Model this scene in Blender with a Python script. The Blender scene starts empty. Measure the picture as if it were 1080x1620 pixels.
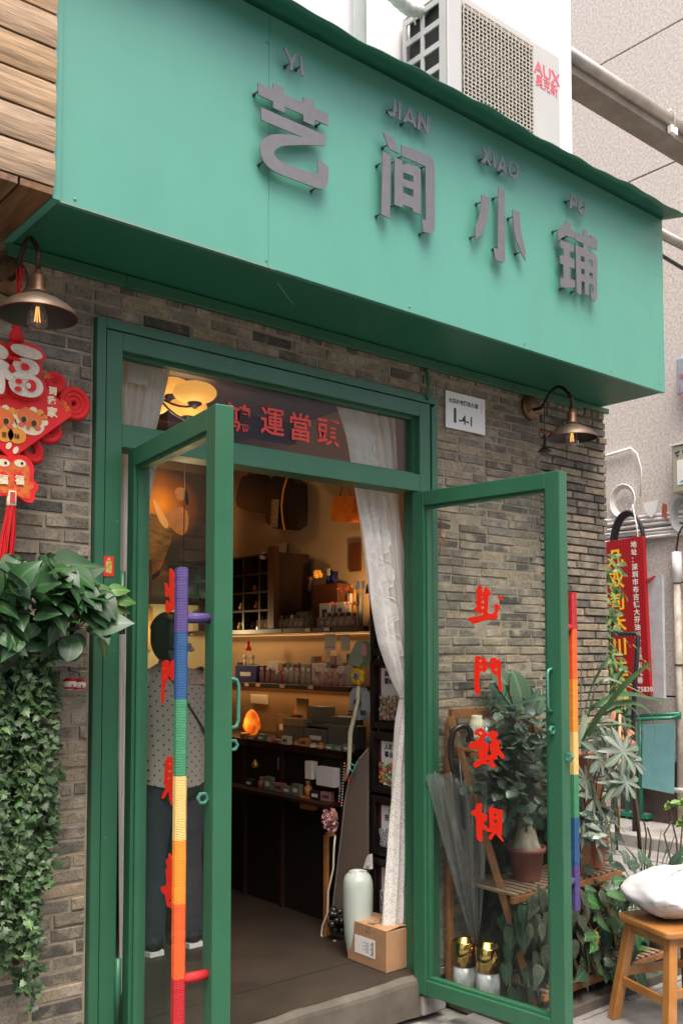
import bpy, bmesh, math, random
from mathutils import Vector, Matrix
random.seed(7)
PI = math.pi
scene = bpy.context.scene
COL = scene.collection

# ---------------------------------------------------------------- camera
CAM = Vector((0.0, -3.05, 1.58))
YAW = math.atan(1244/1498.0)          # turned to the right of straight into the facade
PITCH = math.atan(76/1498.0)
FWD = Vector((math.sin(YAW)*math.cos(PITCH), math.cos(YAW)*math.cos(PITCH), math.sin(PITCH)))
RGT = Vector((math.cos(YAW), -math.sin(YAW), 0))
UPV = RGT.cross(FWD)
cam_d = bpy.data.cameras.new('camera')
cam = bpy.data.objects.new('camera', cam_d)
COL.objects.link(cam)
cam.matrix_world = Matrix.Translation(CAM) @ Matrix((RGT, UPV, -FWD)).transposed().to_4x4()
cam_d.sensor_fit = 'HORIZONTAL'
cam_d.sensor_width = 36.0
cam_d.lens = 1498/1080*36.0
cam_d.shift_y = 145/1080
cam_d.clip_end = 400
scene.camera = cam

# ---------------------------------------------------------------- daylight
SUN_EL, SUN_AZ = math.radians(67), math.radians(203)   # azimuth clockwise from +Y
world = bpy.data.worlds.new('World')
scene.world = world
world.use_nodes = True
wn = world.node_tree
bg = wn.nodes['Background']
sky = wn.nodes.new('ShaderNodeTexSky')
sky.sky_type = 'NISHITA'
sky.sun_disc = False
sky.sun_elevation = SUN_EL
sky.sun_rotation = SUN_AZ
sky.air_density = 0.6
sky.dust_density = 6.0
sky.ozone_density = 0.3
wn.links.new(sky.outputs[0], bg.inputs[0])
bg.inputs[1].default_value = 0.125
sun_d = bpy.data.lights.new('sun', 'SUN')
sun_d.energy = 1.3
sun_d.angle = math.radians(38)
sun_d.color = (1.0, 0.955, 0.9)
sun = bpy.data.objects.new('sun', sun_d)
COL.objects.link(sun)
sdir = Vector((math.sin(SUN_AZ)*math.cos(SUN_EL), math.cos(SUN_AZ)*math.cos(SUN_EL), math.sin(SUN_EL)))
sun.rotation_euler = sdir.to_track_quat('Z', 'Y').to_euler()
scene.view_settings.view_transform = 'Standard'
scene.view_settings.look = 'None'
scene.view_settings.gamma = 1.0
scene.view_settings.exposure = 1.72
scene.view_settings.use_curve_mapping = False
scene.cycles.max_bounces = 8
scene.cycles.transparent_max_bounces = 24

# ---------------------------------------------------------------- surveying helpers:
# a sight line meets a real plane of the place (facade plane, side wall, ground)
def sight(x, y): return FWD + RGT*((x-540)/1498.0) + UPV*((955-y)/1498.0)
def on_y(x, y, Y=0.0):
    v = sight(x, y); return CAM + v*((Y-CAM.y)/v.y)
def on_x(x, y, X):
    v = sight(x, y); return CAM + v*((X-CAM.x)/v.x)
def on_z(x, y, Z):
    v = sight(x, y); return CAM + v*((Z-CAM.z)/v.z)
def on_plane(x, y, p0, n):
    v = sight(x, y); return CAM + v*((p0-CAM).dot(n)/v.dot(n))

# ---------------------------------------------------------------- materials
MATS = {}
def mat(name, color, rough=0.5, metal=0.0, var=0.0, scale=8.0, bump=0.0, bscale=60.0, spec=0.5, sheen=0.0,
        island=0.0, trans=0.0, stretch=None, dark=None, emit=None, estr=0.0, coat=0.0, objvar=0.0):
    """principled material: colour with noise variation, fine bump, optional per-piece variation"""
    if name in MATS: return MATS[name]
    m = bpy.data.materials.new(name); m.use_nodes = True
    nt = m.node_tree; N = nt.nodes; L = nt.links
    b = N['Principled BSDF']
    b.inputs['Roughness'].default_value = rough
    b.inputs['Metallic'].default_value = metal
    b.inputs['Specular IOR Level'].default_value = spec
    if coat: b.inputs['Coat Weight'].default_value = coat; b.inputs['Coat Roughness'].default_value = 0.15
    c = tuple(color)+(1,)
    b.inputs['Base Color'].default_value = c
    tc = N.new('ShaderNodeTexCoord'); mp = N.new('ShaderNodeMapping')
    L.new(tc.outputs['Object'], mp.inputs[0])
    if stretch: mp.inputs['Scale'].default_value = stretch
    src = None
    if var or dark:
        n = N.new('ShaderNodeTexNoise'); n.inputs['Scale'].default_value = scale
        n.inputs['Detail'].default_value = 6; n.inputs['Roughness'].default_value = 0.62
        L.new(mp.outputs[0], n.inputs['Vector'])
        r = N.new('ShaderNodeValToRGB')
        r.color_ramp.elements[0].position = 0.3; r.color_ramp.elements[1].position = 0.7
        d = dark or tuple(max(0, k*(1-var)) for k in color)
        r.color_ramp.elements[0].color = tuple(d)+(1,)
        r.color_ramp.elements[1].color = tuple(min(1, k*(1+var*0.6)) for k in color)+(1,)
        L.new(n.outputs['Fac'], r.inputs[0]); src = r.outputs[0]
    if island or objvar:
        hv = N.new('ShaderNodeHueSaturation')
        g = N.new('ShaderNodeNewGeometry'); oi = N.new('ShaderNodeObjectInfo')
        ad = N.new('ShaderNodeMath'); ad.operation = 'ADD'
        L.new(g.outputs['Random Per Island'], ad.inputs[0]); L.new(oi.outputs['Random'], ad.inputs[1])
        fr = N.new('ShaderNodeMath'); fr.operation = 'FRACT'; L.new(ad.outputs[0], fr.inputs[0])
        mr = N.new('ShaderNodeMapRange'); k = island or objvar
        mr.inputs['To Min'].default_value = 1-k; mr.inputs['To Max'].default_value = 1+k
        L.new(fr.outputs[0], mr.inputs[0]); L.new(mr.outputs[0], hv.inputs['Value'])
        fr2 = N.new('ShaderNodeMath'); fr2.operation = 'MULTIPLY'; fr2.inputs[1].default_value = 7.31
        L.new(ad.outputs[0], fr2.inputs[0])
        fr3 = N.new('ShaderNodeMath'); fr3.operation = 'FRACT'; L.new(fr2.outputs[0], fr3.inputs[0])
        mr2 = N.new('ShaderNodeMapRange'); mr2.inputs['To Min'].default_value = 1-k*0.6; mr2.inputs['To Max'].default_value = 1+k*0.4
        L.new(fr3.outputs[0], mr2.inputs[0]); L.new(mr2.outputs[0], hv.inputs['Saturation'])
        if src: L.new(src, hv.inputs['Color'])
        else: hv.inputs['Color'].default_value = c
        src = hv.outputs[0]
    if src: L.new(src, b.inputs['Base Color'])
    if bump:
        n2 = N.new('ShaderNodeTexNoise'); n2.inputs['Scale'].default_value = bscale; n2.inputs['Detail'].default_value = 4
        L.new(mp.outputs[0], n2.inputs['Vector'])
        bp = N.new('ShaderNodeBump'); bp.inputs['Strength'].default_value = bump; bp.inputs['Distance'].default_value = 0.004
        L.new(n2.outputs['Fac'], bp.inputs['Height']); L.new(bp.outputs[0], b.inputs['Normal'])
    if emit:
        b.inputs['Emission Color'].default_value = tuple(emit)+(1,); b.inputs['Emission Strength'].default_value = estr
    if trans:
        out = N['Material Output']; tl = N.new('ShaderNodeBsdfTranslucent'); mx = N.new('ShaderNodeMixShader')
        mx.inputs[0].default_value = trans
        if src: L.new(src, tl.inputs[0])
        else: tl.inputs[0].default_value = c
        L.new(b.outputs[0], mx.inputs[1]); L.new(tl.outputs[0], mx.inputs[2]); L.new(mx.outputs[0], out.inputs[0])
    MATS[name] = m
    return m

def glass_mat(name, tint=(0.97, 0.985, 0.98), gloss=1.0, rough=0.0, ior=1.5, film=0.0, filmcol=(0.7, 0.75, 0.75)):
    if name in MATS: return MATS[name]
    m = bpy.data.materials.new(name); m.use_nodes = True
    nt = m.node_tree; N = nt.nodes; L = nt.links; N.remove(N['Principled BSDF'])
    t = N.new('ShaderNodeBsdfTransparent'); t.inputs[0].default_value = tint+(1,)
    g = N.new('ShaderNodeBsdfGlossy'); g.inputs['Roughness'].default_value = rough
    f = N.new('ShaderNodeFresnel'); ge = N.new('ShaderNodeNewGeometry'); mi = N.new('ShaderNodeMix')   # same reflectance from both faces of the sheet
    mi.inputs[2].default_value = ior; mi.inputs[3].default_value = 1/ior
    L.new(ge.outputs['Backfacing'], mi.inputs[0]); L.new(mi.outputs[0], f.inputs[0])
    mu = N.new('ShaderNodeMath'); mu.operation = 'MULTIPLY'; mu.inputs[1].default_value = gloss
    mx = N.new('ShaderNodeMixShader')
    L.new(f.outputs[0], mu.inputs[0]); L.new(mu.outputs[0], mx.inputs[0])
    L.new(t.outputs[0], mx.inputs[1]); L.new(g.outputs[0], mx.inputs[2])
    last = mx.outputs[0]
    if film:
        d = N.new('ShaderNodeBsdfDiffuse'); d.inputs[0].default_value = filmcol+(1,)
        m2 = N.new('ShaderNodeMixShader'); m2.inputs[0].default_value = film
        L.new(last, m2.inputs[1]); L.new(d.outputs[0], m2.inputs[2]); last = m2.outputs[0]
    L.new(last, N['Material Output'].inputs[0])
    MATS[name] = m
    return m

# ---------------------------------------------------------------- mesh builder
class MB:
    def __init__(s): s.v = []; s.f = []; s.s = []
    def add(s, vs, fs, smooth=False):
        o = len(s.v); s.v += [Vector(p) for p in vs]
        for f in fs: s.f.append([i+o for i in f]); s.s.append(smooth)
        return s
    def box(s, x0, x1, y0, y1, z0, z1, M=None):
        vs = [Vector(p) for p in [(x0,y0,z0),(x1,y0,z0),(x1,y1,z0),(x0,y1,z0),(x0,y0,z1),(x1,y0,z1),(x1,y1,z1),(x0,y1,z1)]]
        if M: vs = [M @ p for p in vs]
        return s.add(vs, [(0,3,2,1),(4,5,6,7),(0,1,5,4),(1,2,6,5),(2,3,7,6),(3,0,4,7)])
    def prism(s, pts, d):
        """polygon pts (3D) extruded by vector d"""
        n = len(pts); d = Vector(d); pts = [Vector(p) for p in pts]
        fs = [tuple(range(n))[::-1], tuple(range(n, 2*n))] + [(i, (i+1) % n, n+(i+1) % n, n+i) for i in range(n)]
        return s.add(pts+[p+d for p in pts], fs)
    def bar(s, a, b, w, h, up=(0,0,1)):
        a, b = Vector(a), Vector(b); d = (b-a).normalized(); u = Vector(up)
        if abs(d.dot(u)) > 0.99: u = Vector((0,1,0))
        x = d.cross(u).normalized()*w/2; y = x.cross(d).normalized()*h/2
        return s.prism([a-x-y, a+x-y, a+x+y, a-x+y], b-a)
    def tube(s, pts, r, n=10, caps=True, closed=False):
        pts = [Vector(p) for p in pts]; m = len(pts)
        rs = r if isinstance(r, (list, tuple)) else [r]*m
        vs = []; prev = None
        for i, p in enumerate(pts):
            if closed: t = pts[(i+1) % m]-pts[i-1]
            else: t = pts[min(i+1, m-1)]-pts[max(i-1, 0)]
            t.normalize()
            if prev is None:
                u = Vector((0,0,1)) if abs(t.z) < 0.9 else Vector((1,0,0))
            else: u = prev
            a = (u-t*u.dot(t)).normalized(); prev = a; b = t.cross(a)
            for k in range(n):
                an = 2*PI*k/n; vs.append(p+(a*math.cos(an)+b*math.sin(an))*rs[i])
        fs = []
        for i in range(m if closed else m-1):
            j = (i+1) % m
            for k in range(n):
                l = (k+1) % n; fs.append((i*n+k, i*n+l, j*n+l, j*n+k))
        s.add(vs, fs, True)
        if caps and not closed:
            o = len(s.v)-len(vs)
            s.f.append([o+k for k in range(n)][::-1]); s.s.append(False)
            s.f.append([o+(m-1)*n+k for k in range(n)]); s.s.append(False)
        return s
    def lathe(s, prof, c, n=24, ax=None, smooth=True):
        """prof: (r, h) pairs about +Z (or matrix ax) at c"""
        c = Vector(c); vs = []
        for r, h in prof:
            for k in range(n):
                an = 2*PI*k/n; p = Vector((r*math.cos(an), r*math.sin(an), h))
                vs.append(c+(ax @ p if ax else p))
        fs = []
        for i in range(len(prof)-1):
            for k in range(n):
                l = (k+1) % n; fs.append((i*n+k, i*n+l, (i+1)*n+l, (i+1)*n+k))
        return s.add(vs, fs, smooth)
    def ball(s, c, r, n=12, m=8, sc=(1,1,1), M=None):
        c = Vector(c); vs = []; fs = []
        for i in range(m+1):
            th = PI*i/m
            for k in range(n):
                an = 2*PI*k/n
                p = Vector((r*sc[0]*math.sin(th)*math.cos(an), r*sc[1]*math.sin(th)*math.sin(an), r*sc[2]*math.cos(th)))
                vs.append(c+(M @ p if M else p))
        for i in range(m):
            for k in range(n):
                l = (k+1) % n; fs.append((i*n+k, (i+1)*n+k, (i+1)*n+l, i*n+l))
        return s.add(vs, fs, True)
    def grid(s, fn, nu, nv, smooth=True, closed_u=False):
        vs = [fn(i/(nu if closed_u else nu), j/nv) for j in range(nv+1) for i in range(nu+(0 if closed_u else 1))]
        w = nu if closed_u else nu+1
        fs = []
        for j in range(nv):
            for i in range(nu):
                k = (i+1) % w; fs.append((j*w+i, j*w+k, (j+1)*w+k, (j+1)*w+i))
        return s.add(vs, fs, smooth)

def mesh_of(mb, name, mats, off=None, idx=None):
    me = bpy.data.meshes.new(name)
    vs = [tuple(p-off) if off else tuple(p) for p in mb.v]
    me.from_pydata(vs, [], mb.f)
    me.polygons.foreach_set('use_smooth', mb.s)
    for m in (mats if isinstance(mats, (list, tuple)) else [mats]): me.materials.append(m)
    if idx: me.polygons.foreach_set('material_index', idx)
    me.update(); return me

ORIG = {}
def link(me, name, parent=None, bevel=0.0, kind=None, label=None):
    o = bpy.data.objects.new(name, me); COL.objects.link(o)
    if parent is not None: o.parent = parent; ORIG[o.name] = ORIG.get(parent.name, Vector((0,0,0)))
    if bevel:
        md = o.modifiers.new('bevel', 'BEVEL'); md.width = bevel; md.segments = 2; md.limit_method = 'ANGLE'
        md.harden_normals = False
    if kind: o['kind'] = kind
    if label: o['label'] = label
    return o
def tag(o, label, cat, group=None):
    o['label'] = label; o['category'] = cat
    if group: o['group'] = group
    return o
def thing(name, label, cat, loc=(0,0,0), group=None):
    o = bpy.data.objects.new(name, None); COL.objects.link(o); o.location = loc
    o.empty_display_size = 0.05
    ORIG[o.name] = Vector(loc)
    return tag(o, label, cat, group)
def part(name, mb, m, parent, bevel=0.0, kind=None, label=None):
    """a part given in world coordinates, stored relative to its thing's base"""
    return link(mesh_of(mb, name, m, ORIG[parent.name]), name, parent, bevel, kind, label)
def single(name, mb, m, label, cat, base=None, group=None, bevel=0.0):
    """a thing that is one mesh"""
    if base is None:
        base = Vector((sum(p.x for p in mb.v)/len(mb.v), sum(p.y for p in mb.v)/len(mb.v), min(p.z for p in mb.v)))
    base = Vector(base)
    o = link(mesh_of(mb, name, m, base), name, None, bevel); o.location = base; ORIG[o.name] = base
    return tag(o, label, cat, group)
def struct(name, mb, m, bevel=0.0):
    return link(mesh_of(mb, name, m), name, None, bevel, 'structure')

def curve_mesh(cu):
    o = bpy.data.objects.new('tmp', cu); COL.objects.link(o)
    dg = bpy.context.evaluated_depsgraph_get()
    me = bpy.data.meshes.new_from_object(o.evaluated_get(dg))
    bpy.data.objects.remove(o); bpy.data.curves.remove(cu)
    return me
def me_to_mb(me, M):
    mb = MB(); mb.add([M @ v.co for v in me.vertices], [tuple(p.vertices) for p in me.polygons])
    bpy.data.meshes.remove(me); return mb
def plane_matrix(o, xd, up):
    """curve plane (x, y, z) -> world with x along xd, y along up, z = xd x up"""
    xd = Vector(xd).normalized(); up = Vector(up).normalized(); n = xd.cross(up)
    return Matrix.Translation(Vector(o)) @ Matrix((xd, up, n)).transposed().to_4x4()
def text_mb(s, size, o, xd=(1,0,0), up=(0,0,1), ext=0.001, bold=0.0, align='LEFT', spacing=1.0, sx=1.0, line=1.0):
    cu = bpy.data.curves.new('t', 'FONT'); cu.body = s; cu.size = size; cu.extrude = ext; cu.offset = bold
    cu.align_x = align; cu.resolution_u = 2; cu.space_character = spacing; cu.space_line = line
    M = plane_matrix(o, xd, up) @ Matrix.Diagonal((sx, 1, 1, 1))
    return me_to_mb(curve_mesh(cu), M)
def outline_mb(loops, O, xd, up, thick):
    """traced outline: loops of world points that lie in the plane through O; real thickness"""
    xd = Vector(xd).normalized(); up = Vector(up).normalized(); O = Vector(O)
    cu = bpy.data.curves.new('g', 'CURVE'); cu.dimensions = '2D'; cu.fill_mode = 'BOTH'; cu.extrude = thick/2
    for lp in loops:
        sp = cu.splines.new('POLY'); sp.points.add(len(lp)-1)
        for i, p in enumerate(lp):
            q = p-O; sp.points[i].co = (q.dot(xd), q.dot(up), 0, 1)
        sp.use_cyclic_u = True
    return me_to_mb(curve_mesh(cu), plane_matrix(O, xd, up))
def smooth_loop(pts, it=1):
    for _ in range(it):
        q = []
        for i in range(len(pts)):
            a, b = pts[i], pts[(i+1) % len(pts)]
            q.append((a[0]*0.75+b[0]*0.25, a[1]*0.75+b[1]*0.25)); q.append((a[0]*0.25+b[0]*0.75, a[1]*0.25+b[1]*0.75))
        pts = q
    return pts
X, Y, Z = Vector((1,0,0)), Vector((0,1,0)), Vector((0,0,1))
# ================================================================ materials used across the place
GREEN = mat('green_frame_paint', (0.022, 0.105, 0.052), 0.38, var=0.10, scale=5, bump=0.06, bscale=25, spec=0.5)
def chips(m, col, lo, hi, scale=34):
    """small paint chips and dust specks over the paint"""
    nt = m.node_tree; N = nt.nodes; L = nt.links; b = N['Principled BSDF']; src = b.inputs['Base Color'].links[0].from_socket
    tc = N.new('ShaderNodeTexCoord'); n = N.new('ShaderNodeTexNoise'); n.inputs['Scale'].default_value = scale; n.inputs['Detail'].default_value = 5; n.inputs['Roughness'].default_value = .7
    L.new(tc.outputs['Object'], n.inputs['Vector']); mr = N.new('ShaderNodeMapRange'); mr.inputs['From Min'].default_value = lo; mr.inputs['From Max'].default_value = hi
    L.new(n.outputs['Fac'], mr.inputs[0]); mx = N.new('ShaderNodeMix'); mx.data_type = 'RGBA'; mx.inputs[7].default_value = col+(1,)
    L.new(mr.outputs[0], mx.inputs[0]); L.new(src, mx.inputs[6]); L.new(mx.outputs[2], b.inputs['Base Color'])
    r = N.new('ShaderNodeTexNoise'); r.inputs['Scale'].default_value = 7; r.inputs['Detail'].default_value = 6; L.new(tc.outputs['Object'], r.inputs['Vector'])
    m3 = N.new('ShaderNodeMapRange'); m3.inputs['To Min'].default_value = .26; m3.inputs['To Max'].default_value = .52; L.new(r.outputs['Fac'], m3.inputs[0]); L.new(m3.outputs[0], b.inputs['Roughness'])
chips(GREEN, (.10, .15, .11), .685, .72)
GREEN_D = mat('green_gap_dark', (0.01, 0.05, 0.03), 0.6)
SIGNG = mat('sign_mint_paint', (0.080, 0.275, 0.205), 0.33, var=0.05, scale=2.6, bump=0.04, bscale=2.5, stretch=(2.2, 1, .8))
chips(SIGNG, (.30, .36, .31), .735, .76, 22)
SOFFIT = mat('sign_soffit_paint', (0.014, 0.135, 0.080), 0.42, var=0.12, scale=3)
STEEL = mat('brushed_letter_steel', (0.140, 0.139, 0.143), 0.45, metal=0.3, var=0.12, scale=30, bump=0.05, bscale=200)
DARKM = mat('dark_metal', (0.02, 0.03, 0.03), 0.5)
MORTAR = mat('sandy_mortar', (0.27, 0.225, 0.165), 0.95, var=0.35, scale=14, bump=0.5, bscale=90)
CONC = mat('concrete', (0.27, 0.255, 0.23), 0.85, var=0.35, scale=6, bump=0.35, bscale=60)
CONCD = mat('dark_worn_concrete', (0.085, 0.072, 0.055), 0.75, var=0.45, scale=5, bump=0.3, bscale=50)
WHITEP = mat('white_wall_paint', (0.66, 0.66, 0.67), 0.6, var=0.05, scale=1.2)
PLASTW = mat('white_plastic', (0.78, 0.77, 0.73), 0.4, var=0.06, scale=8)
BLACKP = mat('black_plastic', (0.012, 0.012, 0.013), 0.4)
REDV = mat('red_vinyl', (0.86, 0.03, 0.012), 0.45, trans=0.35)
REDV2 = mat('red_vinyl_pale', (0.80, 0.075, 0.06), 0.45, trans=0.3)
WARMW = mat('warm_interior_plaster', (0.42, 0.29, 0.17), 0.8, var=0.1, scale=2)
WOODD = mat('dark_shelf_wood', (0.035, 0.014, 0.008), 0.4, var=0.4, scale=6, stretch=(8, 1, 8))
BLKW = mat('black_painted_wood', (0.012, 0.010, 0.009), 0.35)
GLASS = glass_mat('door_glass', (0.93, 0.955, 0.94), 0.32, film=.006, filmcol=(.55,.6,.57))
GLASS_T = glass_mat('transom_glass', (0.92, 0.92, 0.90), 0.32)
PAPER = mat('paper_white', (0.72, 0.70, 0.64), 0.7)

def brick_mat():
    m = bpy.data.materials.new('old_grey_brick'); m.use_nodes = True
    nt = m.node_tree; N = nt.nodes; L = nt.links; b = N['Principled BSDF']
    b.inputs['Roughness'].default_value = 0.85; b.inputs['Specular IOR Level'].default_value = 0.3
    g = N.new('ShaderNodeNewGeometry'); oi = N.new('ShaderNodeObjectInfo')
    ad = N.new('ShaderNodeMath'); ad.operation = 'ADD'
    L.new(g.outputs['Random Per Island'], ad.inputs[0]); L.new(oi.outputs['Random'], ad.inputs[1])
    fr = N.new('ShaderNodeMath'); fr.operation = 'FRACT'; L.new(ad.outputs[0], fr.inputs[0])
    r = N.new('ShaderNodeValToRGB'); e = r.color_ramp.elements
    e[0].position = 0; e[0].color = (0.06, 0.058, 0.052, 1); e[1].position = 1; e[1].color = (0.30, 0.245, 0.17, 1)
    for p, c in ((0.06, (0.115, 0.108, 0.092)), (0.3, (0.205, 0.182, 0.140)), (0.6, (0.178, 0.168, 0.145)), (0.85, (0.25, 0.215, 0.157))):
        k = e.new(p); k.color = c+(1,)
    L.new(fr.outputs[0], r.inputs[0])
    # a different piece of noise for every brick
    tc = N.new('ShaderNodeTexCoord'); cb = N.new('ShaderNodeVectorMath'); cb.operation = 'ADD'
    sc = N.new('ShaderNodeMath'); sc.operation = 'MULTIPLY'; sc.inputs[1].default_value = 37.0
    L.new(oi.outputs['Random'], sc.inputs[0]); L.new(tc.outputs['Object'], cb.inputs[0]); L.new(sc.outputs[0], cb.inputs[1])
    n = N.new('ShaderNodeTexNoise'); n.inputs['Scale'].default_value = 28; n.inputs['Detail'].default_value = 8; n.inputs['Roughness'].default_value = 0.7
    L.new(cb.outputs[0], n.inputs['Vector'])
    n2 = N.new('ShaderNodeTexNoise'); n2.inputs['Scale'].default_value = 9; n2.inputs['Detail'].default_value = 5
    L.new(cb.outputs[0], n2.inputs['Vector'])
    mx = N.new('ShaderNodeMix'); mx.data_type = 'RGBA'; mx.blend_type = 'OVERLAY'; mx.inputs[0].default_value = 0.75
    L.new(r.outputs[0], mx.inputs[6]); L.new(n.outputs['Fac'], mx.inputs[7])
    # chalky efflorescence in blotches
    rr = N.new('ShaderNodeValToRGB'); rr.color_ramp.elements[0].position = 0.50; rr.color_ramp.elements[1].position = 0.66
    rr.color_ramp.elements[1].color = (0.85, 0.85, 0.85, 1)
    L.new(n2.outputs['Fac'], rr.inputs[0])
    m2 = N.new('ShaderNodeMix'); m2.data_type = 'RGBA'; m2.inputs[7].default_value = (0.34, 0.30, 0.235, 1)
    L.new(rr.outputs[0], m2.inputs[0]); L.new(mx.outputs[2], m2.inputs[6])
    # soot and damp stains, placed by the wall, not by the brick
    g2 = N.new('ShaderNodeNewGeometry'); n3 = N.new('ShaderNodeTexNoise'); n3.inputs['Scale'].default_value = 3.2; n3.inputs['Detail'].default_value = 9; n3.inputs['Roughness'].default_value = .75
    L.new(g2.outputs['Position'], n3.inputs['Vector'])
    r3 = N.new('ShaderNodeValToRGB'); r3.color_ramp.elements[0].position = .36; r3.color_ramp.elements[0].color = (.62,.59,.55,1); r3.color_ramp.elements[1].position = .56; r3.color_ramp.elements[1].color = (1.12,1.08,1.0,1)
    L.new(n3.outputs['Fac'], r3.inputs[0])
    m3 = N.new('ShaderNodeMix'); m3.data_type = 'RGBA'; m3.blend_type = 'MULTIPLY'; m3.inputs[0].default_value = .8
    L.new(m2.outputs[2], m3.inputs[6]); L.new(r3.outputs[0], m3.inputs[7])
    # fine pits
    n4 = N.new('ShaderNodeTexNoise'); n4.inputs['Scale'].default_value = 110; n4.inputs['Detail'].default_value = 3; L.new(cb.outputs[0], n4.inputs['Vector'])
    r4 = N.new('ShaderNodeValToRGB'); r4.color_ramp.elements[0].position = .34; r4.color_ramp.elements[0].color = (.45,.44,.42,1); r4.color_ramp.elements[1].position = .47
    L.new(n4.outputs['Fac'], r4.inputs[0])
    m4 = N.new('ShaderNodeMix'); m4.data_type = 'RGBA'; m4.blend_type = 'MULTIPLY'; m4.inputs[0].default_value = .7
    L.new(m3.outputs[2], m4.inputs[6]); L.new(r4.outputs[0], m4.inputs[7]); L.new(m4.outputs[2], b.inputs['Base Color'])
    bp = N.new('ShaderNodeBump'); bp.inputs['Strength'].default_value = 1.0; bp.inputs['Distance'].default_value = 0.009
    L.new(n.outputs['Fac'], bp.inputs['Height']); L.new(bp.outputs[0], b.inputs['Normal'])
    return m
BRICK = brick_mat()

# ================================================================ ground and paving
gb = MB(); gb.add([(-60,-60,-0.03),(60,-60,-0.03),(60,60,-0.03),(-60,60,-0.03)], [(0,1,2,3)])
ground = struct('ground', gb, CONC)
SLAB = mat('paving_stone', (0.20, 0.19, 0.175), 0.8, var=0.35, scale=7, bump=0.35, bscale=70, island=0.12)
# paving slabs in front of the shop and down the alley; each slab a piece of the pavement
pv = MB(); pv.box(-3, 7.4, -6, -0.16, -0.028, -0.012); pv.box(4.43, 7.4, -0.16, 8, -0.028, -0.012)
pavement = struct('pavement', pv, mat('paving_joint_grit', (0.06, 0.055, 0.05), 0.95, bump=0.4))
r_ = random.Random(5)
smb = {}
def slab(x0, y0, w, l):
    k = (round(w, 2), round(l, 2))
    if k not in smb:
        b = MB(); b.box(0.004, k[0]-0.004, 0.004, k[1]-0.004, -0.012, 0.0); smb[k] = mesh_of(b, 'paving_slab', SLAB)
    o = link(smb[k], 'paving_slab', pavement); o.location = (x0, y0, r_.uniform(-0.002, 0.002)); o.rotation_euler = (r_.uniform(-.003,.003), r_.uniform(-.003,.003), 0)
for j in range(5):
    for i in range(10): slab(0.2+i*0.72+(0.36 if j % 2 else 0), -0.16-(j+1)*0.36, 0.72, 0.36)
for j in range(12):
    for i in range(3): slab(4.5+i*0.96, -0.16+j*0.5, 0.96, 0.5)

# ================================================================ brick facade
FZ = 0.166                     # shop floor level
WR = 4.43                      # right end of the facade
fac = thing('brick_shop_wall', 'old thin grey brick wall of the shop around the green doorway, under the mint sign', 'wall', (0.9, 0, 0))
mo = MB()
mo.box(0.3, 1.412, 0.0035, 0.14, -0.02, 2.93); mo.box(3.090, 3.86, 0.0030, 0.14, -0.02, 2.93)
mo.box(1.412, 3.090, 0.0035, 0.14, 2.748, 2.93)
part('mortar_bed', mo, MORTAR, fac)
mo = MB(); mo.box(3.8605, WR-0.006, 0.014, 0.14, -0.02, 2.93); part('raked_mortar', mo, mat('dark_raked_mortar', (.13,.11,.085), .95, var=.4, scale=14, bump=.5, bscale=90), fac, label='dark deeply raked mortar near the wall corner')
var_b = []
for k in range(8):
    rr = random.Random(k); j = lambda a: rr.uniform(-a, a)*1.5; b = MB()
    hw, hh = 0.5, 0.0198
    back = [(-hw, 0.1, -hh), (hw, 0.1, -hh), (hw, 0.1, hh), (-hw, 0.1, hh)]
    c = 0.003
    mid = [(-hw+j(.004), c+.004, -hh+j(.0012)), (hw+j(.004), c+.004, -hh+j(.0012)), (hw+j(.004), c+.004, hh+j(.0012)), (-hw+j(.004), c+.004, hh+j(.0012))]
    e = 0.018
    fr = [(-hw+e, j(.0015), -hh+.003+j(.001)), (hw-e, j(.0015), -hh+.003+j(.001)), (hw-e, j(.0015), hh-.003+j(.001)), (-hw+e, j(.0015), hh-.003+j(.001))]
    fs = [(8, 9, 10, 11)]+[(i, (i+1) % 4, 4+(i+1) % 4, 4+i) for i in range(4)]+[(4+i, 4+(i+1) % 4, 8+(i+1) % 4, 8+i) for i in range(4)]
    b.add(back+mid+fr, fs); var_b.append(b)
BML = {}
def brick_mesh(k, L, thin=False):
    L = round(L, 3)
    if (k, L, thin) not in BML:
        b = MB(); b.add([Vector((p.x*L, p.y, p.z*(.865 if thin else 1))) for p in var_b[k].v], var_b[k].f); BML[(k, L, thin)] = mesh_of(b, 'brick', BRICK)
    return BML[(k, L, thin)]
br = random.Random(11); bricks = []; bricks_r = []
PITCH_B = 0.0475
def lay(xa, xb, z, jag=False):
    x = xa; first = True
    while x < xb-0.02:
        L = br.choice([.185, .19, .2, .17, .205]) if not first else br.choice([.06, .1, .15, .19])
        first = False
        if x+L > xb-0.03: L = xb-x
        end = x+L >= xb-1e-4
        bricks.append((x+L/2+(br.uniform(-.006, .006) if jag and end else 0), z+br.uniform(-.0015, .0015), L-0.009))
        x += L
row = 0; z = 0.0235
while z < 2.845:
    lay(-0.7, 1.408, z)
    if z > 2.775: lay(1.41, 3.094, z)
    z += PITCH_B; row += 1
PITCH_R = 0.0412; z = 0.021
while z < 2.846:
    lay(3.096, WR, z, True); bricks_r.append(len(bricks)); z += PITCH_R
x = -0.6
while x < WR-0.03:                                    # header course right under the soffit
    if True: bricks.append((x+0.03, 2.877, 0.050+br.uniform(-.004,.003)))
    x += 0.062
def nearness(b):
    p = Vector((b[0], 0, b[1]))-CAM; d = p.dot(FWD)
    px = 540+1498*p.dot(RGT)/d; py = 955-1498*p.dot(UPV)/d
    hid = 0 if (-20 < px < 1090 and -20 < py < 1640) else 1
    return (hid, -b[2]*1.0/d**2.4)
bricks.sort(key=nearness)
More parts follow.
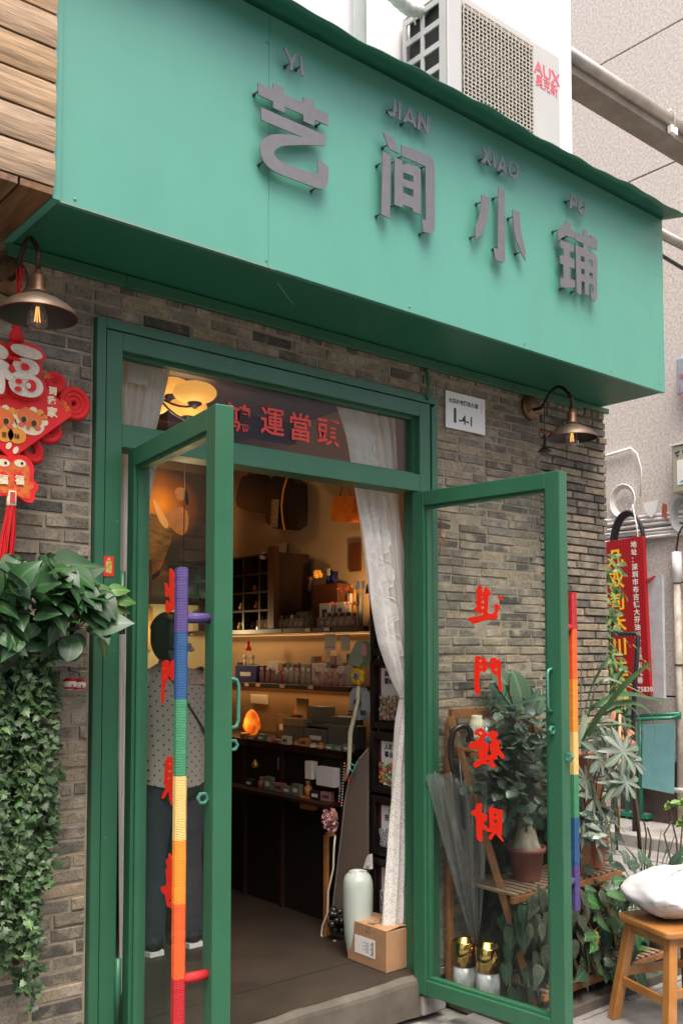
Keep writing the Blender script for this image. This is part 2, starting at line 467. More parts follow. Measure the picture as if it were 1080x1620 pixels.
rest = MB()
for i, (bx, bz, bl) in enumerate(bricks):
    k = br.randrange(8); dy = br.uniform(-.005, .003); ry = br.uniform(-.008, .008)
    if i < 300:
        o = link(brick_mesh(k, bl, bx > 3.09 and bz < 2.86), 'brick', fac)
        o.location = Vector((bx, dy, bz))-ORIG[fac.name]; o.rotation_euler = (0, ry, 0)
    else:
        M = Matrix.Translation((bx, dy, bz)) @ Matrix.Rotation(ry, 4, 'Y') @ Matrix.Diagonal((bl, 1, .865 if bx > 3.09 and bz < 2.86 else 1, 1))
        rest.add([M @ p for p in var_b[k].v], var_b[k].f)
part('brickwork', rest, BRICK, fac, kind='stuff')

# building body above and behind
ub = MB(); ub.box(-2.0, 4.322, 0.12, 7.0, 3.02, 9.5)
upper = single('upper_building', ub, WHITEP, 'white painted upper storey rising above the green sign', 'building')
sb = MB(); sb.box(3.56, 4.42, 0.142, 7.0, -0.02, 3.0); sb.box(-2, 0.3, 0.004, 7.0, -0.02, 3.0)
struct('side_wall', sb, CONC)
p1 = on_y(569, 20, 0.06); pb = MB(); pb.tube([(p1.x, 0.06, 3.1), (p1.x, 0.06, 9)], 0.03, 12)
single('rain_pipe', pb, PLASTW, 'white vertical rain pipe on the white wall left of the air conditioner', 'pipe')

# interior room shell
ib = MB(); ib.box(0.6, 3.56, 0.0, 5.0, FZ-0.15, FZ)
floor = struct('shop_floor', ib, mat('dark_shop_floor', (0.028, 0.019, 0.012), 0.6, var=0.5, scale=3.5, bump=0.25, bscale=40))
stp = MB()
prof = [(-0.040, 0), (-0.036, FZ-0.03), (-0.032, FZ-0.014), (-0.022, FZ-0.004), (-0.010, FZ+0.001), (0.0, FZ+0.002), (0.0, 0)]
stp.grid(lambda u, v: Vector((1.42+1.56*u, prof[min(int(round(v*6)), 6)][0]+0.006*math.sin(u*23), prof[min(int(round(v*6)), 6)][1]-0.004*abs(math.sin(u*17)))), 30, 6, False)
single('door_step', stp, CONCD, 'worn concrete door step with a scuffed rounded edge across the doorway', 'step', (2.2, -0.05, 0))
cb = MB(); cb.box(2.945, 3.085, -0.06, 0.02, 0, 0.085)
single('concrete_block', cb, CONC, 'small rough concrete block at the foot of the right door hinge', 'block', bevel=0.008)
# floor tile joints, recessed
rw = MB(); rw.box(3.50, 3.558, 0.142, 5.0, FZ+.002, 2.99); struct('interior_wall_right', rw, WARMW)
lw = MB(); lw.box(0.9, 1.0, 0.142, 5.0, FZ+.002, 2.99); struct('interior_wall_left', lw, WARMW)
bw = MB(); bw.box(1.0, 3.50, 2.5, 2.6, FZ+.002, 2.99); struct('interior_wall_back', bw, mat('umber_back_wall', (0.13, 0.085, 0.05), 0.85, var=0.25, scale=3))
ce = MB(); ce.box(0.9, 3.558, 0.142, 5.0, 2.992, 3.015); struct('ceiling', ce, mat('brown_ceiling', (0.17, 0.12, 0.085), 0.7, var=0.2, scale=4, stretch=(10, 1, 1)))
for yb in (0.75, 1.6, 2.3):
    bm_ = MB(); bm_.box(1.0, 3.5, yb, yb+0.06, 2.87, 2.99)
    single('ceiling_beam', bm_, WOODD, {0.75: 'dark beam under the ceiling nearest the transom window', 1.6: 'dark beam under the ceiling, second behind the transom window', 2.3: 'dark beam under the ceiling above the back of the shop'}[yb], 'beam')

# ================================================================ doorway frame and transom
dw = thing('door_frame', 'dark green metal door frame with a wide glazed transom over the open doors', 'door frame', (2.25, 0, 0))
def bxp(name, x0, x1, y0, y1, z0, z1, m=GREEN, par=dw, bv=0.002, label=None):
    b = MB(); b.box(x0, x1, y0, y1, z0, z1); return part(name, b, m, par, bv, label=label)
bxp('casing', 1.415, 1.449, -0.022, 0.10, 0.0, 2.746)
bxp('casing', 3.052, 3.088, -0.022, 0.10, 0.087, 2.700)
bxp('casing', 1.4495, 3.088, -0.022, 0.10, 2.713, 2.746)
bxp('frame_post', 1.453, 1.514, -0.018, 0.09, 0.0, 2.709)
bxp('frame_post', 2.978, 3.044, -0.018, 0.09, 0.087, 2.709)
bxp('head_rail', 1.5145, 2.9775, -0.018, 0.09, 2.645, 2.709)
bxp('transom_bar', 1.5145, 2.9775, -0.018, 0.09, 2.300, 2.378)
bxp('frame_backing', 1.4495, 1.4525, 0.0, 0.09, 0.0, 2.709, GREEN_D, bv=0)
bxp('frame_backing', 3.0445, 3.0515, 0.0, 0.09, 0.087, 2.709, GREEN_D, bv=0)
for a in ((1.5145, 2.9775, 2.632, 2.6448), (1.5145, 2.9775, 2.3782, 2.390), (1.5145, 1.527, 2.3902, 2.6318), (2.965, 2.9775, 2.3902, 2.6318)):
    bxp('glazing_bead', a[0], a[1], 0.012, 0.05, a[2], a[3], bv=0)
tg = MB(); tg.box(1.527, 2.965, 0.028, 0.033, 2.39, 2.632); part('transom_glass', tg, GLASS_T, dw)
for i, (ch, px, py) in enumerate((('鴻', 357, 679), ('運', 411, 684), ('當', 456, 693), ('頭', 501, 700))):
    p = on_y(px, py-3, 0.026)
    part('red_character', text_mb(ch, 0.122, p, X, Z, 0.0006, 0.0016), REDV2, dw)
# hinge on the left post
for zc in (0.95+0.80, 0.42):
    b = MB(); b.tube([(1.5195, -0.024, zc-0.11), (1.5195, -0.024, zc+0.11)], 0.011, 10); part('hinge', b, GREEN, dw)
st_ = MB(); q = on_y(172, 896, -0.0195); st_.box(q.x-0.019, q.x+0.019, -0.0205, -0.0185, q.z-0.035, q.z+0.035)
stk = part('door_god_sticker', st_, mat('sticker_red', (0.55, 0.02, 0.015), 0.5), dw, label='small red paper sticker with a golden figure')
b = MB(); b.box(q.x-0.011, q.x+0.011, -0.0212, -0.0207, q.z-0.024, q.z+0.018); b.ball((q.x, -0.021, q.z+0.022), 0.007, 8, 6, (1, .15, 1))
part('golden_figure', b, mat('sticker_gold', (0.5, 0.33, 0.07), 0.5, var=0.6, scale=120), stk)
# painted cable that runs down from the soffit to the frame corner
cbp = [on_y(669, 583, -0.02), on_y(674, 590, -0.03), on_y(677, 610, -0.035), on_y(676, 626, -0.03), on_y(679, 632, -0.03)]
cbm = MB(); cbm.tube(cbp, 0.006, 8); cbm.tube([cbp[0]+Vector((.012,0,.002)), cbp[1]+Vector((.012,0,0)), cbp[2]+Vector((.009,.002,0)), cbp[4]], 0.004, 8)
single('cable', cbm, GREEN, 'green painted cable hanging from the soffit to the top right corner of the door frame', 'cable')

# ================================================================ door leaves
def wrapmat(name, c):
    m = mat(name, c, 0.7, sheen=0.3)
    nt = m.node_tree; N = nt.nodes; L = nt.links; b = N['Principled BSDF']
    tc = N.new('ShaderNodeTexCoord'); w = N.new('ShaderNodeTexWave'); w.bands_direction = 'Z'; w.inputs['Scale'].default_value = 70
    w.inputs['Distortion'].default_value = 3.5; w.inputs['Detail'].default_value = 3; w.inputs['Detail Scale'].default_value = 2
    L.new(tc.outputs['Object'], w.inputs[0])
    bp = N.new('ShaderNodeBump'); bp.inputs['Strength'].default_value = 0.5; bp.inputs['Distance'].default_value = 0.002
    L.new(w.outputs['Fac'], bp.inputs['Height']); L.new(bp.outputs[0], b.inputs['Normal'])
    mx = N.new('ShaderNodeMix'); mx.data_type = 'RGBA'
    mx.inputs[6].default_value = tuple(k*0.8 for k in c)+(1,); mx.inputs[7].default_value = tuple(min(1, k*1.12) for k in c)+(1,)
    L.new(w.outputs['Fac'], mx.inputs[0]); L.new(mx.outputs[2], b.inputs['Base Color'])
    return m
WR_ = dict(red=wrapmat('red_thread', (0.40, 0.006, 0.010)), orange=wrapmat('orange_thread', (0.70, 0.085, 0.006)),
    amber=wrapmat('amber_thread', (0.75, 0.22, 0.01)), yellow=wrapmat('yellow_thread', (0.62, 0.42, 0.13)),
    green=wrapmat('green_thread', (0.03, 0.19, 0.085)), blue=wrapmat('blue_thread', (0.006, 0.06, 0.17)),
    purple=wrapmat('purple_thread', (0.06, 0.035, 0.15)))
NUTM = mat('mint_painted_nut', (0.04, 0.17, 0.115), 0.35)

def leaf(label, H, D, side, hcols, glyphs, zoomspec, hside):
    """H hinge point (on the plane of the face seen), D unit direction to the free edge, side: unit normal to the far face"""
    H = Vector(H); D = Vector(D).normalized(); S = Vector(side).normalized()
    W, T, sw, z0, z1 = 0.752, 0.058, 0.066, 0.095, 2.292
    t = thing('glass_door', label, 'door', (H.x, H.y, 0))
    def bar(name, s0, s1, za, zb, t0=0.0, t1=T, m=GREEN, bv=0.003, par=t):
        b = MB(); P = lambda s, q, z: H*1+D*s+S*q+Vector((0, 0, z-H.z))
        vs = [P(s0,t0,za), P(s1,t0,za), P(s1,t1,za), P(s0,t1,za), P(s0,t0,zb), P(s1,t0,zb), P(s1,t1,zb), P(s0,t1,zb)]
        b.add(vs, [(0,3,2,1),(4,5,6,7),(0,1,5,4),(1,2,6,5),(2,3,7,6),(3,0,4,7)])
        bm = bmesh.new(); me = mesh_of(b, name, m, ORIG[t.name]); bm.from_mesh(me); bmesh.ops.recalc_face_normals(bm, faces=bm.faces); bm.to_mesh(me); bm.free()
        return link(me, name, par, bv)
    bar('stile', 0, sw, z0, z1); bar('stile', W-sw, W, z0, z1)
    bar('rail', sw+.0005, W-sw-.0005, z1-sw, z1-.001); bar('rail', sw+.0005, W-sw-.0005, z0+.001, z0+sw)
    for a in ((sw+.0005, sw+.013, z0+sw, z1-sw), (W-sw-.013, W-sw-.0005, z0+sw, z1-sw), (sw+.0135, W-sw-.0135, z0+sw+.0003, z0+sw+.012), (sw+.0135, W-sw-.0135, z1-sw-.012, z1-sw-.0003)):
        bar('glazing_bead', a[0], a[1], a[2], a[3], 0.012, 0.045, GREEN, 0)
    bar('glass_pane', sw+.01, W-sw-.01, z0+sw+.008, z1-sw-.008, 0.026, 0.031, GLASS, 0)
    # traced vinyl characters stuck on the pane
    O = H+S*0.0225
    for (ox, oy, k, loops) in glyphs:
        ls = [[on_plane(ox+x/k, oy+y/k, O, S) for x, y in smooth_loop(lp)] for lp in loops]
        part('red_character', outline_mb(ls, O, D, Z, 0.0012), REDV, t)
    # rainbow pull handle on the outer face
    hs = W-0.036; off = -0.085 if hside < 0 else T+0.085
    hd = part('pull_handle', MB().prism([H+D*(hs-.012)+S*(off-.012)+Vector((0,0,.556)), H+D*(hs+.012)+S*(off-.012)+Vector((0,0,.556)), H+D*(hs+.012)+S*(off+.012)+Vector((0,0,.556)), H+D*(hs-.012)+S*(off+.012)+Vector((0,0,.556))], (0, 0, 1.262)), mat('handle_core', (.3,.3,.3), .4, metal=1), t)
    for (cn, za, zb) in hcols:
        b = MB(); n = 18
        c0 = H+D*hs+S*off; r0 = 0.0165
        sec = [(1, .62), (.62, 1), (-.62, 1), (-1, .62), (-1, -.62), (-.62, -1), (.62, -1), (1, -.62)]
        vs = []; kk = max(2, int((zb-za)/.012))
        rr = random.Random(int(za*1000))
        for i in range(kk+1):
            e = 1+rr.uniform(-.02, .02)
            vs += [c0+D*(a*r0*e)+S*(c*r0*e)+Vector((0, 0, za+(zb-za)*i/kk)) for a, c in sec]
        fs = [(i*8+j, i*8+(j+1) % 8, (i+1)*8+(j+1) % 8, (i+1)*8+j) for i in range(kk) for j in range(8)]
        fs += [tuple(range(8))[::-1], tuple(range(kk*8, kk*8+8))]
        b.add(vs, fs); part('thread_wrap', b, WR_[cn], hd, label=cn+' thread wrap')
    top, bot = hcols[-1][0], hcols[0][0]
    for zc, cn in ((1.675, top), (0.672, bot)):
        b = MB(); a0 = H+D*hs+S*(0 if hside < 0 else T)+Vector((0, 0, zc)); b.tube([a0, H+D*hs+S*(off*0.86 if hside < 0 else off-.012)+Vector((0, 0, zc))], 0.0145, 14)
        part('standoff', b, WR_[cn], hd)
    return t, H, D, S, W, T
def nut(par, c, ax, n=NUTM, r=0.019):
    ax = Vector(ax).normalized(); u = ax.cross(Z).normalized(); v = ax.cross(u)
    b = MB(); vs = []
    for rr, h in ((r, 0), (r, .012), (r*.55, .012), (r*.55, 0)):
        for k in range(6 if True else 12):
            a = 2*PI*k/6; vs.append(Vector(c)+(u*math.cos(a)+v*math.sin(a))*rr+ax*(h-.006))
    fs = []
    for q in range(4):
        for k in range(6): fs.append((q*6+k, q*6+(k+1) % 6, ((q+1) % 4)*6+(k+1) % 6, ((q+1) % 4)*6+k))
    b.add(vs, fs); return part('hasp_nut', b, n, par, 0.002)
def cpull(par, base, out, zc, h, par_dir):
    b = MB(); base = Vector(base); out = Vector(out)
    pts = [base+Vector((0,0,zc-h/2)), base+out*.03+Vector((0,0,zc-h/2+.008)), base+out*.036+Vector((0,0,zc-h/2+.025)), base+out*.036+Vector((0,0,zc+h/2-.025)), base+out*.03+Vector((0,0,zc+h/2-.008)), base+Vector((0,0,zc+h/2))]
    b.tube(pts, 0.006, 8)
    return part('inner_pull', b, NUTM, par)

LG = [  # left leaf, traced strokes; the half behind the handle completed by symmetry
 (240, 890, 18, [[(545,155),(645,290),(625,640),(680,620),(700,440),(760,480),(740,830),(700,880),(625,830),(630,1120),(660,1110),(670,1005),(740,1030),(755,1480),(690,1470),(665,1340),(600,1360),(420,1475),(380,1280),(410,1070),(450,1080),(490,1200),(515,1190),(510,940),(420,1010),(380,900),(390,740),(355,570),(440,610),(460,750),(505,740),(500,200)]]),
 (240, 1030, 16.2, [[(255,275),(310,300),(320,235),(400,235),(445,290),(420,480),(490,250),(540,250),(610,190),(690,190),(710,300),(700,1550),(600,1560),(570,1400),(600,1330),(590,720),(500,780),(475,640),(480,520),(385,820),(330,860),(325,1200),(290,1385),(240,1300),(255,900)],
   [(335,390),(358,425),(352,470),(330,460)], [(330,590),(358,630),(330,700)], [(565,330),(595,330),(595,385),(560,385)]]),
 (240, 1190, 16.2, [[(335,120),(590,120),(625,200),(600,780),(580,1000),(530,1050),(520,1200),(600,1270),(700,1240),(760,1330),(620,1450),(540,1400),(450,1270),(445,960),(320,1210),(250,1195),(260,1120),(370,910),(300,800),(330,700)],
   [(420,285),(510,285),(500,320),(430,320)], [(415,470),(510,470),(505,510),(425,510)], [(410,660),(510,655),(450,680),(410,720)]]),
 (240, 1340, 14.73, [[(395,105),(480,280),(545,360),(535,450),(490,485),(535,560),(530,620),(490,650),(545,750),(510,850),(505,930),(600,990),(640,1060),(600,1120),(500,1110),(545,1200),(545,1480),(500,1470),(390,1400),(360,1410),(310,1100),(240,1080),(200,920),(335,920),(350,830),(335,650),(320,520),(375,510),(320,300),(385,295)],
   [(400,790),(430,765),(435,790),(410,815)], [(400,1240),(450,1240),(440,1300),(400,1280)]])]
HC_L = (('red', .556, .678), ('orange', .678, .883), ('amber', .883, 1.057), ('yellow', 1.057, 1.233), ('green', 1.233, 1.447), ('blue', 1.447, 1.634), ('purple', 1.634, 1.816))
dl = (Vector((1.436, -0.736, 0))-Vector((1.541, 0.01, 0))).normalized()
left, H1, D1, S1, W1, T1 = leaf('left glass door swung open, rainbow bar handle purple at the top', (1.541, -0.012, 0), dl, Vector((-dl.y, dl.x, 0)), HC_L, LG, None, -1)
cpull(left, H1+D1*(W1-0.036)+S1*T1, S1, 1.43, 0.15, D1)
nut(left, H1+D1*(W1-0.036)+S1*(T1+.018)+Vector((0,0,1.31)), D1); nut(left, H1+D1*(W1-0.036)-S1*.016+Vector((0,0,1.165)), D1)

RG = [
 (730, 920, 13.5, [[(345,90),(390,75),(430,100),(440,230),(490,240),(470,180),(530,105),(560,150),(650,265),(565,290),(565,500),(545,690),(680,690),(710,600),(690,490),(760,470),(800,510),(835,570),(780,610),(745,710),(785,745),(735,825),(640,805),(540,815),(400,865),(260,910),(180,870),(120,780),(250,755),(400,735),(465,710),(465,660),(400,695),(310,655),(240,590),(330,545),(275,430),(335,395),(300,300),(340,270),(290,200),(330,160)],
   [(410,320),(475,315),(440,360)], [(395,440),(480,385),(480,475)], [(395,565),(475,520),(475,595)]]),
 (730, 920, 13.5, [[(770,295),(830,295),(875,385),(825,405),(775,360)]]),
 (730, 1030, 13.5, [[(275,130),(350,100),(410,115),(455,160),(500,140),(530,220),(610,290),(620,250),(590,160),(750,135),(745,200),(770,180),(835,165),(840,600),(870,830),(825,885),(780,820),(765,500),(720,525),(670,480),(600,360),(535,270),(535,420),(500,460),(380,420),(375,820),(410,850),(380,940),(330,935),(265,860),(270,500)],
   [(375,185),(435,178),(410,232),(375,228)], [(375,300),(442,315),(442,382),(385,335)], [(685,260),(758,235),(748,285)], [(695,385),(758,360),(752,432)]]),
 (730, 1140, 13.5, [[(350,185),(430,155),(530,265),(575,280),(590,240),(680,210),(780,270),(760,340),(725,375),(740,435),(845,410),(785,545),(850,690),(935,805),(880,825),(830,800),(745,690),(765,800),(735,845),(680,820),(680,950),(755,950),(690,1035),(640,1010),(615,950),(440,925),(380,980),(270,1020),(240,960),(270,880),(390,840),(345,670),(380,640),(360,580),(290,630),(130,570),(150,510),(350,400),(410,345),(250,290),(290,230)],
   [(470,400),(570,300),(660,480),(590,500),(600,620),(640,740),(530,745),(575,650),(570,480),(480,460)], [(505,872),(590,825),(592,895)], [(350,232),(440,262),(450,290),(400,305)]]),
 (730, 1260, 13.5, [[(300,170),(430,135),(420,340),(470,390),(565,410),(530,530),(460,540),(500,630),(600,715),(590,500),(580,370),(555,290),(640,235),(720,260),(800,295),(860,280),(885,330),(865,370),(860,780),(830,830),(910,985),(840,940),(740,820),(735,760),(640,935),(590,920),(570,860),(680,765),(610,770),(540,760),(440,680),(430,860),(460,900),(420,980),(370,970),(310,880),(310,430),(220,400),(190,350),(230,300),(300,300)],
   [(688,355),(755,380),(755,435),(688,420)], [(688,495),(758,530),(750,585),(688,565)], [(688,645),(760,675),(755,695),(695,672)]])]
HC_R = (('purple', .556, .73), ('blue', .73, .92), ('green', .92, 1.09), ('yellow', 1.09, 1.26), ('amber', 1.26, 1.47), ('orange', 1.47, 1.67), ('red', 1.67, 1.818))
dr = (Vector((3.010, -0.764, 0))-Vector((2.930, -0.008, 0))).normalized()
right, H2, D2, S2, W2, T2 = leaf('right glass door swung open towards the plants, rainbow bar handle red at the top', (2.932, -0.012, 0), dr, Vector((-dr.y, dr.x, 0)), HC_R, RG, None, 1)
cpull(right, H2+D2*(W2-0.04), -S2, 1.43, 0.17, D2)
b = MB(); c0 = H2+D2*(W2-0.04)+Vector((0,0,1.42)); b.prism([c0+D2*-.012-S2*.002+Z*-.12, c0+D2*.012-S2*.002+Z*-.12, c0+D2*.012-S2*.002+Z*.12, c0-D2*.012-S2*.002+Z*.12], -S2*.003); part('pull_backplate', b, GREEN, right)
nut(right, H2+D2*(W2-0.036)-S2*.014+Vector((0,0,1.275)), D2); nut(right, H2+D2*(W2-0.0)+S2*.03+D2*.012+Vector((0,0,1.17)), S2)

# ================================================================ mint sign box
SZ0, SZ1, SX0, SX1, SY = 2.917, 3.83, 1.112, 4.376, -0.40
sg = thing('shop_sign', 'long mint green shop sign box with grey metal lettering above the doorway', 'sign', (2.7, 0, SZ0))
js = on_y(425, 300, SY).x
b = MB(); b.box(SX0, js-.0012, SY, SY+.02, SZ0, SZ1); part('front_panel', b, SIGNG, sg, .0015)
b = MB(); b.box(js+.0012, SX1, SY+.0008, SY+.0208, SZ0, SZ1); part('front_panel', b, SIGNG, sg, .0015)
b = MB(); b.box(js-.002, js+.002, SY+.003, SY+.019, SZ0+.003, SZ1); part('panel_joint', b, mat('joint_green', (.05,.30,.2), .5), sg)
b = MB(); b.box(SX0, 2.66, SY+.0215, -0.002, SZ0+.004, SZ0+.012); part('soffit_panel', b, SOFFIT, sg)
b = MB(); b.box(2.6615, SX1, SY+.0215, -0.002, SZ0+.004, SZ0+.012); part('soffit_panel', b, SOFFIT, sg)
b = MB(); b.box(SX1-.012, SX1-.0005, SY+.0215, 0.11, SZ0+.0125, SZ1); part('end_panel', b, SIGNG, sg); b = MB(); b.box(SX0, SX0+.012, SY+.0215, .11, SZ0+.0125, SZ1); part('end_panel', b, SIGNG, sg)
b = MB(); b.box(SX0+.0125, SX1-.0125, SY+.0215, 0.11, SZ1-.02, SZ1-.005); part('top_panel', b, SIGNG, sg)
b = MB(); b.box(1.098, 1.52, -0.028, -0.0065, 2.873, SZ0-.001); b.box(1.521, 4.19, -0.028, -0.0065, 2.873, SZ0-.001); b.box(4.19, 4.43, -0.024, -0.006, 2.889, SZ0-.001)
part('wall_trim', b, GREEN, sg, .002)
# sheet metal drip flashing that juts from the top edge, its edge slightly wavy
rr = random.Random(3)
def lip(u, v):
    x = 0.9+(SX1+0.0-0.9)*u; w = 0.006*math.sin(x*5.1)+0.004*math.sin(x*13.0+1)+0.003*math.sin(x*31)
    d = 0.125*v
    if u > 0.97: d *= 1.0
    return Vector((x+(0.02*v if u > .99 else 0), SY-.001-d, SZ1+0.0005+w*v-0.02*v))
b = MB(); b.grid(lip, 90, 3)
o = part('drip_flashing', b, SOFFIT, sg); md = o.modifiers.new('t', 'SOLIDIFY'); md.thickness = 0.003
b = MB(); b.box(0.9, SX1, SY-.004, 0.119, SZ1+.0005, SZ1+.003); part('cover_sheet', b, SOFFIT, sg)

for sx_ in (1.16, 1.86, 2.55, 3.25, 3.9, 4.33):
    for sz_ in (SZ0+.03, SZ1-.10):
        b = MB(); b.lathe([(0,.002),(.004,.0015),(.005,0)], (sx_, SY-.0005, sz_+.01*math.sin(sx_*9)), 8, Matrix(((1,0,0),(0,0,-1),(0,1,0)))); part('screw_head', b, mat('screw_grey', (.12,.2,.17), .5), sg)
b = MB(); b.bar(Vector((1.98,-.30,SZ0+.0035)), Vector((2.16,-.16,SZ0+.0035)), .003, .0008); part('scratch', b, mat('bare_metal_scratch', (.2,.27,.22), .6), sg)
b = MB(); b.box(SX0, 1.9, SY-.0012, SY-.0002, SZ0-.0015, SZ0+.0015); part('worn_edge', b, mat('worn_edge_grey', (.25,.24,.2), .6), sg)
YL = SY-0.030
def gl(ox, oy, k, loops, sm=False):
    return [[on_y(ox+x/k, oy+y/k, YL) for x, y in (smooth_loop(lp) if sm else lp)] for lp in loops]
def ell(cx, cy, rx, ry, rot, n=28):
    return [(cx+rx*math.cos(a)*math.cos(rot)-ry*math.sin(a)*math.sin(rot), cy+rx*math.cos(a)*math.sin(rot)+ry*math.sin(a)*math.cos(rot)) for a in [2*PI*i/n for i in range(n)]]
G1 = (390, 60, 6.48); G2 = (590, 140, 6.745); G3 = (740, 220, 8.1); G4 = (870, 300, 9.0)
SIGN = [
 (G1, [[(113,453),(265,520),(268,458),(380,508),(382,578),(578,657),(578,602),(685,642),(692,712),(832,778),(832,897),(695,838),(690,900),(582,852),(578,786),(385,703),(388,768),(268,712),(268,650),(118,580)]], [(120,540),(760,868)]),
 (G1, [[(145,708),(800,995),(800,1105),(600,1095),(500,1097),(420,1100),(360,1108),(310,1130),(280,1165),(285,1200),(310,1232),(350,1262),(400,1285),(560,1345),(690,1388),(725,1385),(728,1235),(835,1322),(835,1440),(828,1490),(810,1525),(785,1545),(755,1548),(690,1530),(350,1400),(280,1365),(220,1322),(170,1265),(145,1205),(133,1130),(145,1070),(170,1035),(210,1005),(260,988),(330,983),(480,995),(570,1015),(150,840)]], [(170,1265),(712,1535)]),
 (G1, [[(375,93),(412,115),(452,215),(490,160),(525,160),(470,260),(470,335),(443,322),(445,250)]], [(440,255)]), (G1, [[(538,175),(570,190),(583,385),(555,375)]], [(550,285)]),
 (G2, [[(103,465),(212,515),(275,697),(165,640)]], [(150,600)]), (G2, [[(98,663),(188,715),(178,1385),(85,1340)]], [(88,790),(85,1330)]),
 (G2, [[(225,730),(310,770),(315,812),(345,800),(380,800),(440,822),(480,838),(505,860),(505,1348),(420,1308),(420,1278),(315,1238),(310,1268),(225,1238)], [(317,893),(425,933),(425,1000),(317,960)], [(317,1042),(425,1080),(425,1155),(317,1110)]], [(228,1238),(228,775)]),
 (G2, [[(300,597),(560,700),(600,722),(628,750),(645,785),(655,850),(655,1480),(648,1520),(635,1542),(600,1547),(532,1525),(512,1392),(560,1405),(555,830),(300,715)]], [(305,720),(553,825),(548,1530)]),
 (G2, [[(212,113),(240,118),(242,250),(235,280),(222,295),(200,300),(175,285),(155,250),(165,232),(182,250),(195,262),(206,258),(212,240)]], [(205,215)]), (G2, [[(268,135),(297,150),(292,335),(265,325)]], [(262,245)]),
 (G2, [[(375,198),(402,208),(462,415),(438,415),(418,368),(358,342),(340,362),(318,350)], [(385,250),(408,335),(368,318)]], [(350,350)]), (G2, [[(478,245),(505,265),(562,395),(570,285),(598,295),(590,488),(565,478),(508,340),(500,440),(470,430)]], [(525,385)]),
 (G3, [[(172,707),(270,750),(268,850),(250,1000),(230,1080),(200,1160),(155,1235),(92,1288),(90,1130),(120,1060),(145,970),(160,880)]], [(168,800),(92,1235)]),
 (G3, [[(385,612),(470,660),(470,1560),(463,1578),(445,1588),(345,1540),(325,1390),(378,1405)]], [(380,735),(380,1380)]),
 (G3, [[(568,900),(660,940),(665,1080),(675,1170),(695,1270),(735,1430),(735,1560),(680,1460),(640,1370),(605,1265),(583,1170),(575,1080)]], [(575,990),(668,1445)]),
 (G3, [[(172,90),(205,105),(235,165),(275,130),(300,142),(250,225),(300,350),(275,342),(235,268),(205,305),(170,295),(215,210)]], [(205,240)]), (G3, [[(310,165),(342,180),(352,372),(325,360)]], [(320,275)]),
 (G3, [[(425,218),(450,230),(498,460),(475,450),(460,400),(410,375),(395,405),(370,400)], [(436,275),(452,350),(420,335)]], [(450,400)]), (G3, [ell(580, 390, 66, 112, -0.18), ell(577, 385, 42, 80, -0.18)], [(618,420)]),
 (G4, [[(215,440),(290,480),(285,560),(345,600),(340,700),(215,650),(110,718),(100,570),(150,540),(185,500)]], [(105,570),(250,660)]),
 (G4, [[(138,710),(310,775),(330,790),(330,900),(275,875),(275,960),(340,990),(340,1130),(280,1105),(280,1265),(350,1290),(350,1390),(200,1395),(140,1380),(140,1250),(185,1260),(185,1070),(135,1045),(135,930),(185,935),(185,850),(138,820)]], [(205,1395)]),
 (G4, [[(348,595),(470,650),(470,568),(530,590),(530,640),(555,652),(580,700),(570,645),(640,680),(660,720),(665,760),(665,860),(540,805),(540,872),(640,920),(660,955),(665,1000),(665,1550),(655,1578),(635,1585),(580,1560),(565,1450),(610,1465),(605,1360),(548,1340),(548,1510),(488,1485),(488,1318),(440,1298),(440,1500),(372,1468),(355,775),(470,835),(470,770),(348,712)],
   [(432,940),(485,960),(485,1035),(432,1010)], [(545,990),(600,1012),(600,1095),(545,1070)], [(440,1120),(485,1140),(485,1215),(440,1190)], [(553,1172),(600,1195),(600,1265),(553,1240)]], [(365,1435),(598,1195)]),
 (G4, [[(290,52),(335,75),(365,98),(380,130),(378,190),(350,232),(310,220),(300,272),(272,260)], [(315,105),(350,140),(350,180),(312,185)]], [(285,140)]), (G4, [[(398,118),(428,135),(420,270),(430,305),(450,322),(470,315),(482,290),(482,165),(508,178),(505,300),(490,345),(460,360),(425,345),(400,300),(392,240)]], [(480,240)])]
Ol = on_y(600, 200, YL)
for (ox, oy, k), loops, pins in SIGN:
    L_ = part('letter', outline_mb(gl(ox, oy, k, loops), Ol, X, Z, 0.004), STEEL, sg)
    for x, y in pins:
        b = MB(); p = on_y(ox+x/k, oy+y/k, YL); b.tube([(p.x, YL+.003, p.z), (p.x, SY+.001, p.z)], 0.0028, 6); b.lathe([(0, 0), (.007, .001), (.007, .004), (0, .004)], (p.x, SY-.0005, p.z), 8, Matrix(((1,0,0),(0,0,-1),(0,1,0)))); part('pin', b, DARKM, L_)

# ================================================================ neighbour's plank fascia at the left
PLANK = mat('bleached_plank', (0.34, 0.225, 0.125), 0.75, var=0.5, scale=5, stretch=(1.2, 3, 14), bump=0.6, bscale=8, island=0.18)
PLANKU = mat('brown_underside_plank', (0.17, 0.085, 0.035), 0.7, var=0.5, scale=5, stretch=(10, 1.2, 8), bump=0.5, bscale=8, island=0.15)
pf = thing('plank_fascia', 'weathered pale plank fascia of the neighbouring shop beside the green sign', 'fascia', (0.8, -0.2, 2.92))
for i in range(9):
    z0 = 2.945+i*0.1045; b = MB(); n = 24; rr = random.Random(40+i)
    b.grid(lambda u, v: Vector((0.2+0.885*u, -0.425-0.006*math.sin(v*PI)-rr.uniform(0, .0012), z0+0.096*v)), 30, 6)
    b.box(0.2, 1.085, -0.424, -0.40, z0, z0+0.096)
    part('plank', b, PLANK, pf)
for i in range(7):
    b = MB(); b.box(0.985-i*0.105-.0, 1.083-i*0.105, -0.423, -0.012, 2.918, 2.940); part('underside_plank', b, PLANKU, pf, .002)
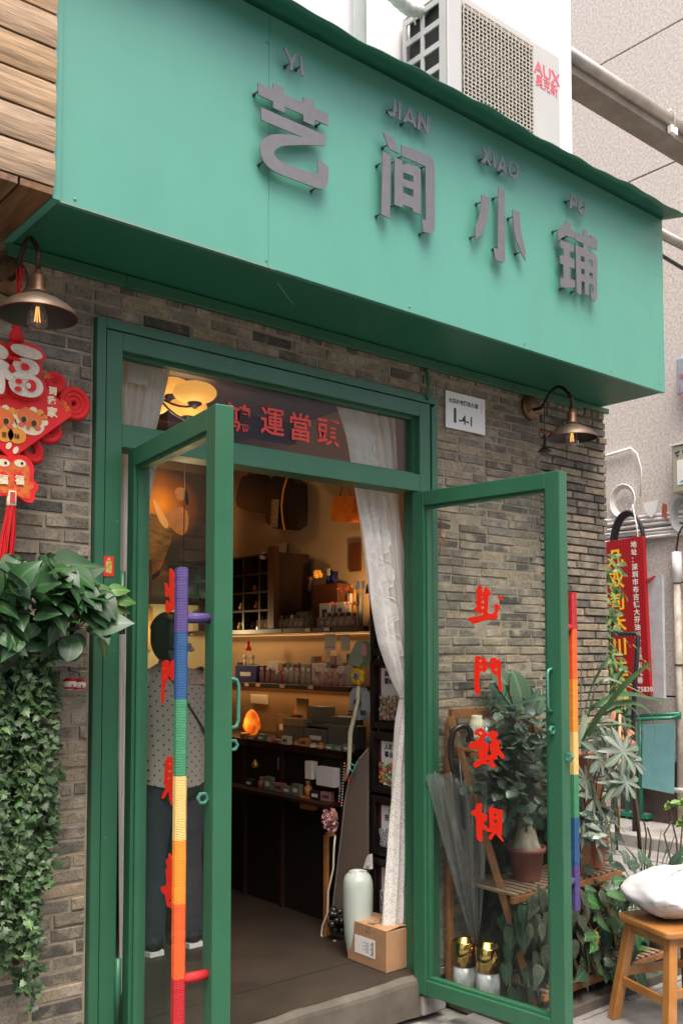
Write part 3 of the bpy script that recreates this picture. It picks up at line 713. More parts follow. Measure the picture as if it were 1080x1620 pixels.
b = MB(); b.box(0.2, 1.083, -0.398, -0.012, 2.9402, 3.86); part('backing', b, mat('dark_backing', (.015,.012,.01), .9), pf)
b = MB(); b.box(1.0855, 1.109, -0.412, -0.014, 2.915, 3.86); part('edge_strip', b, SIGNG, pf)
# ================================================================ building across the alley
PEB = mat('pebble_dash', (0.64, 0.58, 0.52), 0.9, var=0.34, scale=42, bump=0.9, bscale=120)
nt_ = PEB.node_tree
XO = 7.45
op = thing('pebbledash_building', 'tall beige pebble dash building across the alley on the right', 'building', (XO, 0, 0))
zs = [0.62, 1.19, 2.60, 5.89, 7.14, 9.6]
yj = [-3.6, -.4, 3.4, 8.0]
for zi in range(len(zs)-1):
    for yi in range(3):
        b = MB(); b.box(XO, XO+.10, yj[yi]+.004, yj[yi+1]-.004, zs[zi]+.007, zs[zi+1]-.007); part('wall_panel', b, PEB, op, .004)
b = MB(); b.box(XO+.03, XO+.6, -3.6, 8, 0.0, 9.6); part('core_wall', b, mat('joint_brown', (.09,.07,.055), .9), op)
b = MB(); b.box(XO-.02, XO+.0298, -3.6, 8, 0.0, 0.615); part('dado', b, mat('brown_dado', (.10,.075,.06), .85, var=.4, scale=9, bump=.3), op)
kb = MB(); kb.box(6.75, XO-.021, -7, 8, -0.02, 0.10); struct('kerb', kb, CONC, .01)
STST = mat('weathered_steel_pipe', (0.42, 0.38, 0.33), 0.42, metal=0.6, var=0.3, scale=6)
a = on_y(903, 88, 0.45); b = MB(); b.tube([(3.9, .45, a.z), (XO, .45, a.z)], 0.045, 14)
single('steel_pipe', b, STST, 'round grey steel pipe crossing the alley high up at the right', 'pipe')
a = on_y(903, 112, 0.50); b = MB(); b.box(3.9, XO, .46, .62, a.z-.055, a.z-.045); b.box(3.9, XO, .455, .4595, a.z-.055, a.z+.05); b.box(3.9, XO, .6205, .625, a.z-.055, a.z+.05)
single('steel_channel', b, mat('dull_channel_steel', (.22,.19,.15), .5, metal=.4, var=.3, scale=5), 'dull steel cable channel running just below the round pipe across the alley', 'channel')
a = on_y(1050, 372, 0.0); b = MB(); b.tube([(4.30, .0, a.z), (XO, .0, a.z)], 0.03, 14)
single('steel_rail', b, STST, 'shiny steel rail leaving the right end of the green sign towards the far wall', 'rail')
b = MB(); pts = [Vector((4.36+i*.3, .02, a.z-.05-0.10*math.sin(i/10*PI))) for i in range(11)]; b.tube(pts, .012, 8)
single('black_cable', b, BLACKP, 'sagging black cable under the steel rail beside the green sign', 'cable')
for i, (px, py, X0) in enumerate(((1053, 188, 0),)):
    c = on_y(px, py, .44); b = MB(); b.tube([c+Vector((0,0,.03)), c+Vector((.01,-.03,.06)), c+Vector((.04,-.04,.05)), c+Vector((.06,-.03,-.05))], .006, 6); b.box(c.x+.02, c.x+.1, c.y-.03, c.y, c.z-.09, c.z-.04)
    single('cable_tie', b, PLASTW, 'white cable tie and small clamp on the high steel pipe', 'cable tie')

# conduits bundled along the wall
for i, (ya, zo, r) in enumerate(((0, 0.0, .016), (0, -.045, .016), (0, -.085, .016), (0, -.125, .013), (0, -.160, .013), (0, -.20, .016))):
    z0 = 2.785+zo; b = MB()
    pts = [Vector((XO-.03-.006*(i % 2), y, z0+0.008*math.sin(y*3+i*2))) for y in [-1.5+k*.28 for k in range(19)]]
    b.tube(pts, r, 8)
    single('conduit', b, PLASTW, ['white conduit on the far wall, topmost of the bundle above the red board', 'second white conduit from the top of the bundle on the far wall', 'third white conduit from the top of the bundle on the far wall', 'third white conduit from the bottom of the bundle on the far wall', 'second white conduit from the bottom of the bundle on the far wall', 'lowest white conduit of the bundle on the far wall, behind the black hose coil'][i], 'conduit', group='white conduits along the far wall')
b = MB(); a, c = on_x(955, 722, XO-.03), on_x(998, 709, XO-.03); b.tube([a+(a-c)*2, a, c], .014, 8); b.tube([c, c+Vector((0,-.06,-.06)), c+Vector((0,-.10,-.2)), c+Vector((0,-.09,-.45))], .007, 6)
single('conduit', b, PLASTW, 'short white conduit with a loose white wire bending down, above the bundle', 'conduit')
c = on_x(987, 793, XO-.03); b = MB()
for k in range(4): b.tube([c+Vector((-.01*k, (.10+.01*k)*math.cos(t), (.12+.01*k)*math.sin(t))) for t in [i*2*PI/20 for i in range(20)]], .007, 6, closed=True)
single('wire_coil', b, PLASTW, 'coil of white wire resting on the conduits of the far wall', 'wire coil')
c = on_x(1082, 815, XO-.06); b = MB()
for k in range(5): b.tube([c+Vector((-.012*k, (.07+.008*k)*math.cos(t), (.11+.01*k)*math.sin(t))) for t in [i*2*PI/20 for i in range(20)]], .007, 6, closed=True)
single('wire_coil', b, mat('grey_wire', (.4,.4,.38), .5), 'coil of grey wire at the right edge below the meter box', 'wire coil')
c = on_x(996, 862, XO-.10); b = MB()
for k in range(4): b.tube([c+Vector((-.014*k, (.145+.006*k)*math.cos(t), (.27+.008*k)*math.sin(t)-.0)) for t in [i*2*PI/28 for i in range(28)]], .016, 8, closed=True)
single('hose_coil', b, BLACKP, 'coil of thick black hose hanging on the far wall above the red board', 'hose coil')
b = MB(); w = on_x(1010, 815, XO-.18); b.tube([w+Vector((0,.06,.1)), w+Vector((0,.02,-.1)), w+Vector((0,0,-.35))], .006, 6); b.prism([w+Vector((-.01,-.03,-.2)), w+Vector((-.01,.03,-.25)), w+Vector((-.01,.02,-.48)), w+Vector((-.01,-.03,-.46))], (.004,0,0))
single('white_strap', b, PLASTW, 'white plastic strap tying the black hose coil', 'strap')
c = on_x(1029, 805, XO-.07); b = MB(); b.prism([c+Vector((0,.075,.06)), c+Vector((0,-.075,.07)), c+Vector((0,-.05,-.03)), c+Vector((0,0,-.08)), c+Vector((0,.06,-.01))], (.01,0,0))
single('white_tag', b, PLASTW, 'torn white plastic tag stuck in the conduits of the far wall', 'tag')
c = on_x(1051, 808, XO-.07); b = MB(); b.prism([c+Vector((0,.02,.07)), c+Vector((0,-.02,.05)), c+Vector((0,-.01,-.03)), c+Vector((0,-.025,-.1)), c+Vector((0,.01,-.05)), c+Vector((0,.03,-.03))], (.01,0,0))
single('red_tag', b, mat('faded_red', (.4,.08,.07), .7), 'small faded red tag between the conduits of the far wall', 'tag')

# meter boxes on the wall
def wbox(name, label, cat, px0, py0, px1, py1, yw, m, dep):
    a, c = on_x(px0, py0, XO-dep), on_x(px0, py1, XO-dep)
    t = thing(name, label, cat, (XO, a.y, c.z)); b = MB(); b.box(XO-dep, XO-.001, a.y-yw, a.y, c.z, a.z); part('box', b, m, t, .02)
    return t, a, c
BEI = mat('beige_meter_plastic', (.40,.385,.27), .45, var=.1, scale=4)
t, a, c = wbox('telecom_box', 'beige telecom box with a white door label at the right edge above the conduits', 'utility box', 1061, 706, 1061, 782, .42, BEI, .16)
b = MB(); b.box(XO-.166, XO-.1605, a.y-.4, a.y-.055, c.z+.07, a.z-.13); part('label_plate', b, PLASTW, t)
b = MB(); b.prism([Vector((XO-.168, a.y-.075, c.z+.09)), Vector((XO-.168, a.y-.3, c.z+.09)), Vector((XO-.168, a.y-.3, c.z+.22)), Vector((XO-.168, a.y-.13, c.z+.12))], (.0015,0,0)); part('printed_shape', b, mat('print_cyan', (.05,.35,.5), .5), t)
NAVY = mat('print_navy', (.015,.03,.15), .5)
part('lettering', text_mb('中国电信', .05, (XO-.162, a.y-.10, a.z-.085), -Y, Z, .0006, .001), NAVY, t)
lg = MB(); o = Vector((XO-.163, a.y-.035, a.z-.07)); lg.tube([o+Vector((0,0,.012)), o+Vector((0,-.03,.004)), o+Vector((0,-.045,.02))], .0045, 6); lg.tube([o+Vector((0,-.035,.022)), o+Vector((0,-.015,-.004)), o+Vector((0,-.025,-.026)), o+Vector((0,-.04,-.014))], .0045, 6)
part('swoosh_mark', lg, NAVY, t)
b = MB(); b.box(XO-.175, XO-.001, a.y-.43, a.y+.01, a.z+.0005, a.z+.012); part('lid_rim', b, PLASTW, t)
t, a, c = wbox('grey_utility_box', 'blue grey plastic utility box with pink printed numbers at the right edge', 'utility box', 1068, 566, 1068, 626, .35, mat('bluegrey_plastic', (.33,.38,.42), .4), .14)
PINK = mat('print_pink', (.55,.12,.18), .6)
part('number_print', text_mb('微信', .06, (XO-.142, a.y-.03, a.z-.2), -Y, Z, .0006), PINK, t)
part('number_print', text_mb('1828', .09, (XO-.142, a.y-.015, a.z-.30), -Y, Z, .0006), PINK, t)
part('number_print', text_mb('服务', .05, (XO-.142, a.y-.04, a.z-.37), -Y, Z, .0006), PINK, t)

# red address board leaning on the wall
tl, trr, brr = on_x(957, 857, 7.25), on_x(1016, 848, 7.25), on_x(1028, 1100, 7.25)
bl = brr+(tl-trr)
t = thing('red_signboard', 'tall narrow red signboard with yellow and white vertical lettering leaning on the far wall', 'signboard', (7.25, bl.y, bl.z))
b = MB(); b.prism([tl, trr, brr, bl], (.045, 0, 0)); part('board', b, mat('red_board_paint', (.34,.006,.010), .4, var=.12, scale=3), t, .002)
YEL = mat('yellow_lettering', (.85,.50,.02), .5); WHT = mat('white_lettering', (.72,.68,.62), .5)
dn = (brr-trr).normalized(); hx = (trr-tl).normalized(); L_ = (brr-trr).length
o0 = tl+Vector((-.002, 0, 0))
for i, ch in enumerate('几双司木川工艺'):
    part('yellow_character', text_mb(ch, .160, o0+hx*.02+dn*(.215+i*.198), hx, -dn, .0008, .004), YEL, t)
for i, ch in enumerate('地址：深圳市布吉镇大芬油画村老围东九巷'):
    part('white_character', text_mb(ch, .060, o0+hx*.26+dn*(.085+i*.066), hx, -dn, .0008, .0012, sx=1), WHT, t)
part('white_number', text_mb('75830', .06, o0+hx*.26+dn*(L_-.03), hx, -dn, .0008, .001), WHT, t)
b = MB(); q = trr+dn*.35; b.box(7.296, 7.33, q.y-.14, q.y-.005, q.z-1.05, q.z); single('grey_board', b, mat('pale_grey_board', (.42,.42,.43), .7, var=.2, scale=8), 'pale grey board standing behind the red signboard', 'board')
b = MB(); b.prism([q+Vector((.02,0,-.03)), q+Vector((.02,-.09,.0)), q+Vector((.02,-.09,-.012)), q+Vector((.02,-.02,-.07))], (.01,0,0)); single('red_bracket', b, mat('red_bracket', (.35,.03,.02), .6), 'small red metal bracket at the edge of the red signboard', 'bracket')

# drain pipe and wire
pp = thing('drain_pipe', 'peeling white vertical drain pipe on the far wall right of the red board', 'pipe', (XO-.06, 1.41, .1))
a, c = on_x(1070, 875, XO-.06), on_x(1070, 922, XO-.06)
PEEL = mat('peeling_white_pipe', (.58,.54,.47), .6, dark=(.30,.25,.18), scale=14, stretch=(1,1,.6))
b = MB(); b.tube([(XO-.06, a.y, .1), (XO-.06, a.y, a.z)], .030, 14); part('pipe', b, PEEL, pp)
b = MB(); b.tube([(XO-.06, a.y, c.z), (XO-.06, a.y, a.z+.01)], .041, 14); part('sleeve', b, PLASTW, pp)
RUST = mat('rust', (.10,.035,.015), .8, var=.4, scale=30)
for py in (922, 1052):
    z0 = on_x(1070, py, XO-.06).z; b = MB(); b.tube([(XO-.06, a.y, z0-.008), (XO-.06, a.y, z0+.008)], .036, 14); b.box(XO-.07, XO-.001, a.y-.085, a.y-.04, z0-.006, z0+.006); part('bracket', b, RUST, pp)
b = MB(); pts = [on_x(1085, 822, XO-.12), on_x(1073, 845, XO-.12), on_x(1070, 868, XO-.08), on_x(1070, 880, XO-.06)]; b.tube(pts, .008, 8)
single('black_wire', b, BLACKP, 'black wire curving into the top of the white drain pipe', 'wire')

# green stand with a teal board
GST = mat('green_stand_paint', (.012,.16,.09), .35, var=.15, scale=10); TEAL = mat('teal_board', (.16,.36,.36), .55, var=.15, scale=9)
sp = on_z(1018, 1318, 0.0)
st = thing('green_stand', 'green tubular stand with a low shelf and a hanging teal board in the alley', 'stand', (sp.x, sp.y, 0))
def P_(px, py, dX=0): return on_x(px, py, sp.x+dX)
for (a, c, r) in (((1012, 1135), (1016, 1335), .022), ((990, 1142), (993, 1345), .018)):
    b = MB(); u, v = P_(*a), P_(*c); b.tube([u, Vector((u.x, u.y, 0.01))], r, 12); part('post', b, GST, st)
for dz in (0, -.035):
    b = MB(); a = P_(985, 1134); c = P_(1076, 1129); b.tube([a+Z*dz, c+Z*dz], .014, 10); part('rail', b, GST, st)
b = MB(); a = P_(1076, 1131); b.tube([a, a+Vector((-.15, -.0, -.02)), P_(1000, 1138)+Vector((-.15,0,0))], .014, 10); part('rail', b, GST, st)
b = MB(); a, c = P_(1020, 1146), P_(1070, 1250); b.prism([P_(1019,1146)+X*-.03, P_(1070,1143)+X*-.03, P_(1068,1256)+X*-.03, P_(1018,1246)+X*-.03], (.008,0,0)); part('teal_board', b, TEAL, st)
b = MB(); z0 = P_(1015,1288).z; b.box(sp.x-.02, sp.x+.3, sp.y-.05, sp.y+.30, z0-.04, z0); part('shelf_tray', b, GST, st, .004)
b = MB(); b.box(sp.x-.01, sp.x+.28, sp.y-.03, sp.y+.28, z0+.001, z0+.004); part('tray_print', b, mat('pattern_cloth', (.4,.25,.28), .8, dark=(.05,.06,.1), scale=40), st)
b = MB(); c = P_(1072, 1251); b.tube([c+Vector((0,.03,0)), c+Vector((0,-.3,.02))], .022, 10); single('white_pipe', b, PLASTW, 'short white horizontal pipe end beside the teal board', 'pipe')
# bent black arm in front of the red board
b = MB(); c = [on_x(x, y, 6.9) for x, y in ((972, 1003), (1009, 1003), (1003, 1095), (1001, 1150))]; b.tube([c[0], c[1]+Vector((0,.01,0)), c[1]+Vector((0,0,-.02)), c[2], c[3], Vector((c[3].x, c[3].y, .0))], .02, 8)
single('black_post', b, BLACKP, 'bent black metal post in front of the lower half of the red board', 'post')

# ================================================================ air conditioner on the sign roof
ACW = mat('ac_casing', (.42,.415,.40), .4, var=.05, scale=3); ACB = mat('ac_grille_beige', (.36,.33,.27), .5)
ax0, ax1, ay0, ay1, az0, az1 = 2.985, 3.79, -.20, .095, 3.99, 4.565
ac = thing('air_conditioner', 'white outdoor air conditioner unit with beige grille standing above the green sign', 'air conditioner', (3.35, -.05, 3.84))
g0, g1 = on_y(731, 30, ay0).x, on_y(840, 70, ay0).x
t = .012
for (x0, x1, z0, z1, nm) in ((ax0, g0, az0, az1, 'front_panel'), (g1, ax1, az0, az1, 'front_panel'), (g0+.0005, g1-.0005, az1-.05, az1-.0005, 'front_panel'), (g0+.0005, g1-.0005, az0+.0005, az0+.04, 'front_panel')):
    b = MB(); b.box(x0, x1, ay0, ay0+t, z0, z1); part(nm, b, ACW, ac, .006 if nm and (x1-x0 > .05 and z1-z0 > .3) else 0)
b = MB(); b.box(ax0, ax1, ay0+t+.0005, ay1, az1-.010, az1-.001); part('lid', b, ACW, ac, .003)
b = MB(); b.box(ax0+.001, ax1, ay0+t+.0005, ay1, az0, az0+.01); part('base', b, ACW, ac)
b = MB(); b.box(ax1-.01, ax1-.001, ay0+t+.0005, ay1, az0+.011, az1-.011); part('side_panel', b, ACW, ac)
b = MB()
ys = [ay0+t+.0005, ay0+.055, ay0+.155, ay0+.175, ay0+.27, ay1]
for (y0, y1) in ((ys[0], ys[1]), (ys[2], ys[3]), (ys[4], ys[5])): b.box(ax0, ax0+.01, y0, y1, az0+.011, az1-.011)
for k in range(6):
    z0 = az0+.011+k*.104
    for (y0, y1) in ((ys[1], ys[2]), (ys[3], ys[4])): b.box(ax0+.001, ax0+.009, y0, y1, z0, z0+.028)
part('louvred_side', b, ACW, ac, kind='stuff')
b = MB(); b.box(ax0+.03, ax1-.02, ay0+.06, ay1-.02, az0+.02, az1-.02); part('dark_inside', b, mat('ac_dark', (.035,.035,.035), .8), ac)
fz = (az0+az1)/2-.02; fx = (g0+g1)/2
for k in range(5):
    b = MB(); an = k*2*PI/5
    b.grid(lambda u, v: Vector((fx+(.05+.17*u)*math.cos(an+v*.8), ay0+.03+.03*v, fz+(.05+.17*u)*math.sin(an+v*.8))), 3, 5); part('fan_blade', b, mat('fan_grey', (.12,.12,.12), .5), ac)
b = MB(); nx, nz = 19, 26
for i in range(nx+1):
    x = g0+(g1-g0)*i/nx
    pts = [Vector((x+.0016*math.sin(k*1.57), ay0-.006-(.004 if (i+k) % 2 else 0), az0+.03+(az1-az0-.07)*k/nz)) for k in range(nz+1)]
    b.tube(pts, .0042, 4, caps=False)
for k in range(nz+1):
    z0 = az0+.03+(az1-az0-.07)*k/nz
    b.box(g0, g1, ay0-.010, ay0-.004, z0-.0028, z0+.0028)
part('grille', b, ACB, ac, kind='stuff')
PKR = mat('faded_red_print', (.60,.10,.13), .5)
q = on_y(845, 112, ay0-.0015); part('lettering', text_mb('AUX', .088, q, X, Z, .0006, .0012, sx=1.1), PKR, ac)
q = on_y(847, 128, ay0-.0015); part('lettering', text_mb('奥克斯', .068, q+Vector((0,0,-.012)), X, Z, .0006, .0006, sx=.85), PKR, ac)
for x in (ax0+.1, ax1-.1):
    b = MB(); b.box(x-.02, x+.02, ay0, ay1, SZ1+.006, az0-.001); part('foot', b, GST, ac)
q = [on_y(600, -30, -.08), on_y(628, -3, -.05), on_y(645, 12, -.03), on_y(668, 18, -.02), on_y(690, 8, -.02), on_y(705, -5, -.02)]
pts = []
for i in range(len(q)-1):
    for k in range(6): pts.append(q[i].lerp(q[i+1], k/6))
rs = [.032*(1+.09*math.sin(i*2.1)) for i in range(len(pts))]
b = MB(); b.tube(pts, rs, 12); single('wrapped_hose', b, mat('white_tape', (.62,.60,.57), .8, var=.25, scale=30, bump=.5), 'white tape wrapped hose bundle curling behind the air conditioner', 'hose')
q0 = [on_y(657, 38, -.02), on_y(655, 30, -.03), on_y(664, 24, -.02)]; b = MB(); b.tube(q0, .006, 6); single('hose_clip', b, PLASTW, 'small white wire end at the corner of the air conditioner', 'wire')

# street behind the viewer: what the glass and the paint reflect
fb = MB(); fb.box(-16, 9, -14.0, -13, 0, 7.6)
fs_ = thing('street_building', 'plain grey rendered building on the other side of the street, seen only in reflections', 'building', (-2, -10, 0))
part('wall', fb, mat('street_render', (.36,.34,.31), .85, var=.2, scale=1.5), fs_)
for i in range(8):
    for k in range(2):
        b = MB(); b.box(-12+i*2.6, -10.6+i*2.6, -12.995, -12.96, 1.2+k*3, 2.8+k*3); part('window', b, mat('street_window', (.05,.06,.07), .1), fs_)
# ================================================================ wall lamps
COP = mat('aged_copper', (.20,.11,.06), .42, metal=.7, var=.5, scale=14, bump=.1)
COPD = mat('dark_bronze', (.05,.03,.02), .42, metal=.7, var=.4, scale=12)
INN = mat('shade_inside_black', (.02,.018,.016), .5)
BULB = glass_mat('bulb_glass', (.96,.95,.93), 1.6, film=.06, filmcol=(.7,.65,.6))
FILM = mat('filament', (.9,.45,.1), .4, emit=(1,.45,.12), estr=.5)
def wall_lamp(label, x, z, group):
    t = thing('wall_lamp', label, 'wall lamp', (x, 0, z), group)
    R90 = Matrix(((1,0,0),(0,0,-1),(0,1,0)))
    b = MB(); b.lathe([(0,.028),(.030,.026),(.052,.020),(.066,.012),(.068,.0),(.0,.0)], (x, -.004, z), 32, R90); part('mount_plate', b, COPD if group == 'r' else COP, t)
    b = MB()
    for dx, dz in ((.035,.03),(-.035,.03),(.035,-.03),(-.035,-.03)): b.ball((x+dx, -.024, z+dz), .006, 8, 6)
    part('screw', b, COPD, t, kind='stuff')
    pts = []
    for i in range(17):
        u = i/16
        # out from the plate, up and over, then down to the socket
        y = -.03-.225*u; zz = z-.018+.0*u+.085*math.sin(max(0, (u-.22)/.78)*PI*.93)**1.0 if u > .22 else z-.018
        pts.append(Vector((x, y, zz)))
    pts += [Vector((x, -.2585, z+.0)), Vector((x, -.2585, z-.060))]
    b = MB(); b.tube(pts, .0085, 12); part('gooseneck_arm', b, COPD, t)
    c = Vector((x, -.2585, z-.060))
    b = MB(); b.lathe([(0,.0),(.012,0),(.013,-.012),(.018,-.016),(.023,-.02),(.0235,-.062),(.027,-.066),(.027,-.073),(0,-.075)], c, 28); part('socket', b, COP, t)
    prof = [(.024,-.073),(.033,-.079),(.050,-.086),(.074,-.097),(.097,-.112),(.113,-.128),(.1205,-.141),(.121,-.144)]
    b = MB(); b.lathe(prof, c, 40); part('lamp_shade', b, mat('shade_brown_patina', (.105,.075,.05), .48, metal=.5, var=.55, scale=9), t)
    b = MB(); b.lathe([(r-.0018, h-.0015) for r, h in prof[::-1]], c, 40); part('shade_lining', b, INN, t)
    b = MB(); b.tube([c+Vector((.121*math.cos(a), .121*math.sin(a), -.144)) for a in [k*2*PI/36 for k in range(36)]], .0025, 6, closed=True); part('rim', b, COP, t)
    b = MB(); b.lathe([(.0,-.085),(.014,-.09),(.018,-.11),(.028,-.135),(.033,-.155),(.030,-.172),(.019,-.185),(.0,-.190)], c, 24); bu = part('bulb', b, BULB, t)
    b = MB()
    for k in range(5): a = k*2*PI/5; b.tube([c+Vector((.004*math.cos(a), .004*math.sin(a), -.115)), c+Vector((.009*math.cos(a), .009*math.sin(a), -.162))], .0012, 5)
    part('filament', b, FILM, bu, kind='stuff')
    return t
wall_lamp('bronze gooseneck wall lamp at the top left, with the red ornament hanging from its arm', 1.107, 2.812, None)
wall_lamp('bronze gooseneck wall lamp on the brick wall right of the door, above the open door', 3.775, 2.822, None)

# small chime under the right lamp
c = on_y(861, 660, -.06); t = thing('hanging_chime', 'tiny dark hanging chime with red beads under the right wall lamp', 'chime', (c.x, -.06, c.z-.25))
b = MB(); b.tube([(c.x,-.06,c.z+.055), (c.x,-.06,c.z-.16)], .0018, 5); part('cord', b, COPD, t)
for pz, r, s in ((.02,.006,(1,1,1)), (-.075,.009,(1.2,.8,.7)), (-.1,.012,(1,.8,1)), (-.12,.009,(.9,.8,.8)), (-.135,.012,(1,.7,.8))):
    b = MB(); b.ball((c.x,-.06,c.z+pz), r, 10, 8, s); part('bead', b, COPD if pz < -.08 else mat('dull_red', (.35,.01,.012), .5), t)
b = MB(); b.ball((c.x-.02,-.06,c.z-.077), .009, 8, 6, (1,.6,.8)); b.ball((c.x+.02,-.06,c.z-.077), .009, 8, 6, (1,.6,.8)); part('red_bow', b, MATS['dull_red'], t)
b = MB(); b.lathe([(0,0),(.008,-.003),(.018,-.012),(.034,-.026),(.036,-.030),(0,-.028)], (c.x,-.06,c.z-.145), 16); part('bell_hat', b, INN, t)
# red string on the wall
pts = [on_y(x, y, -.02) for x, y in ((696,808),(699,830),(695,845),(703,856),(711,858),(706,848),(698,855),(694,880))]
b = MB(); b.tube(pts, .0022, 5); single('red_string', b, MATS['dull_red'], 'knotted red string hanging on the bricks behind the right glass door', 'string')
b = MB(); q = on_y(857, 780, -.012); b.box(q.x-.025, q.x+.03, -.016, -.010, q.z-.012, q.z+.012); single('brass_tag', b, mat('brass', (.5,.3,.08), .35, metal=.8), 'small brass tag on the bricks just under the top rail of the right door', 'tag')

# number plate
q = [on_y(x, y, -.012) for x, y in ((706,617),(768,633),(766,688),(704,675))]
x0, x1, z0, z1 = (q[0].x+q[3].x)/2, (q[1].x+q[2].x)/2, 2.624, 2.797
t = thing('house_number_plate', 'white enamel house number plate reading 1-4-1 on the bricks right of the door', 'number plate', (x0, 0, z0))
b = MB(); b.box(x0, x1, -.012, -.008, z0, z1); part('plate', b, mat('white_enamel', (.70,.69,.66), .35), t, .0)
BLKP = mat('black_print', (.02,.02,.022), .5)
part('street_lettering', text_mb('大芬村老围东九巷', .0255, (x0+.018, -.0124, z1-.052), X, Z, .0003, .0006), BLKP, t)
part('number', text_mb('1', .092, (x0+.038, -.0124, z0+.032), X, Z, .0003, .0036), BLKP, t)
part('number', text_mb('-4-1', .062, (x0+.086, -.0124, z0+.030), X, Z, .0003, .0013), BLKP, t)
b = MB()
for k in range(9): b.box(x1-.026, x1-.0235, -.0127, -.0122, z1-.03-k*.0052, z1-.0268-k*.0052)
part('fine_print', b, BLKP, t, kind='stuff')

# ================================================================ red new year ornament (left edge)
RD = mat('ornament_red_cloth', (.70,.006,.008), .6, var=.1, scale=20); RDR = mat('red_velvet_rope', (.52,.004,.006), .75, bump=.15, bscale=300)
GLT = mat('cream_glitter', (.78,.69,.56), .5, var=.30, scale=260, bump=.5, bscale=400)
CRM = mat('ornament_cream', (.80,.66,.42), .55); ORG = mat('ornament_orange', (.75,.16,.03), .55); GLD = mat('ornament_gold', (.78,.30,.03), .5)
YO = -.075
oc, orr = on_y(19, 640, YO), on_y(117, 641, YO)
R0 = (orr-oc).length*.985; ox, oz = oc.x, oc.z
orn = thing('new_year_ornament', 'red diamond new year ornament with a big glittering character hanging at the left edge', 'ornament', (ox, YO, oz-R0))
b = MB(); dz_ = R0*.86
b.prism([(ox-R0, YO, oz), (ox, YO, oz-dz_), (ox+R0, YO, oz), (ox, YO, oz+dz_)], (0, .014, 0)); part('diamond_panel', b, RD, orn, .003)
def on2(px, py, d=0): return on_y(px, py, YO-.001-d)
def disc(par, name, m, px, py, rx, ry, d, rot=0, n=20):
    """flat appliqué piece; rx, ry in metres"""
    c = on2(px, py, d); b = MB()
    b.prism([c+Vector((rx*math.cos(a)*math.cos(rot)-ry*math.sin(a)*math.sin(rot), 0, rx*math.cos(a)*math.sin(rot)+ry*math.sin(a)*math.cos(rot))) for a in [k*2*PI/n for k in range(n)]], (0, .0016, 0))
    return part(name, b, m, par)
# the large rounded character: cream strokes on a raised red outline
def stroke_char(par, ch, size, o, m, ext, bold, name): return part(name, text_mb(ch, size, o, X, Z, ext, bold), m, par)
def blob(pieces, holes, d, th, m, name, grow=0.0):
    for k, (px, py, rx, ry, rot) in enumerate(pieces):
        c = on2(px, py, d+.0006*k); rx_, ry_ = (rx*1.10+grow)*.00192, (ry*1.08+grow)*.00192; n = 30; b = MB()
        b.prism([c+Vector((rx_*math.copysign(abs(math.cos(a))**.8, math.cos(a))*math.cos(rot)-ry_*math.sin(a)*math.sin(rot), 0, rx_*math.copysign(abs(math.cos(a))**.8, math.cos(a))*math.sin(rot)+ry_*math.sin(a)*math.cos(rot))) for a in [i*2*PI/n for i in range(n)]], (0, th, 0))
        part(name, b, m, orn, .004)
    for k, (px, py, rx, ry, rot) in enumerate(holes):
        c = on2(px, py, d+.0006*len(pieces)+.002); b = MB()
        b.prism([c+Vector((rx*.00192*math.cos(a)*math.cos(rot)-ry*.00192*math.sin(a)*math.sin(rot), 0, rx*.00192*math.cos(a)*math.sin(rot)+ry*.00192*math.sin(a)*math.cos(rot))) for a in [i*2*PI/16 for i in range(16)]], (0, .0012, 0)); part('red_counter', b, RD, orn)
ST8 = [(43,556,25,9.5,-.10), (42,580,21,13.5,0), (42,609,27,18.5,0), (2,556,12,10,-.5), (-4,574,20,8,-.12), (0,596,8,26,.12), (-14,597,13,7,.7), (13,592,10,7,-.7), (34,594,14,6,0)]
blob(ST8, [], .006, .020, RD, 'character_outline', 6)
blob(ST8, [(40,580,7.5,6,0), (30,603,6,4,0), (29,615,6,4.5,.1), (50,610,8.5,10,0), (23,567,12,3,-.1), (19,583,5,7,.2)], .0275, .007, GLT, 'glitter_stroke')
blob([], [], 0, 0, RD, '')
for (px, py, rx, ry) in ((45.5,610,3.6,5.0),):
    c = on2(px, py, .039); b = MB(); b.prism([c+Vector((rx*.00192*math.cos(a), 0, ry*.00192*math.sin(a))) for a in [i*2*PI/16 for i in range(16)]], (0,.001,0)); part('glitter_stroke', b, GLT, orn)
for i, ch in enumerate('到我家'):
    px, py = ((77, 622), (75, 637), (74, 657))[i]
    part('cream_character', text_mb(ch, (.028,.028,.036)[i], on2(px, py, .001), X, Z, .0006, .0014), CRM, orn)
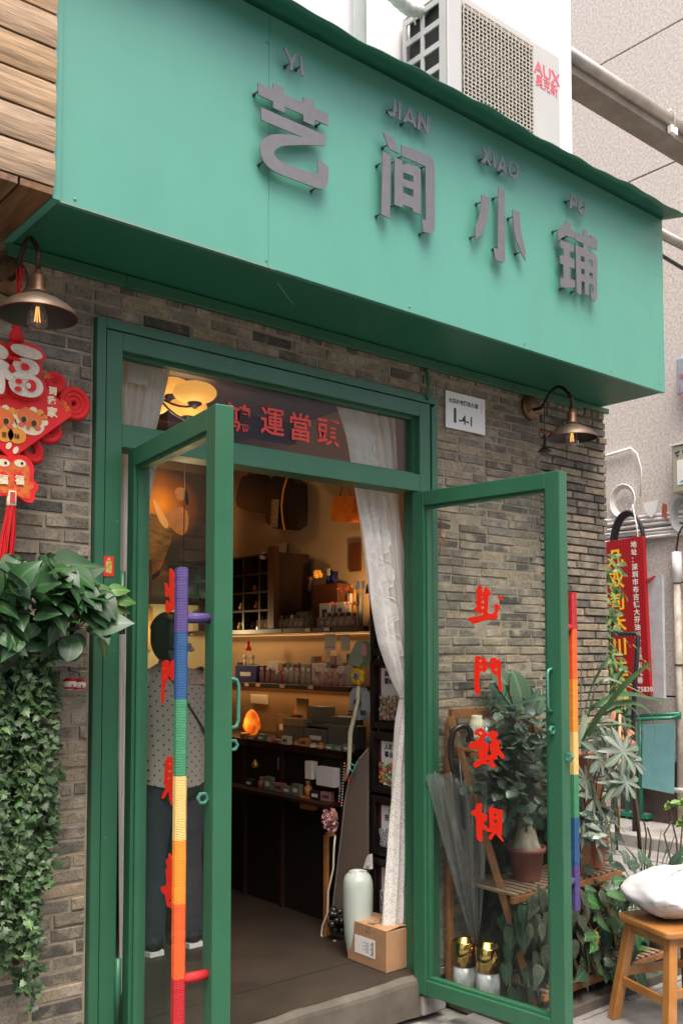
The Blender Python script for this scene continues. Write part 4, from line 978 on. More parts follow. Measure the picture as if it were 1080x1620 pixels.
for (hx, hy, sc) in ((47, 665, 1.0), (3, 662, 1.0)):       # two generic round-faced cubs
    disc(orn, 'cub_face', CRM, hx, hy+4, .050*sc, .038*sc, .001, -.25); disc(orn, 'cub_brow', ORG, hx, hy-4, .042*sc, .027*sc, .003, -.25)
    for k in range(7):
        a = PI*(.02+k/6*.96)-.25; p = (hx+24*math.cos(a)*1.0, hy-17*math.sin(a))
        disc(orn, 'crest_tuft', (CRM, ORG, GLD)[k % 3], p[0], p[1], .0125, .0105, .0008)
    for s in (-1, 1):
        e = disc(orn, 'eye_ring', GLD, hx+s*8, hy+1+s*3, .0125, .0125, .005); disc(orn, 'eye', BLKP, hx+s*8-1, hy+1+s*3, .0085, .0095, .007)
        disc(orn, 'cheek', mat('cheek_red', (.75,.12,.06), .6), hx+s*13, hy+9+s*3, .0105, .007, .005)
    disc(orn, 'muzzle', mat('cheek_red', (.75,.12,.06), .6), hx-2, hy+11, .006, .006, .006)
    disc(orn, 'lantern_body', GLD, hx-20 if hx > 20 else hx+4, hy+24, .030, .026, .002); 
    part('cream_character', text_mb('祥' if hx > 20 else '吉', .019, on2(hx-25 if hx > 20 else hx-1, hy+28, .004), X, Z, .0006, .0), BLKP, orn)
for px, py in ((14, 705), (25, 712)): disc(orn, 'foot', CRM, px, py, .008, .013, .002, -.5)
for px, py, a0 in ((74, 600, .6), (107, 640, 2.6)):
    b = MB(); c = on2(px, py, .0)
    for k in range(9):
        a = a0+k*.33; b.bar(c+Vector((.006*math.cos(a), -.001, .006*math.sin(a))), c+Vector((.026*math.cos(a), -.001, .026*math.sin(a))), .0022, .001)
    part('firework_print', b, GLD, orn, kind='stuff')
# rope loops of the knot round the diamond
def loop(cx, cz, rx, rz, rot, r, n=30, dy=.030):
    b = MB()
    for k, s in enumerate((1.0, .68, .38)):
        if rx*s < .012: continue
        pts = []
        for i in range(n):
            a = i*2*PI/n; u, v = rx*s*math.cos(a), rz*s*math.sin(a)
            pts.append(Vector((cx+u*math.cos(rot)-v*math.sin(rot), YO+dy+.004*k, cz+u*math.sin(rot)+v*math.cos(rot))))
        b.tube(pts, r, 9, closed=True); b2 = part('rope_loop', b, RDR, orn); b = MB()
for s in (1, -1):
    for (px, py, rx, rz, rot) in ((91, 602, .032, .027, .0), (123, 636, .046, .048, 0), (84, 682, .034, .028, .3), (55, 708, .028, .042, .5)):
        c = on_y(px, py, YO); loop(ox+s*(c.x-ox), c.z, rx, rz, rot*s, .0115)
# ribbon up to the lamp arm, knot above, and the pendants below
b = MB(); a = on_y(30, 425, -.12); c = on_y(27, 520, YO)
for k in range(4): b.tube([a+Vector((.006*k-.009,-.02*(k % 2),0)), a.lerp(c, .5)+Vector((.007*math.sin(k*2),0,0)), c+Vector((.003*k-.004,0,0))], .0028, 6)
part('ribbon', b, RDR, orn)
b = MB(); c = on_y(26, 528, YO); b.lathe([(0,.036),(.016,.034),(.012,.012),(.022,.0),(.024,-.022),(.012,-.03),(0,-.03)], c, 14); part('knot', b, RDR, orn)
fc = on_y(22, 757, YO)
fish = [(-52,-36),(-20,-38),(-4,-30),(6,-38),(22,-34),(32,-16),(28,2),(36,8),(38,16),(31,24),(32,34),(26,40),(14,36),(2,26),(-20,28),(-46,26),(-60,0)]
fl = smooth_loop([(22+x, 757+y) for x, y in fish], 2)
b = outline_mb([[on_y(x, y, YO-.003) for x, y in fl]], on_y(22, 757, YO-.003), X, Z, .016); pl = part('twin_fish_pendant', b, RD, orn)
fi = smooth_loop([(22+x*.86-1, 757+y*.84) for x, y in fish], 2)
b = outline_mb([[on_y(x, y, YO-.012) for x, y in fi]], on_y(22, 757, YO-.012), X, Z, .001); part('gold_scales', b, mat('fish_gold_print', (.72,.22,.03), .5, dark=(.55,.01,.01), scale=60), pl)
for px, py in ((32, 733), (6, 732)):
    disc(pl, 'fish_head', CRM, px, py, .019, .012, .013); disc(pl, 'fish_eye', BLKP, px+3, py, .0045, .0045, .015)
    disc(pl, 'fish_belly', RD, px-1, py+24, .019, .020, .013)
    part('cream_character', text_mb('福', .030, on_y(px-8, py+31, YO-.017), X, Z, .0005, .0016), CRM, pl)
c = on_y(18, 790, YO-.004); b = MB(); b.lathe([(.0,.026),(.015,.026),(.0155,-.018),(.013,-.022),(0,-.022)], c, 16); part('charm_sleeve', b, CRM, orn)
b = MB(); b.box(c.x-.010, c.x+.006, YO-.0215, YO-.0195, c.z-.014, c.z+.022); part('charm_print', b, mat('charm_red', (.5,.05,.05), .6), orn)
b = MB(); rr = random.Random(9); e = on_y(2, 893, YO)
for k in range(70):
    a = rr.uniform(0, 2*PI); r = .013*math.sqrt(rr.random()); o1 = Vector((r*math.cos(a), r*math.sin(a), 0)); lean = Vector((-.006, 0, 0))
    p0 = c+Vector((0,0,-.02))+o1; p1 = Vector((c.x-.020, YO, e.z+rr.uniform(-.01,.02)))+o1*1.7+Vector((rr.uniform(-.006,.006),0,0)); pm = p0.lerp(p1, .5)+o1*.3+Vector((rr.uniform(-.003,.003), 0, 0))
    b.tube([p0, pm, p1], .0022, 4, caps=False)
part('tassel', b, RDR, orn, kind='stuff')

# ================================================================ bells hanging from the planter
t0 = on_y(118, 1080, -.14)
for i, (px, py, dy) in enumerate(((110, 1082, 0), (125, 1083, .03))):
    c = on_y(px, py, -.14+dy); t = thing('bell', ['red and white patterned jingle bell hanging at the front under the pothos', 'red and white patterned jingle bell half hidden behind its twin under the pothos'][i], 'bell', (c.x, c.y, c.z-.022))
    b = MB(); b.ball(c, .0225, 20, 14, (1,1,.9)); part('shell', b, mat('bell_white', (.72,.66,.55), .35), t)
    for zz, hh in ((.0085, .011), (-.0165, .007)):
        rr_ = [math.sqrt(max(0, .0228**2-((zz+q)/.9)**2)) for q in (0, hh*.5, hh)]
        b = MB(); b.lathe([(rr_[0]+.0006, zz), (rr_[1]+.0007, zz+hh*.5), (rr_[2]+.0006, zz+hh)], c, 20); part('red_band', b, mat('bell_red', (.55,.01,.015), .4), t)
    b = MB(); b.ball(c+Vector((0,-.0215,-.004)), .003, 8, 6); b.box(c.x-.001, c.x+.001, c.y-.0235, c.y-.0215, c.z-.012, c.z-.004); part('slit', b, INN, t)
    b = MB(); b.tube([c+Vector((0,0,.018)), c+Vector((-.003,0,.06))], .0012, 5); b.tube([c+Vector((.004,0,.018)), c+Vector((.003,0,.06))], .0012, 5); part('hook', b, STEEL, t)

# ================================================================ stool with white cushion bag
HON = mat('honey_varnished_wood', (.37,.165,.042), .3, dark=(.24,.09,.02), scale=5, stretch=(1.5,1.5,1.5), coat=.5, bump=.05)
def stool():
    zt = .452
    A, B_ = on_z(972, 1443, zt), on_z(1057, 1478, zt)      # back left and front left corners of the seat
    ux = (B_-A).normalized(); L = (B_-A).length; uy = Vector((-ux.y, ux.x, 0))
    if uy.x < 0: uy = -uy
    W = L*1.12
    t = thing('wooden_stool', 'honey coloured varnished wooden stool at the right edge carrying a white bag', 'stool', (A+ux*L/2+uy*W/2)*1)
    base = A+ux*L/2+uy*W/2; base.z = 0; t.location = base; ORIG[t.name] = base.copy()
    def Q(a, b, z): return A+ux*L*a+uy*W*b+Z*(z-zt)
    b = MB(); n = 6; r = .10; out = []
    for (ca, cb, st) in ((0, 0, PI), (1, 0, 1.5*PI), (1, 1, 0), (0, 1, .5*PI)):
        for k in range(n+1):
            an = st+k*PI/2/n; out.append((ca+(r if ca == 0 else -r)+r*math.cos(an), cb+(r if cb == 0 else -r)+r*math.sin(an)))
    b.prism([Q(a_, b_, zt-.03) for a_, b_ in out], (0, 0, .03)); part('seat', b, HON, t, .008)
    legs = {}
    for a_, b_ in ((.14,.13), (.86,.13), (.86,.87), (.14,.87)):
        top = Q(a_, b_, zt-.0305); bot = Q(a_+(a_-.5)*.42, b_+(b_-.5)*.42, 0.0)
        b = MB(); w = .020
        b.add([top+ux*s1*w+uy*s2*w for s1, s2 in ((-1,-1),(1,-1),(1,1),(-1,1))]+[bot+ux*s1*w*1.05+uy*s2*w*1.05 for s1, s2 in ((-1,-1),(1,-1),(1,1),(-1,1))], [(0,1,2,3),(7,6,5,4),(0,4,5,1),(1,5,6,2),(2,6,7,3),(3,7,4,0)])
        part('leg', b, HON, t, .003); legs[(a_, b_)] = (top, bot)
    ks = list(legs)
    for i in range(4):
        (t1, b1), (t2, b2) = legs[ks[i]], legs[ks[(i+1) % 4]]
        h = (t2-t1).normalized()
        b = MB(); b.bar(t1.lerp(b1, .055)+h*.018, t2.lerp(b2, .055)-h*.018, .016, .045); part('apron', b, HON, t, .002)
        u = .60 if i % 2 == 0 else .52
        b = MB(); b.bar(t1.lerp(b1, u)+h*.016, t2.lerp(b2, u)-h*.016, .016, .036); part('stretcher', b, HON, t, .002)
    return Q, zt, ux, uy, L, W
SQ, szt, sux, suy, sL, sW = stool()
b = MB(); rr = random.Random(4)
cc = SQ(.40, .70, szt)
def bag(u, v):
    a = u*2*PI; th = v*PI
    ca, sa = math.cos(a), math.sin(a)
    ex = .55
    sx_ = math.copysign(abs(ca)**ex, ca)*math.sin(th)**.55; sy_ = math.copysign(abs(sa)**ex, sa)*math.sin(th)**.55
    h = math.cos(th)
    lift = .098+.100*h*(1-.42*(abs(sx_)**3+abs(sy_)**3)/1.3)
    wob = .006*math.sin(a*5+3*h)+.004*math.sin(a*9+1+5*h)+.003*math.sin(sx_*21+sy_*9)
    return cc+sux*(sx_*.175+wob)+suy*(sy_*.27+wob)+Z*(lift+.5*wob)
b.grid(bag, 72, 28, True, True)
bg_o = single('white_bag', b, mat('white_woven_bag', (.40,.397,.395), .6, bump=.15, bscale=30), 'plump white stuffed bag lying on the wooden stool', 'bag', base=cc)
# creases and the heat sealed seam round the waist
tx = bpy.data.textures.new('crease', 'CLOUDS'); tx.noise_scale = .09; tx.noise_depth = 3
md = bg_o.modifiers.new('sub', 'SUBSURF'); md.levels = 1; md.render_levels = 1
md = bg_o.modifiers.new('crease', 'DISPLACE'); md.texture = tx; md.strength = .028; md.mid_level = .5
# ================================================================ curtains
def lace_mat(name, col, holes, scale, base_alpha=1.0, tr=.45):
    m = bpy.data.materials.new(name); m.use_nodes = True; nt = m.node_tree; N = nt.nodes; L = nt.links
    b = N['Principled BSDF']; b.inputs['Base Color'].default_value = col+(1,); b.inputs['Roughness'].default_value = .85
    tl = N.new('ShaderNodeBsdfTranslucent'); tl.inputs[0].default_value = col+(1,); tp = N.new('ShaderNodeBsdfTransparent')
    m1 = N.new('ShaderNodeMixShader'); m1.inputs[0].default_value = tr; L.new(b.outputs[0], m1.inputs[1]); L.new(tl.outputs[0], m1.inputs[2])
    tc = N.new('ShaderNodeTexCoord'); v = N.new('ShaderNodeTexVoronoi'); v.inputs['Scale'].default_value = scale; v.feature = 'DISTANCE_TO_EDGE'
    L.new(tc.outputs['Object'], v.inputs[0])
    n = N.new('ShaderNodeTexNoise'); n.inputs['Scale'].default_value = scale*.16; L.new(tc.outputs['Object'], n.inputs[0])
    ad = N.new('ShaderNodeMath'); ad.operation = 'MULTIPLY'; ad.inputs[1].default_value = holes; L.new(n.outputs['Fac'], ad.inputs[0])
    gt = N.new('ShaderNodeMath'); gt.operation = 'LESS_THAN'; L.new(v.outputs['Distance'], gt.inputs[0]); L.new(ad.outputs[0], gt.inputs[1])
    mr = N.new('ShaderNodeMapRange'); mr.inputs['To Min'].default_value = 1-base_alpha; mr.inputs['To Max'].default_value = 0.0
    L.new(gt.outputs[0], mr.inputs[0])
    m2 = N.new('ShaderNodeMixShader'); L.new(mr.outputs[0], m2.inputs[0]); L.new(m1.outputs[0], m2.inputs[1]); L.new(tp.outputs[0], m2.inputs[2])
    L.new(m2.outputs[0], N['Material Output'].inputs[0])
    bp = N.new('ShaderNodeBump'); bp.inputs['Strength'].default_value = .12; bp.inputs['Distance'].default_value = .002; L.new(v.outputs['Distance'], bp.inputs['Height']); L.new(bp.outputs[0], b.inputs['Normal'])
    return m
ORD = ['first', 'second', 'third', 'fourth', 'fifth', 'sixth', 'seventh', 'eighth', 'ninth', 'tenth', 'eleventh', 'twelfth', 'thirteenth', 'fourteenth', 'fifteenth', 'sixteenth']
VOILE = lace_mat('white_voile', (.88,.87,.83), .9, 260, .92)
LACE = lace_mat('white_lace', (.92,.91,.88), .35, 170, .80)
def interp(tab, z):
    tab = sorted(tab)
    if z <= tab[0][0]: return tab[0][1]
    for (a, va), (b_, vb) in zip(tab, tab[1:]):
        if z <= b_: return va+(vb-va)*(z-a)/(b_-a)
    return tab[-1][1]
def curtain(name, label, left, right_, Yc, folds, amp, zlo, zhi, scal=None, phase=0.0, group=None):
    """left/right: (y pixel, x pixel) edges measured on the curtain plane"""
    lz = [(on_y(x, y, Yc).z, on_y(x, y, Yc).x) for y, x in left]; rz = [(on_y(x, y, Yc).z, on_y(x, y, Yc).x) for y, x in right_]
    t = thing(name, label, 'curtain', (lz[0][1], Yc, zlo), group)
    def P(u, v):
        z = zlo+(zhi-zlo)*v; a, c = interp(lz, z), interp(rz, z); w = c-a
        s = u+.02*math.sin(v*9+u*5)
        d = amp*(.6+.4*math.sin(v*4+u*3))*math.sin(2*PI*folds*s+phase+.5*math.sin(v*5))+amp*.35*math.sin(2*PI*folds*2.3*s+v*3)
        return Vector((a+w*u, Yc+d*min(1, w/.10), z+(.012*math.sin(u*14) if v == 0 else 0)))
    b = MB(); b.grid(P, 110, 70); o = part('drape', b, VOILE, t)
    if scal:
        u0, wd, n = scal    # scalloped lace border applied near u0
        b = MB()
        def Lp(u, v):
            e = u0+wd*u*(.72+.28*abs(math.sin(v*n*PI))); q = P(e, v); return q+Vector((0, -.006, 0))
        b.grid(Lp, 14, 260); part('lace_border', b, LACE, t)
        # corded edge that follows the scallops
        b = MB(); pts = [P(u0+wd*(.72+.28*abs(math.sin(k/260*n*PI))), k/260)+Vector((0,-.008,0)) for k in range(261)]; b.tube(pts, .0022, 5); part('scalloped_edge', b, mat('lace_cord', (.82,.80,.74), .8), t)
    return t, P
zt = 2.66; tie = on_y(643, 1106, .13)
upL = [(640, 531), (690, 547), (775, 563), (850, 575), (940, 589), (1020, 604), (1075, 622), (1106, 634)]
upR = [(650, 622), (760, 628), (850, 636), (950, 643), (1050, 649), (1106, 650)]
c1, Pu = curtain('lace_curtain', 'white lace curtain tied back at the right side of the open doorway', upL, upR, .13, 4.5, .022, tie.z, zt, (.0, .62, 8), .3)
bot = on_y(625, 1522, .13).z
lowL = [(1106, 634), (1150, 628), (1250, 622), (1350, 617), (1440, 610), (1520, 603)]; lowR = [(1106, 650), (1250, 652), (1520, 656)]
lz = [(on_y(x, y, .13).z, on_y(x, y, .13).x) for y, x in lowL]; rz = [(on_y(x, y, .13).z, on_y(x, y, .13).x) for y, x in lowR]
def Pl(u, v):
    z = bot+(tie.z-bot)*v; a, c = interp(lz, z), interp(rz, z)
    d = .020*math.sin(2*PI*3.6*u+.8*math.sin(v*4))+.007*math.sin(2*PI*8*u+v*5)
    return Vector((a+(c-a)*u, .13+d*min(1, (c-a)/.08), z-(.02*u if v == 0 else 0)))
b = MB(); b.grid(Pl, 90, 60); part('lower_drape', b, VOILE, c1)
b = MB(); b.grid(lambda u, v: Pl(u*.55, v)+Vector((0,-.006,0)), 30, 60); part('lace_overlay', b, lace_mat('floral_lace', (.84,.82,.77), .5, 150, .30), c1)
b = MB(); rr = random.Random(3)
pts = [Pu(u, 0)+Vector((0, -.022+.03*abs(u-.5), 0)) for u in [k/12 for k in range(13)]]
for ph in (0, PI): b.tube([p+Vector((0, .003*math.cos(i*1.3+ph), .003*math.sin(i*1.3+ph))) for i, p in enumerate(pts)], .003, 5)
q = pts[2]; 
for dx in (-.0, .014):
    for ph in (0, PI): b.tube([q+Vector((dx+.0025*math.cos(k*.9+ph), -.01+.0025*math.sin(k*.9+ph), -.012*k)) for k in range(34)], .0022, 5)
part('braided_tie', b, mat('cream_cord', (.62,.56,.42), .7), c1)
b = MB()
for dx in (-.0, .014): b.lathe([(0,.02),(.008,.015),(.006,.0),(.011,-.015),(.013,-.06),(0,-.06)], q+Vector((dx, -.012, -.43)), 12)
part('tie_tassel', b, mat('cream_cord', (.62,.56,.42), .7), c1, kind='stuff')
b = MB(); b.box(1.53, 2.97, .118, .128, 2.665, 2.68); single('curtain_rod', b, BLKW, 'thin dark curtain rod hidden behind the top of the transom', 'rod')
c2, _ = curtain('lace_curtain', 'white lace curtain at the left side, seen through the transom and hinge gap', [(560, 188), (700, 186), (1500, 189)], [(575, 268), (690, 243), (735, 246), (800, 236), (870, 231), (1000, 206), (1060, 201), (1110, 203), (1300, 196), (1500, 197)], .13, 3.5, .016, .35, zt, (.55, .44, 9), 1.1)
b = MB(); q0 = on_y(210, 566, .118); b.box(q0.x-.03, q0.x+.055, .10, .1015, q0.z-.10, q0.z); single('paper_sheet', b, glass_mat('tracing_paper', (.8,.8,.78), .3, film=.55, filmcol=(.75,.73,.68)), 'translucent paper sheet taped behind the transom over the left curtain', 'paper')

# ================================================================ chandelier and its light
LAMPY = mat('amber_lamp_glass', (.7,.36,.08), .35, emit=(1,.46,.07), estr=.25)
ch = thing('chandelier', 'ceiling chandelier with glowing amber bowl shades on curved black arms', 'chandelier', (2.25, 1.0, 2.99))
hub = on_y(250, 640, 1.0); hub = Vector((hub.x, 1.02, 2.83))
b = MB(); b.tube([hub+Z*.16, hub-Z*.02], .012, 10); part('stem', b, BLKW, ch)
for (px, py, Yb, w) in ((308, 621, .95, .108), (297, 645, 1.12, .10), (272, 612, 1.25, .095), (236, 640, 1.2, .10)):
    c = on_y(px, py, Yb)
    b = MB(); b.ball(c, w, 28, 14, (1, 1, .50)); part('bowl_shade', b, LAMPY, ch)
    b = MB(); b.lathe([(.035,.0),(.036,-.008),(.016,-.02),(.008,-.03),(0,-.03)], c-Z*w*.47, 16); part('finial', b, BLKW, ch)
    e = c-Z*(w*.47+.015); mid = hub.lerp(e, .5)-Z*.05
    b = MB(); pts = [hub.lerp(mid, k/5).lerp(mid.lerp(e, k/5), k/5) for k in range(6)]; b.tube(pts, .006, 8); part('curved_arm', b, BLKW, ch)
    ld = bpy.data.lights.new('bowl_light', 'POINT'); ld.energy = .38; ld.color = (1, .62, .30); ld.shadow_soft_size = .1
    lo = bpy.data.objects.new('bowl_light', ld); COL.objects.link(lo); lo.location = c-Z*.16

# ================================================================ right hand wall of shelves
def YA(px, Xp): return on_x(px, 1030, Xp).y
XF, XB = 3.20, 3.498
wall_t = thing('wall_shelving', 'dark wooden shelves along the right wall of the shop with a deeper counter below', 'shelves', (3.35, 1.7, FZ))
def board(name, y0, y1, z, th=.028, x0=XF, par=wall_t, m=WOODD):
    b = MB(); b.box(x0, XB, y0, y1, z-th, z); return part(name, b, m, par, .002)
board('shelf_board', .62, 2.46, 1.712); board('shelf_board', .74, 2.46, 1.395); board('counter_top', .70, 2.46, 1.072, .04, 3.12)
b = MB(); b.box(3.16, 3.20, 0.72, 2.46, FZ, 1.03); part('counter_front', b, mat('cabinet_black_brown', (.010,.006,.004), .5), wall_t)
board('lower_shelf', .72, 1.6, .80, .02, 3.14); 
for y0 in (.72, 1.25, 1.62): 
    b = MB(); b.box(3.14, 3.159, y0, y0+.02, FZ, 1.03); part('counter_divider', b, WOODD, wall_t)
TAG = mat('price_tag_card', (.62,.42,.24), .7)
for px, z, n in ((442,1.699,0), (487,1.699,0), (517,1.699,0), (391,1.382,0), (409,1.382,0), (447,1.382,0), (492,1.382,0)):
    y = YA(px, XF); b = MB(); b.box(XF-.004, XF-.001, y-.022, y+.022, z-.008, z+.010); part('price_tag', b, TAG, wall_t)
# warm strip lamps under the shelves (lit in the photo)
LED = mat('warm_led_strip', (.6,.45,.3), .5, emit=(1,.45,.12), estr=.35)
for z, y0, y1, e in ((1.683, .8, 2.4, 1.1), (1.366, .8, 2.4, .9)):
    b = MB(); b.box(3.486, 3.494, y0, y1, z-.004, z-.001); part('led_strip', b, LED, wall_t)
    ld = bpy.data.lights.new('led', 'AREA'); ld.shape = 'RECTANGLE'; ld.size = .02; ld.size_y = y1-y0; ld.energy = e*.42; ld.color = (1, .55, .22)
    lo = bpy.data.objects.new('led', ld); COL.objects.link(lo); lo.location = (3.455, (y0+y1)/2, z-.012); lo.rotation_euler = (0, math.radians(28), 0)
ld = bpy.data.lights.new('spot', 'SPOT'); ld.energy = 4.5; ld.color = (1, .58, .24); ld.spot_size = math.radians(100); ld.spot_blend = .9; ld.shadow_soft_size = .03
lo = bpy.data.objects.new('clip_lamp', ld); COL.objects.link(lo); lo.location = (3.25, .66, 1.88); lo.rotation_euler = Vector((-.5, -.55, -.35)).to_track_quat('Z', 'Y').to_euler()
cl = thing('clip_lamp', 'small black clip lamp at the right end of the top shelf lighting the wall', 'lamp', (3.25, .64, 1.72))
b = MB(); b.lathe([(.0,.03),(.014,.028),(.017,.0),(.02,-.02)], (3.25,.64,1.90), 14); part('head', b, BLKW, cl); b = MB(); b.tube([(3.25,.64,1.90),(3.27,.645,1.80),(3.25,.64,1.715)], .005, 6); part('stalk', b, BLKW, cl)

# pigeonhole cabinet at the far end
pc = thing('pigeonhole_cabinet', 'dark wooden cabinet of small pigeonholes at the far end of the top shelf', 'cabinet', (3.3, 2.2, 1.714))
y0, y1 = YA(432, 3.2), 2.45
for y in [y0+i*(y1-y0)/6 for i in range(7)]:
    b = MB(); b.box(3.22, 3.45, y-.008, y+.008, 1.714, 2.16); part('divider', b, WOODD, pc)
for z in (1.83, 1.94, 2.05, 2.16):
    b = MB(); b.box(3.221, 3.449, y0+.0081, y1-.0081, z-.012, z); part('cabinet_shelf', b, WOODD, pc, kind=None)
b = MB(); b.box(3.18, 3.219, y0-.03, y0+.03, 1.714, 2.19); part('end_post', b, mat('red_brown_wood', (.10,.03,.012), .4), pc)
b = MB(); b.box(3.451, 3.46, y0, y1, 1.714, 2.16); part('back_panel', b, BLKW, pc)
rr = random.Random(21); cols_ = [(.5,.4,.28), (.3,.05,.02), (.45,.28,.1), (.15,.09,.05), (.55,.5,.42)]
ORN = [mat('trinket_%s' % n, c, .4) for n, c in zip(('cream','red','ochre','brown','white'), cols_)]
for k in range(11):
    i, j = k % 5, (k*2+k//5) % 3
    y = y0+(i+.5)*(y1-y0)/6; z = (1.714, 1.83, 1.94)[j]+.001; b = MB(); h = rr.uniform(.03, .06)
    b.lathe([(.0,0),(.014,.0),(.018,h*.4),(.008,h*.7),(.011,h*.85),(0,h)], (3.25+rr.uniform(0,.03), y+rr.uniform(-.02,.02), z), 10)
    single('trinket', b, ORN[k % 5], 'small %s figurine in the %s column, %s row of pigeonholes of the dark cabinet' % (('cream','red','ochre','brown','white')[k % 5], ORD[5-i], ORD[j]), 'figurine', group='figurines in the pigeonholes')
b = MB(); q = on_x(417, 881, 3.24); b.ball(q, .024, 12, 8, (1,1.1,.8)); b.ball(q+Z*.022, .010, 8, 6); single('white_jar', b, ORN[4], 'white lidded jar in the upper right pigeonhole, catching the light', 'jar')

# things standing on the boards ------------------------------------------------
def box_item(name, label, cat, px0, px1, pyb, pyt, Xp, m, dep=.05, z=None, tilt=0, group=None, print_=None):
    a, c = on_x(px0, pyb, Xp), on_x(px1, pyb, Xp); z0 = a.z if z is None else z
    h = on_x((px0+px1)/2, pyt, Xp).z-on_x((px0+px1)/2, pyb, Xp).z
    b = MB(); ya, yb = min(a.y, c.y), max(a.y, c.y)
    M = Matrix.Translation((Xp, ya, z0)) @ Matrix.Rotation(tilt, 4, 'Y'); b.box(0, dep, 0, yb-ya, 0, h, M)
    o = single(name, b, m, label, cat, base=(Xp, (ya+yb)/2, z0), group=group, bevel=.0015)
    if print_:
        b = MB(); b.box(-.0012, -.0005, (yb-ya)*.25, (yb-ya)*.75, h*.35, h*.6, M); part('label_print', b, print_, o)
    return o
def rnd_item(name, label, cat, px, pyb, Xp, prof, m, z=None, group=None, n=14):
    q = on_x(px, pyb, Xp); b = MB(); b.lathe(prof, (q.x, q.y, q.z if z is None else z), n)
    return single(name, b, m, label, cat, base=(q.x, q.y, q.z if z is None else z), group=group)
CARDW = mat('box_card_white', (.62,.57,.50), .6); INK = mat('print_ink', (.06,.05,.05), .6); SEAB = mat('seaside_print', (.10,.24,.34), .6, dark=(.35,.34,.28), scale=5)
CLEAR = glass_mat('bottle_clear', (.86,.80,.74), 1.4, film=.25, filmcol=(.65,.55,.45)); CLRP = glass_mat('bottle_pink', (.85,.66,.6), 1.4, film=.28, filmcol=(.65,.4,.34)); ACR = glass_mat('acrylic', (.93,.9,.87), 1.2, film=.10, filmcol=(.6,.5,.42))
NAVYB = mat('navy_tube', (.012,.02,.12), .3); ZS1, ZS2, ZC = 1.7125, 1.3955, 1.0725
box_item('seaside_picture', 'framed seaside print leaning at the back of the top shelf', 'picture', 431, 470, 960, 908, 3.40, SEAB, .012, z=ZS1)
b_ = box_item('small_card', 'small cream card with black lettering in front of the seaside print', 'card', 447, 461, 937, 919, 3.34, CARDW, .004, z=1.80, print_=INK)
box_item('grey_gift_boxes', 'pair of grey translucent gift boxes behind the left bottle rack', 'box', 441, 487, 963, 936, 3.36, mat('grey_box', (.22,.18,.15), .5), .08, z=ZS1)
box_item('white_carton', 'white carton with dark characters standing left on the right bottle rack', 'carton', 505, 521, 961, 937, 3.30, CARDW, .04, z=1.765, print_=INK)
box_item('white_carton', 'white carton beside orange flowers standing right on the right bottle rack', 'carton', 531, 544, 961, 936, 3.30, CARDW, .04, z=1.765, print_=INK)
box_item('riser_box', 'reddish brown wooden riser behind the cartons on the top shelf', 'riser', 495, 534, 985, 915, 3.37, MATS['red_brown_wood'], .09, z=ZS1)
for k, (px, c) in enumerate(((521, 'left of the pair'), (529, 'right of the pair'))): 
    rnd_item('navy_tube', 'navy blue tube with a cream label on the riser, '+c, 'tube', px, 914, 3.42, [(0,0),(.021,0),(.021,.12-.01*k),(0,.12-.01*k)], NAVYB, z=ZS1+.215)
q = on_x(519, 905, 3.395); b = MB(); b.box(q.x, q.x+.004, q.y-.012, q.y+.012, q.z-.02, q.z+.02); single('tube_label', b, CARDW, 'cream label on the left navy tube', 'label')
b = MB(); q = on_x(505, 909, 3.40)
for k in range(12): b.ball(q+Vector((rr.uniform(-.01,.01), rr.uniform(-.03,.03), rr.uniform(-.012,.016))), rr.uniform(.010,.016), 6, 4)
single('amber_crystals', b, mat('amber_stone', (.75,.30,.03), .3, emit=(1,.35,.03), estr=.12), 'small heap of amber crystals on the riser', 'crystals')  # stones get a faint glow of their own, though no lamp
rnd_item('reed_bottle', 'brown bottle with a pale ball stopper on the riser', 'bottle', 491, 917, 3.40, [(0,0),(.014,0),(.014,.05),(.006,.06),(.006,.066),(.014,.074),(.015,.084),(.009,.093),(0,.095)], ORN[3], z=ZS1+.215)
# bottle racks
def rack(label, px0, px1, n, pyb, z, capm, m, h=.05, Xp=3.235, capc=None):
    a, c = YA(px0, Xp), YA(px1, Xp); y0, y1 = min(a, c), max(a, c)
    t = thing('bottle_rack', label[0], 'rack', (Xp, (y0+y1)/2, z))
    for nm, x0, x1, ya, yb, za, zb in (('front_pane', -.022, -.019, y0, y1, 0, .055), ('back_pane', .055, .058, y0, y1, 0, .075), ('end_pane', -.0185, .0545, y0, y0+.003, 0, .055), ('end_pane', -.0185, .0545, y1-.003, y1, 0, .055), ('tray_floor', -.0185, .0545, y0+.0035, y1-.0035, 0, .004)):
        b = MB(); b.box(Xp+x0, Xp+x1, ya, yb, z+za, z+zb); part(nm, b, ACR, t)
    for i in range(n):
        for r_ in range(2):
            y = y0+(y1-y0)*(i+.5)/n; x = Xp+.002+r_*.034; q = Vector((x, y, z+.0045))
            bt = thing('perfume_bottle', '%s %s, %s row' % (ORD[n-1-i], label[1], ('front', 'back')[r_]), 'bottle', q, label[1]+'s'); s = min(.011, (y1-y0)/n*.42)
            b = MB(); b.lathe([(0,0),(s,0),(s,h*.8),(s*.45,h*.9),(s*.45,h)], q, 10); part('flask', b, m, bt)
            b = MB(); b.lathe([(s*.7,h),(s*.7,h+.022),(0,h+.022)], q, 10); part('cap', b, capm if capc is None else capc[i % len(capc)], bt)
            b = MB(); b.box(x-s-.0015, x-s-.0005, y-s*.6, y+s*.6, q.z+h*.15, q.z+h*.62); part('bottle_label', b, CARDW, bt)
rack(('clear acrylic rack with two rows of bottles on the left of the top shelf', 'small perfume bottle from the left in the left rack'), 410, 482, 9, 988, ZS1, BLKW, CLEAR, capc=[ORN[3], BLKW, ORN[0], BLKW])
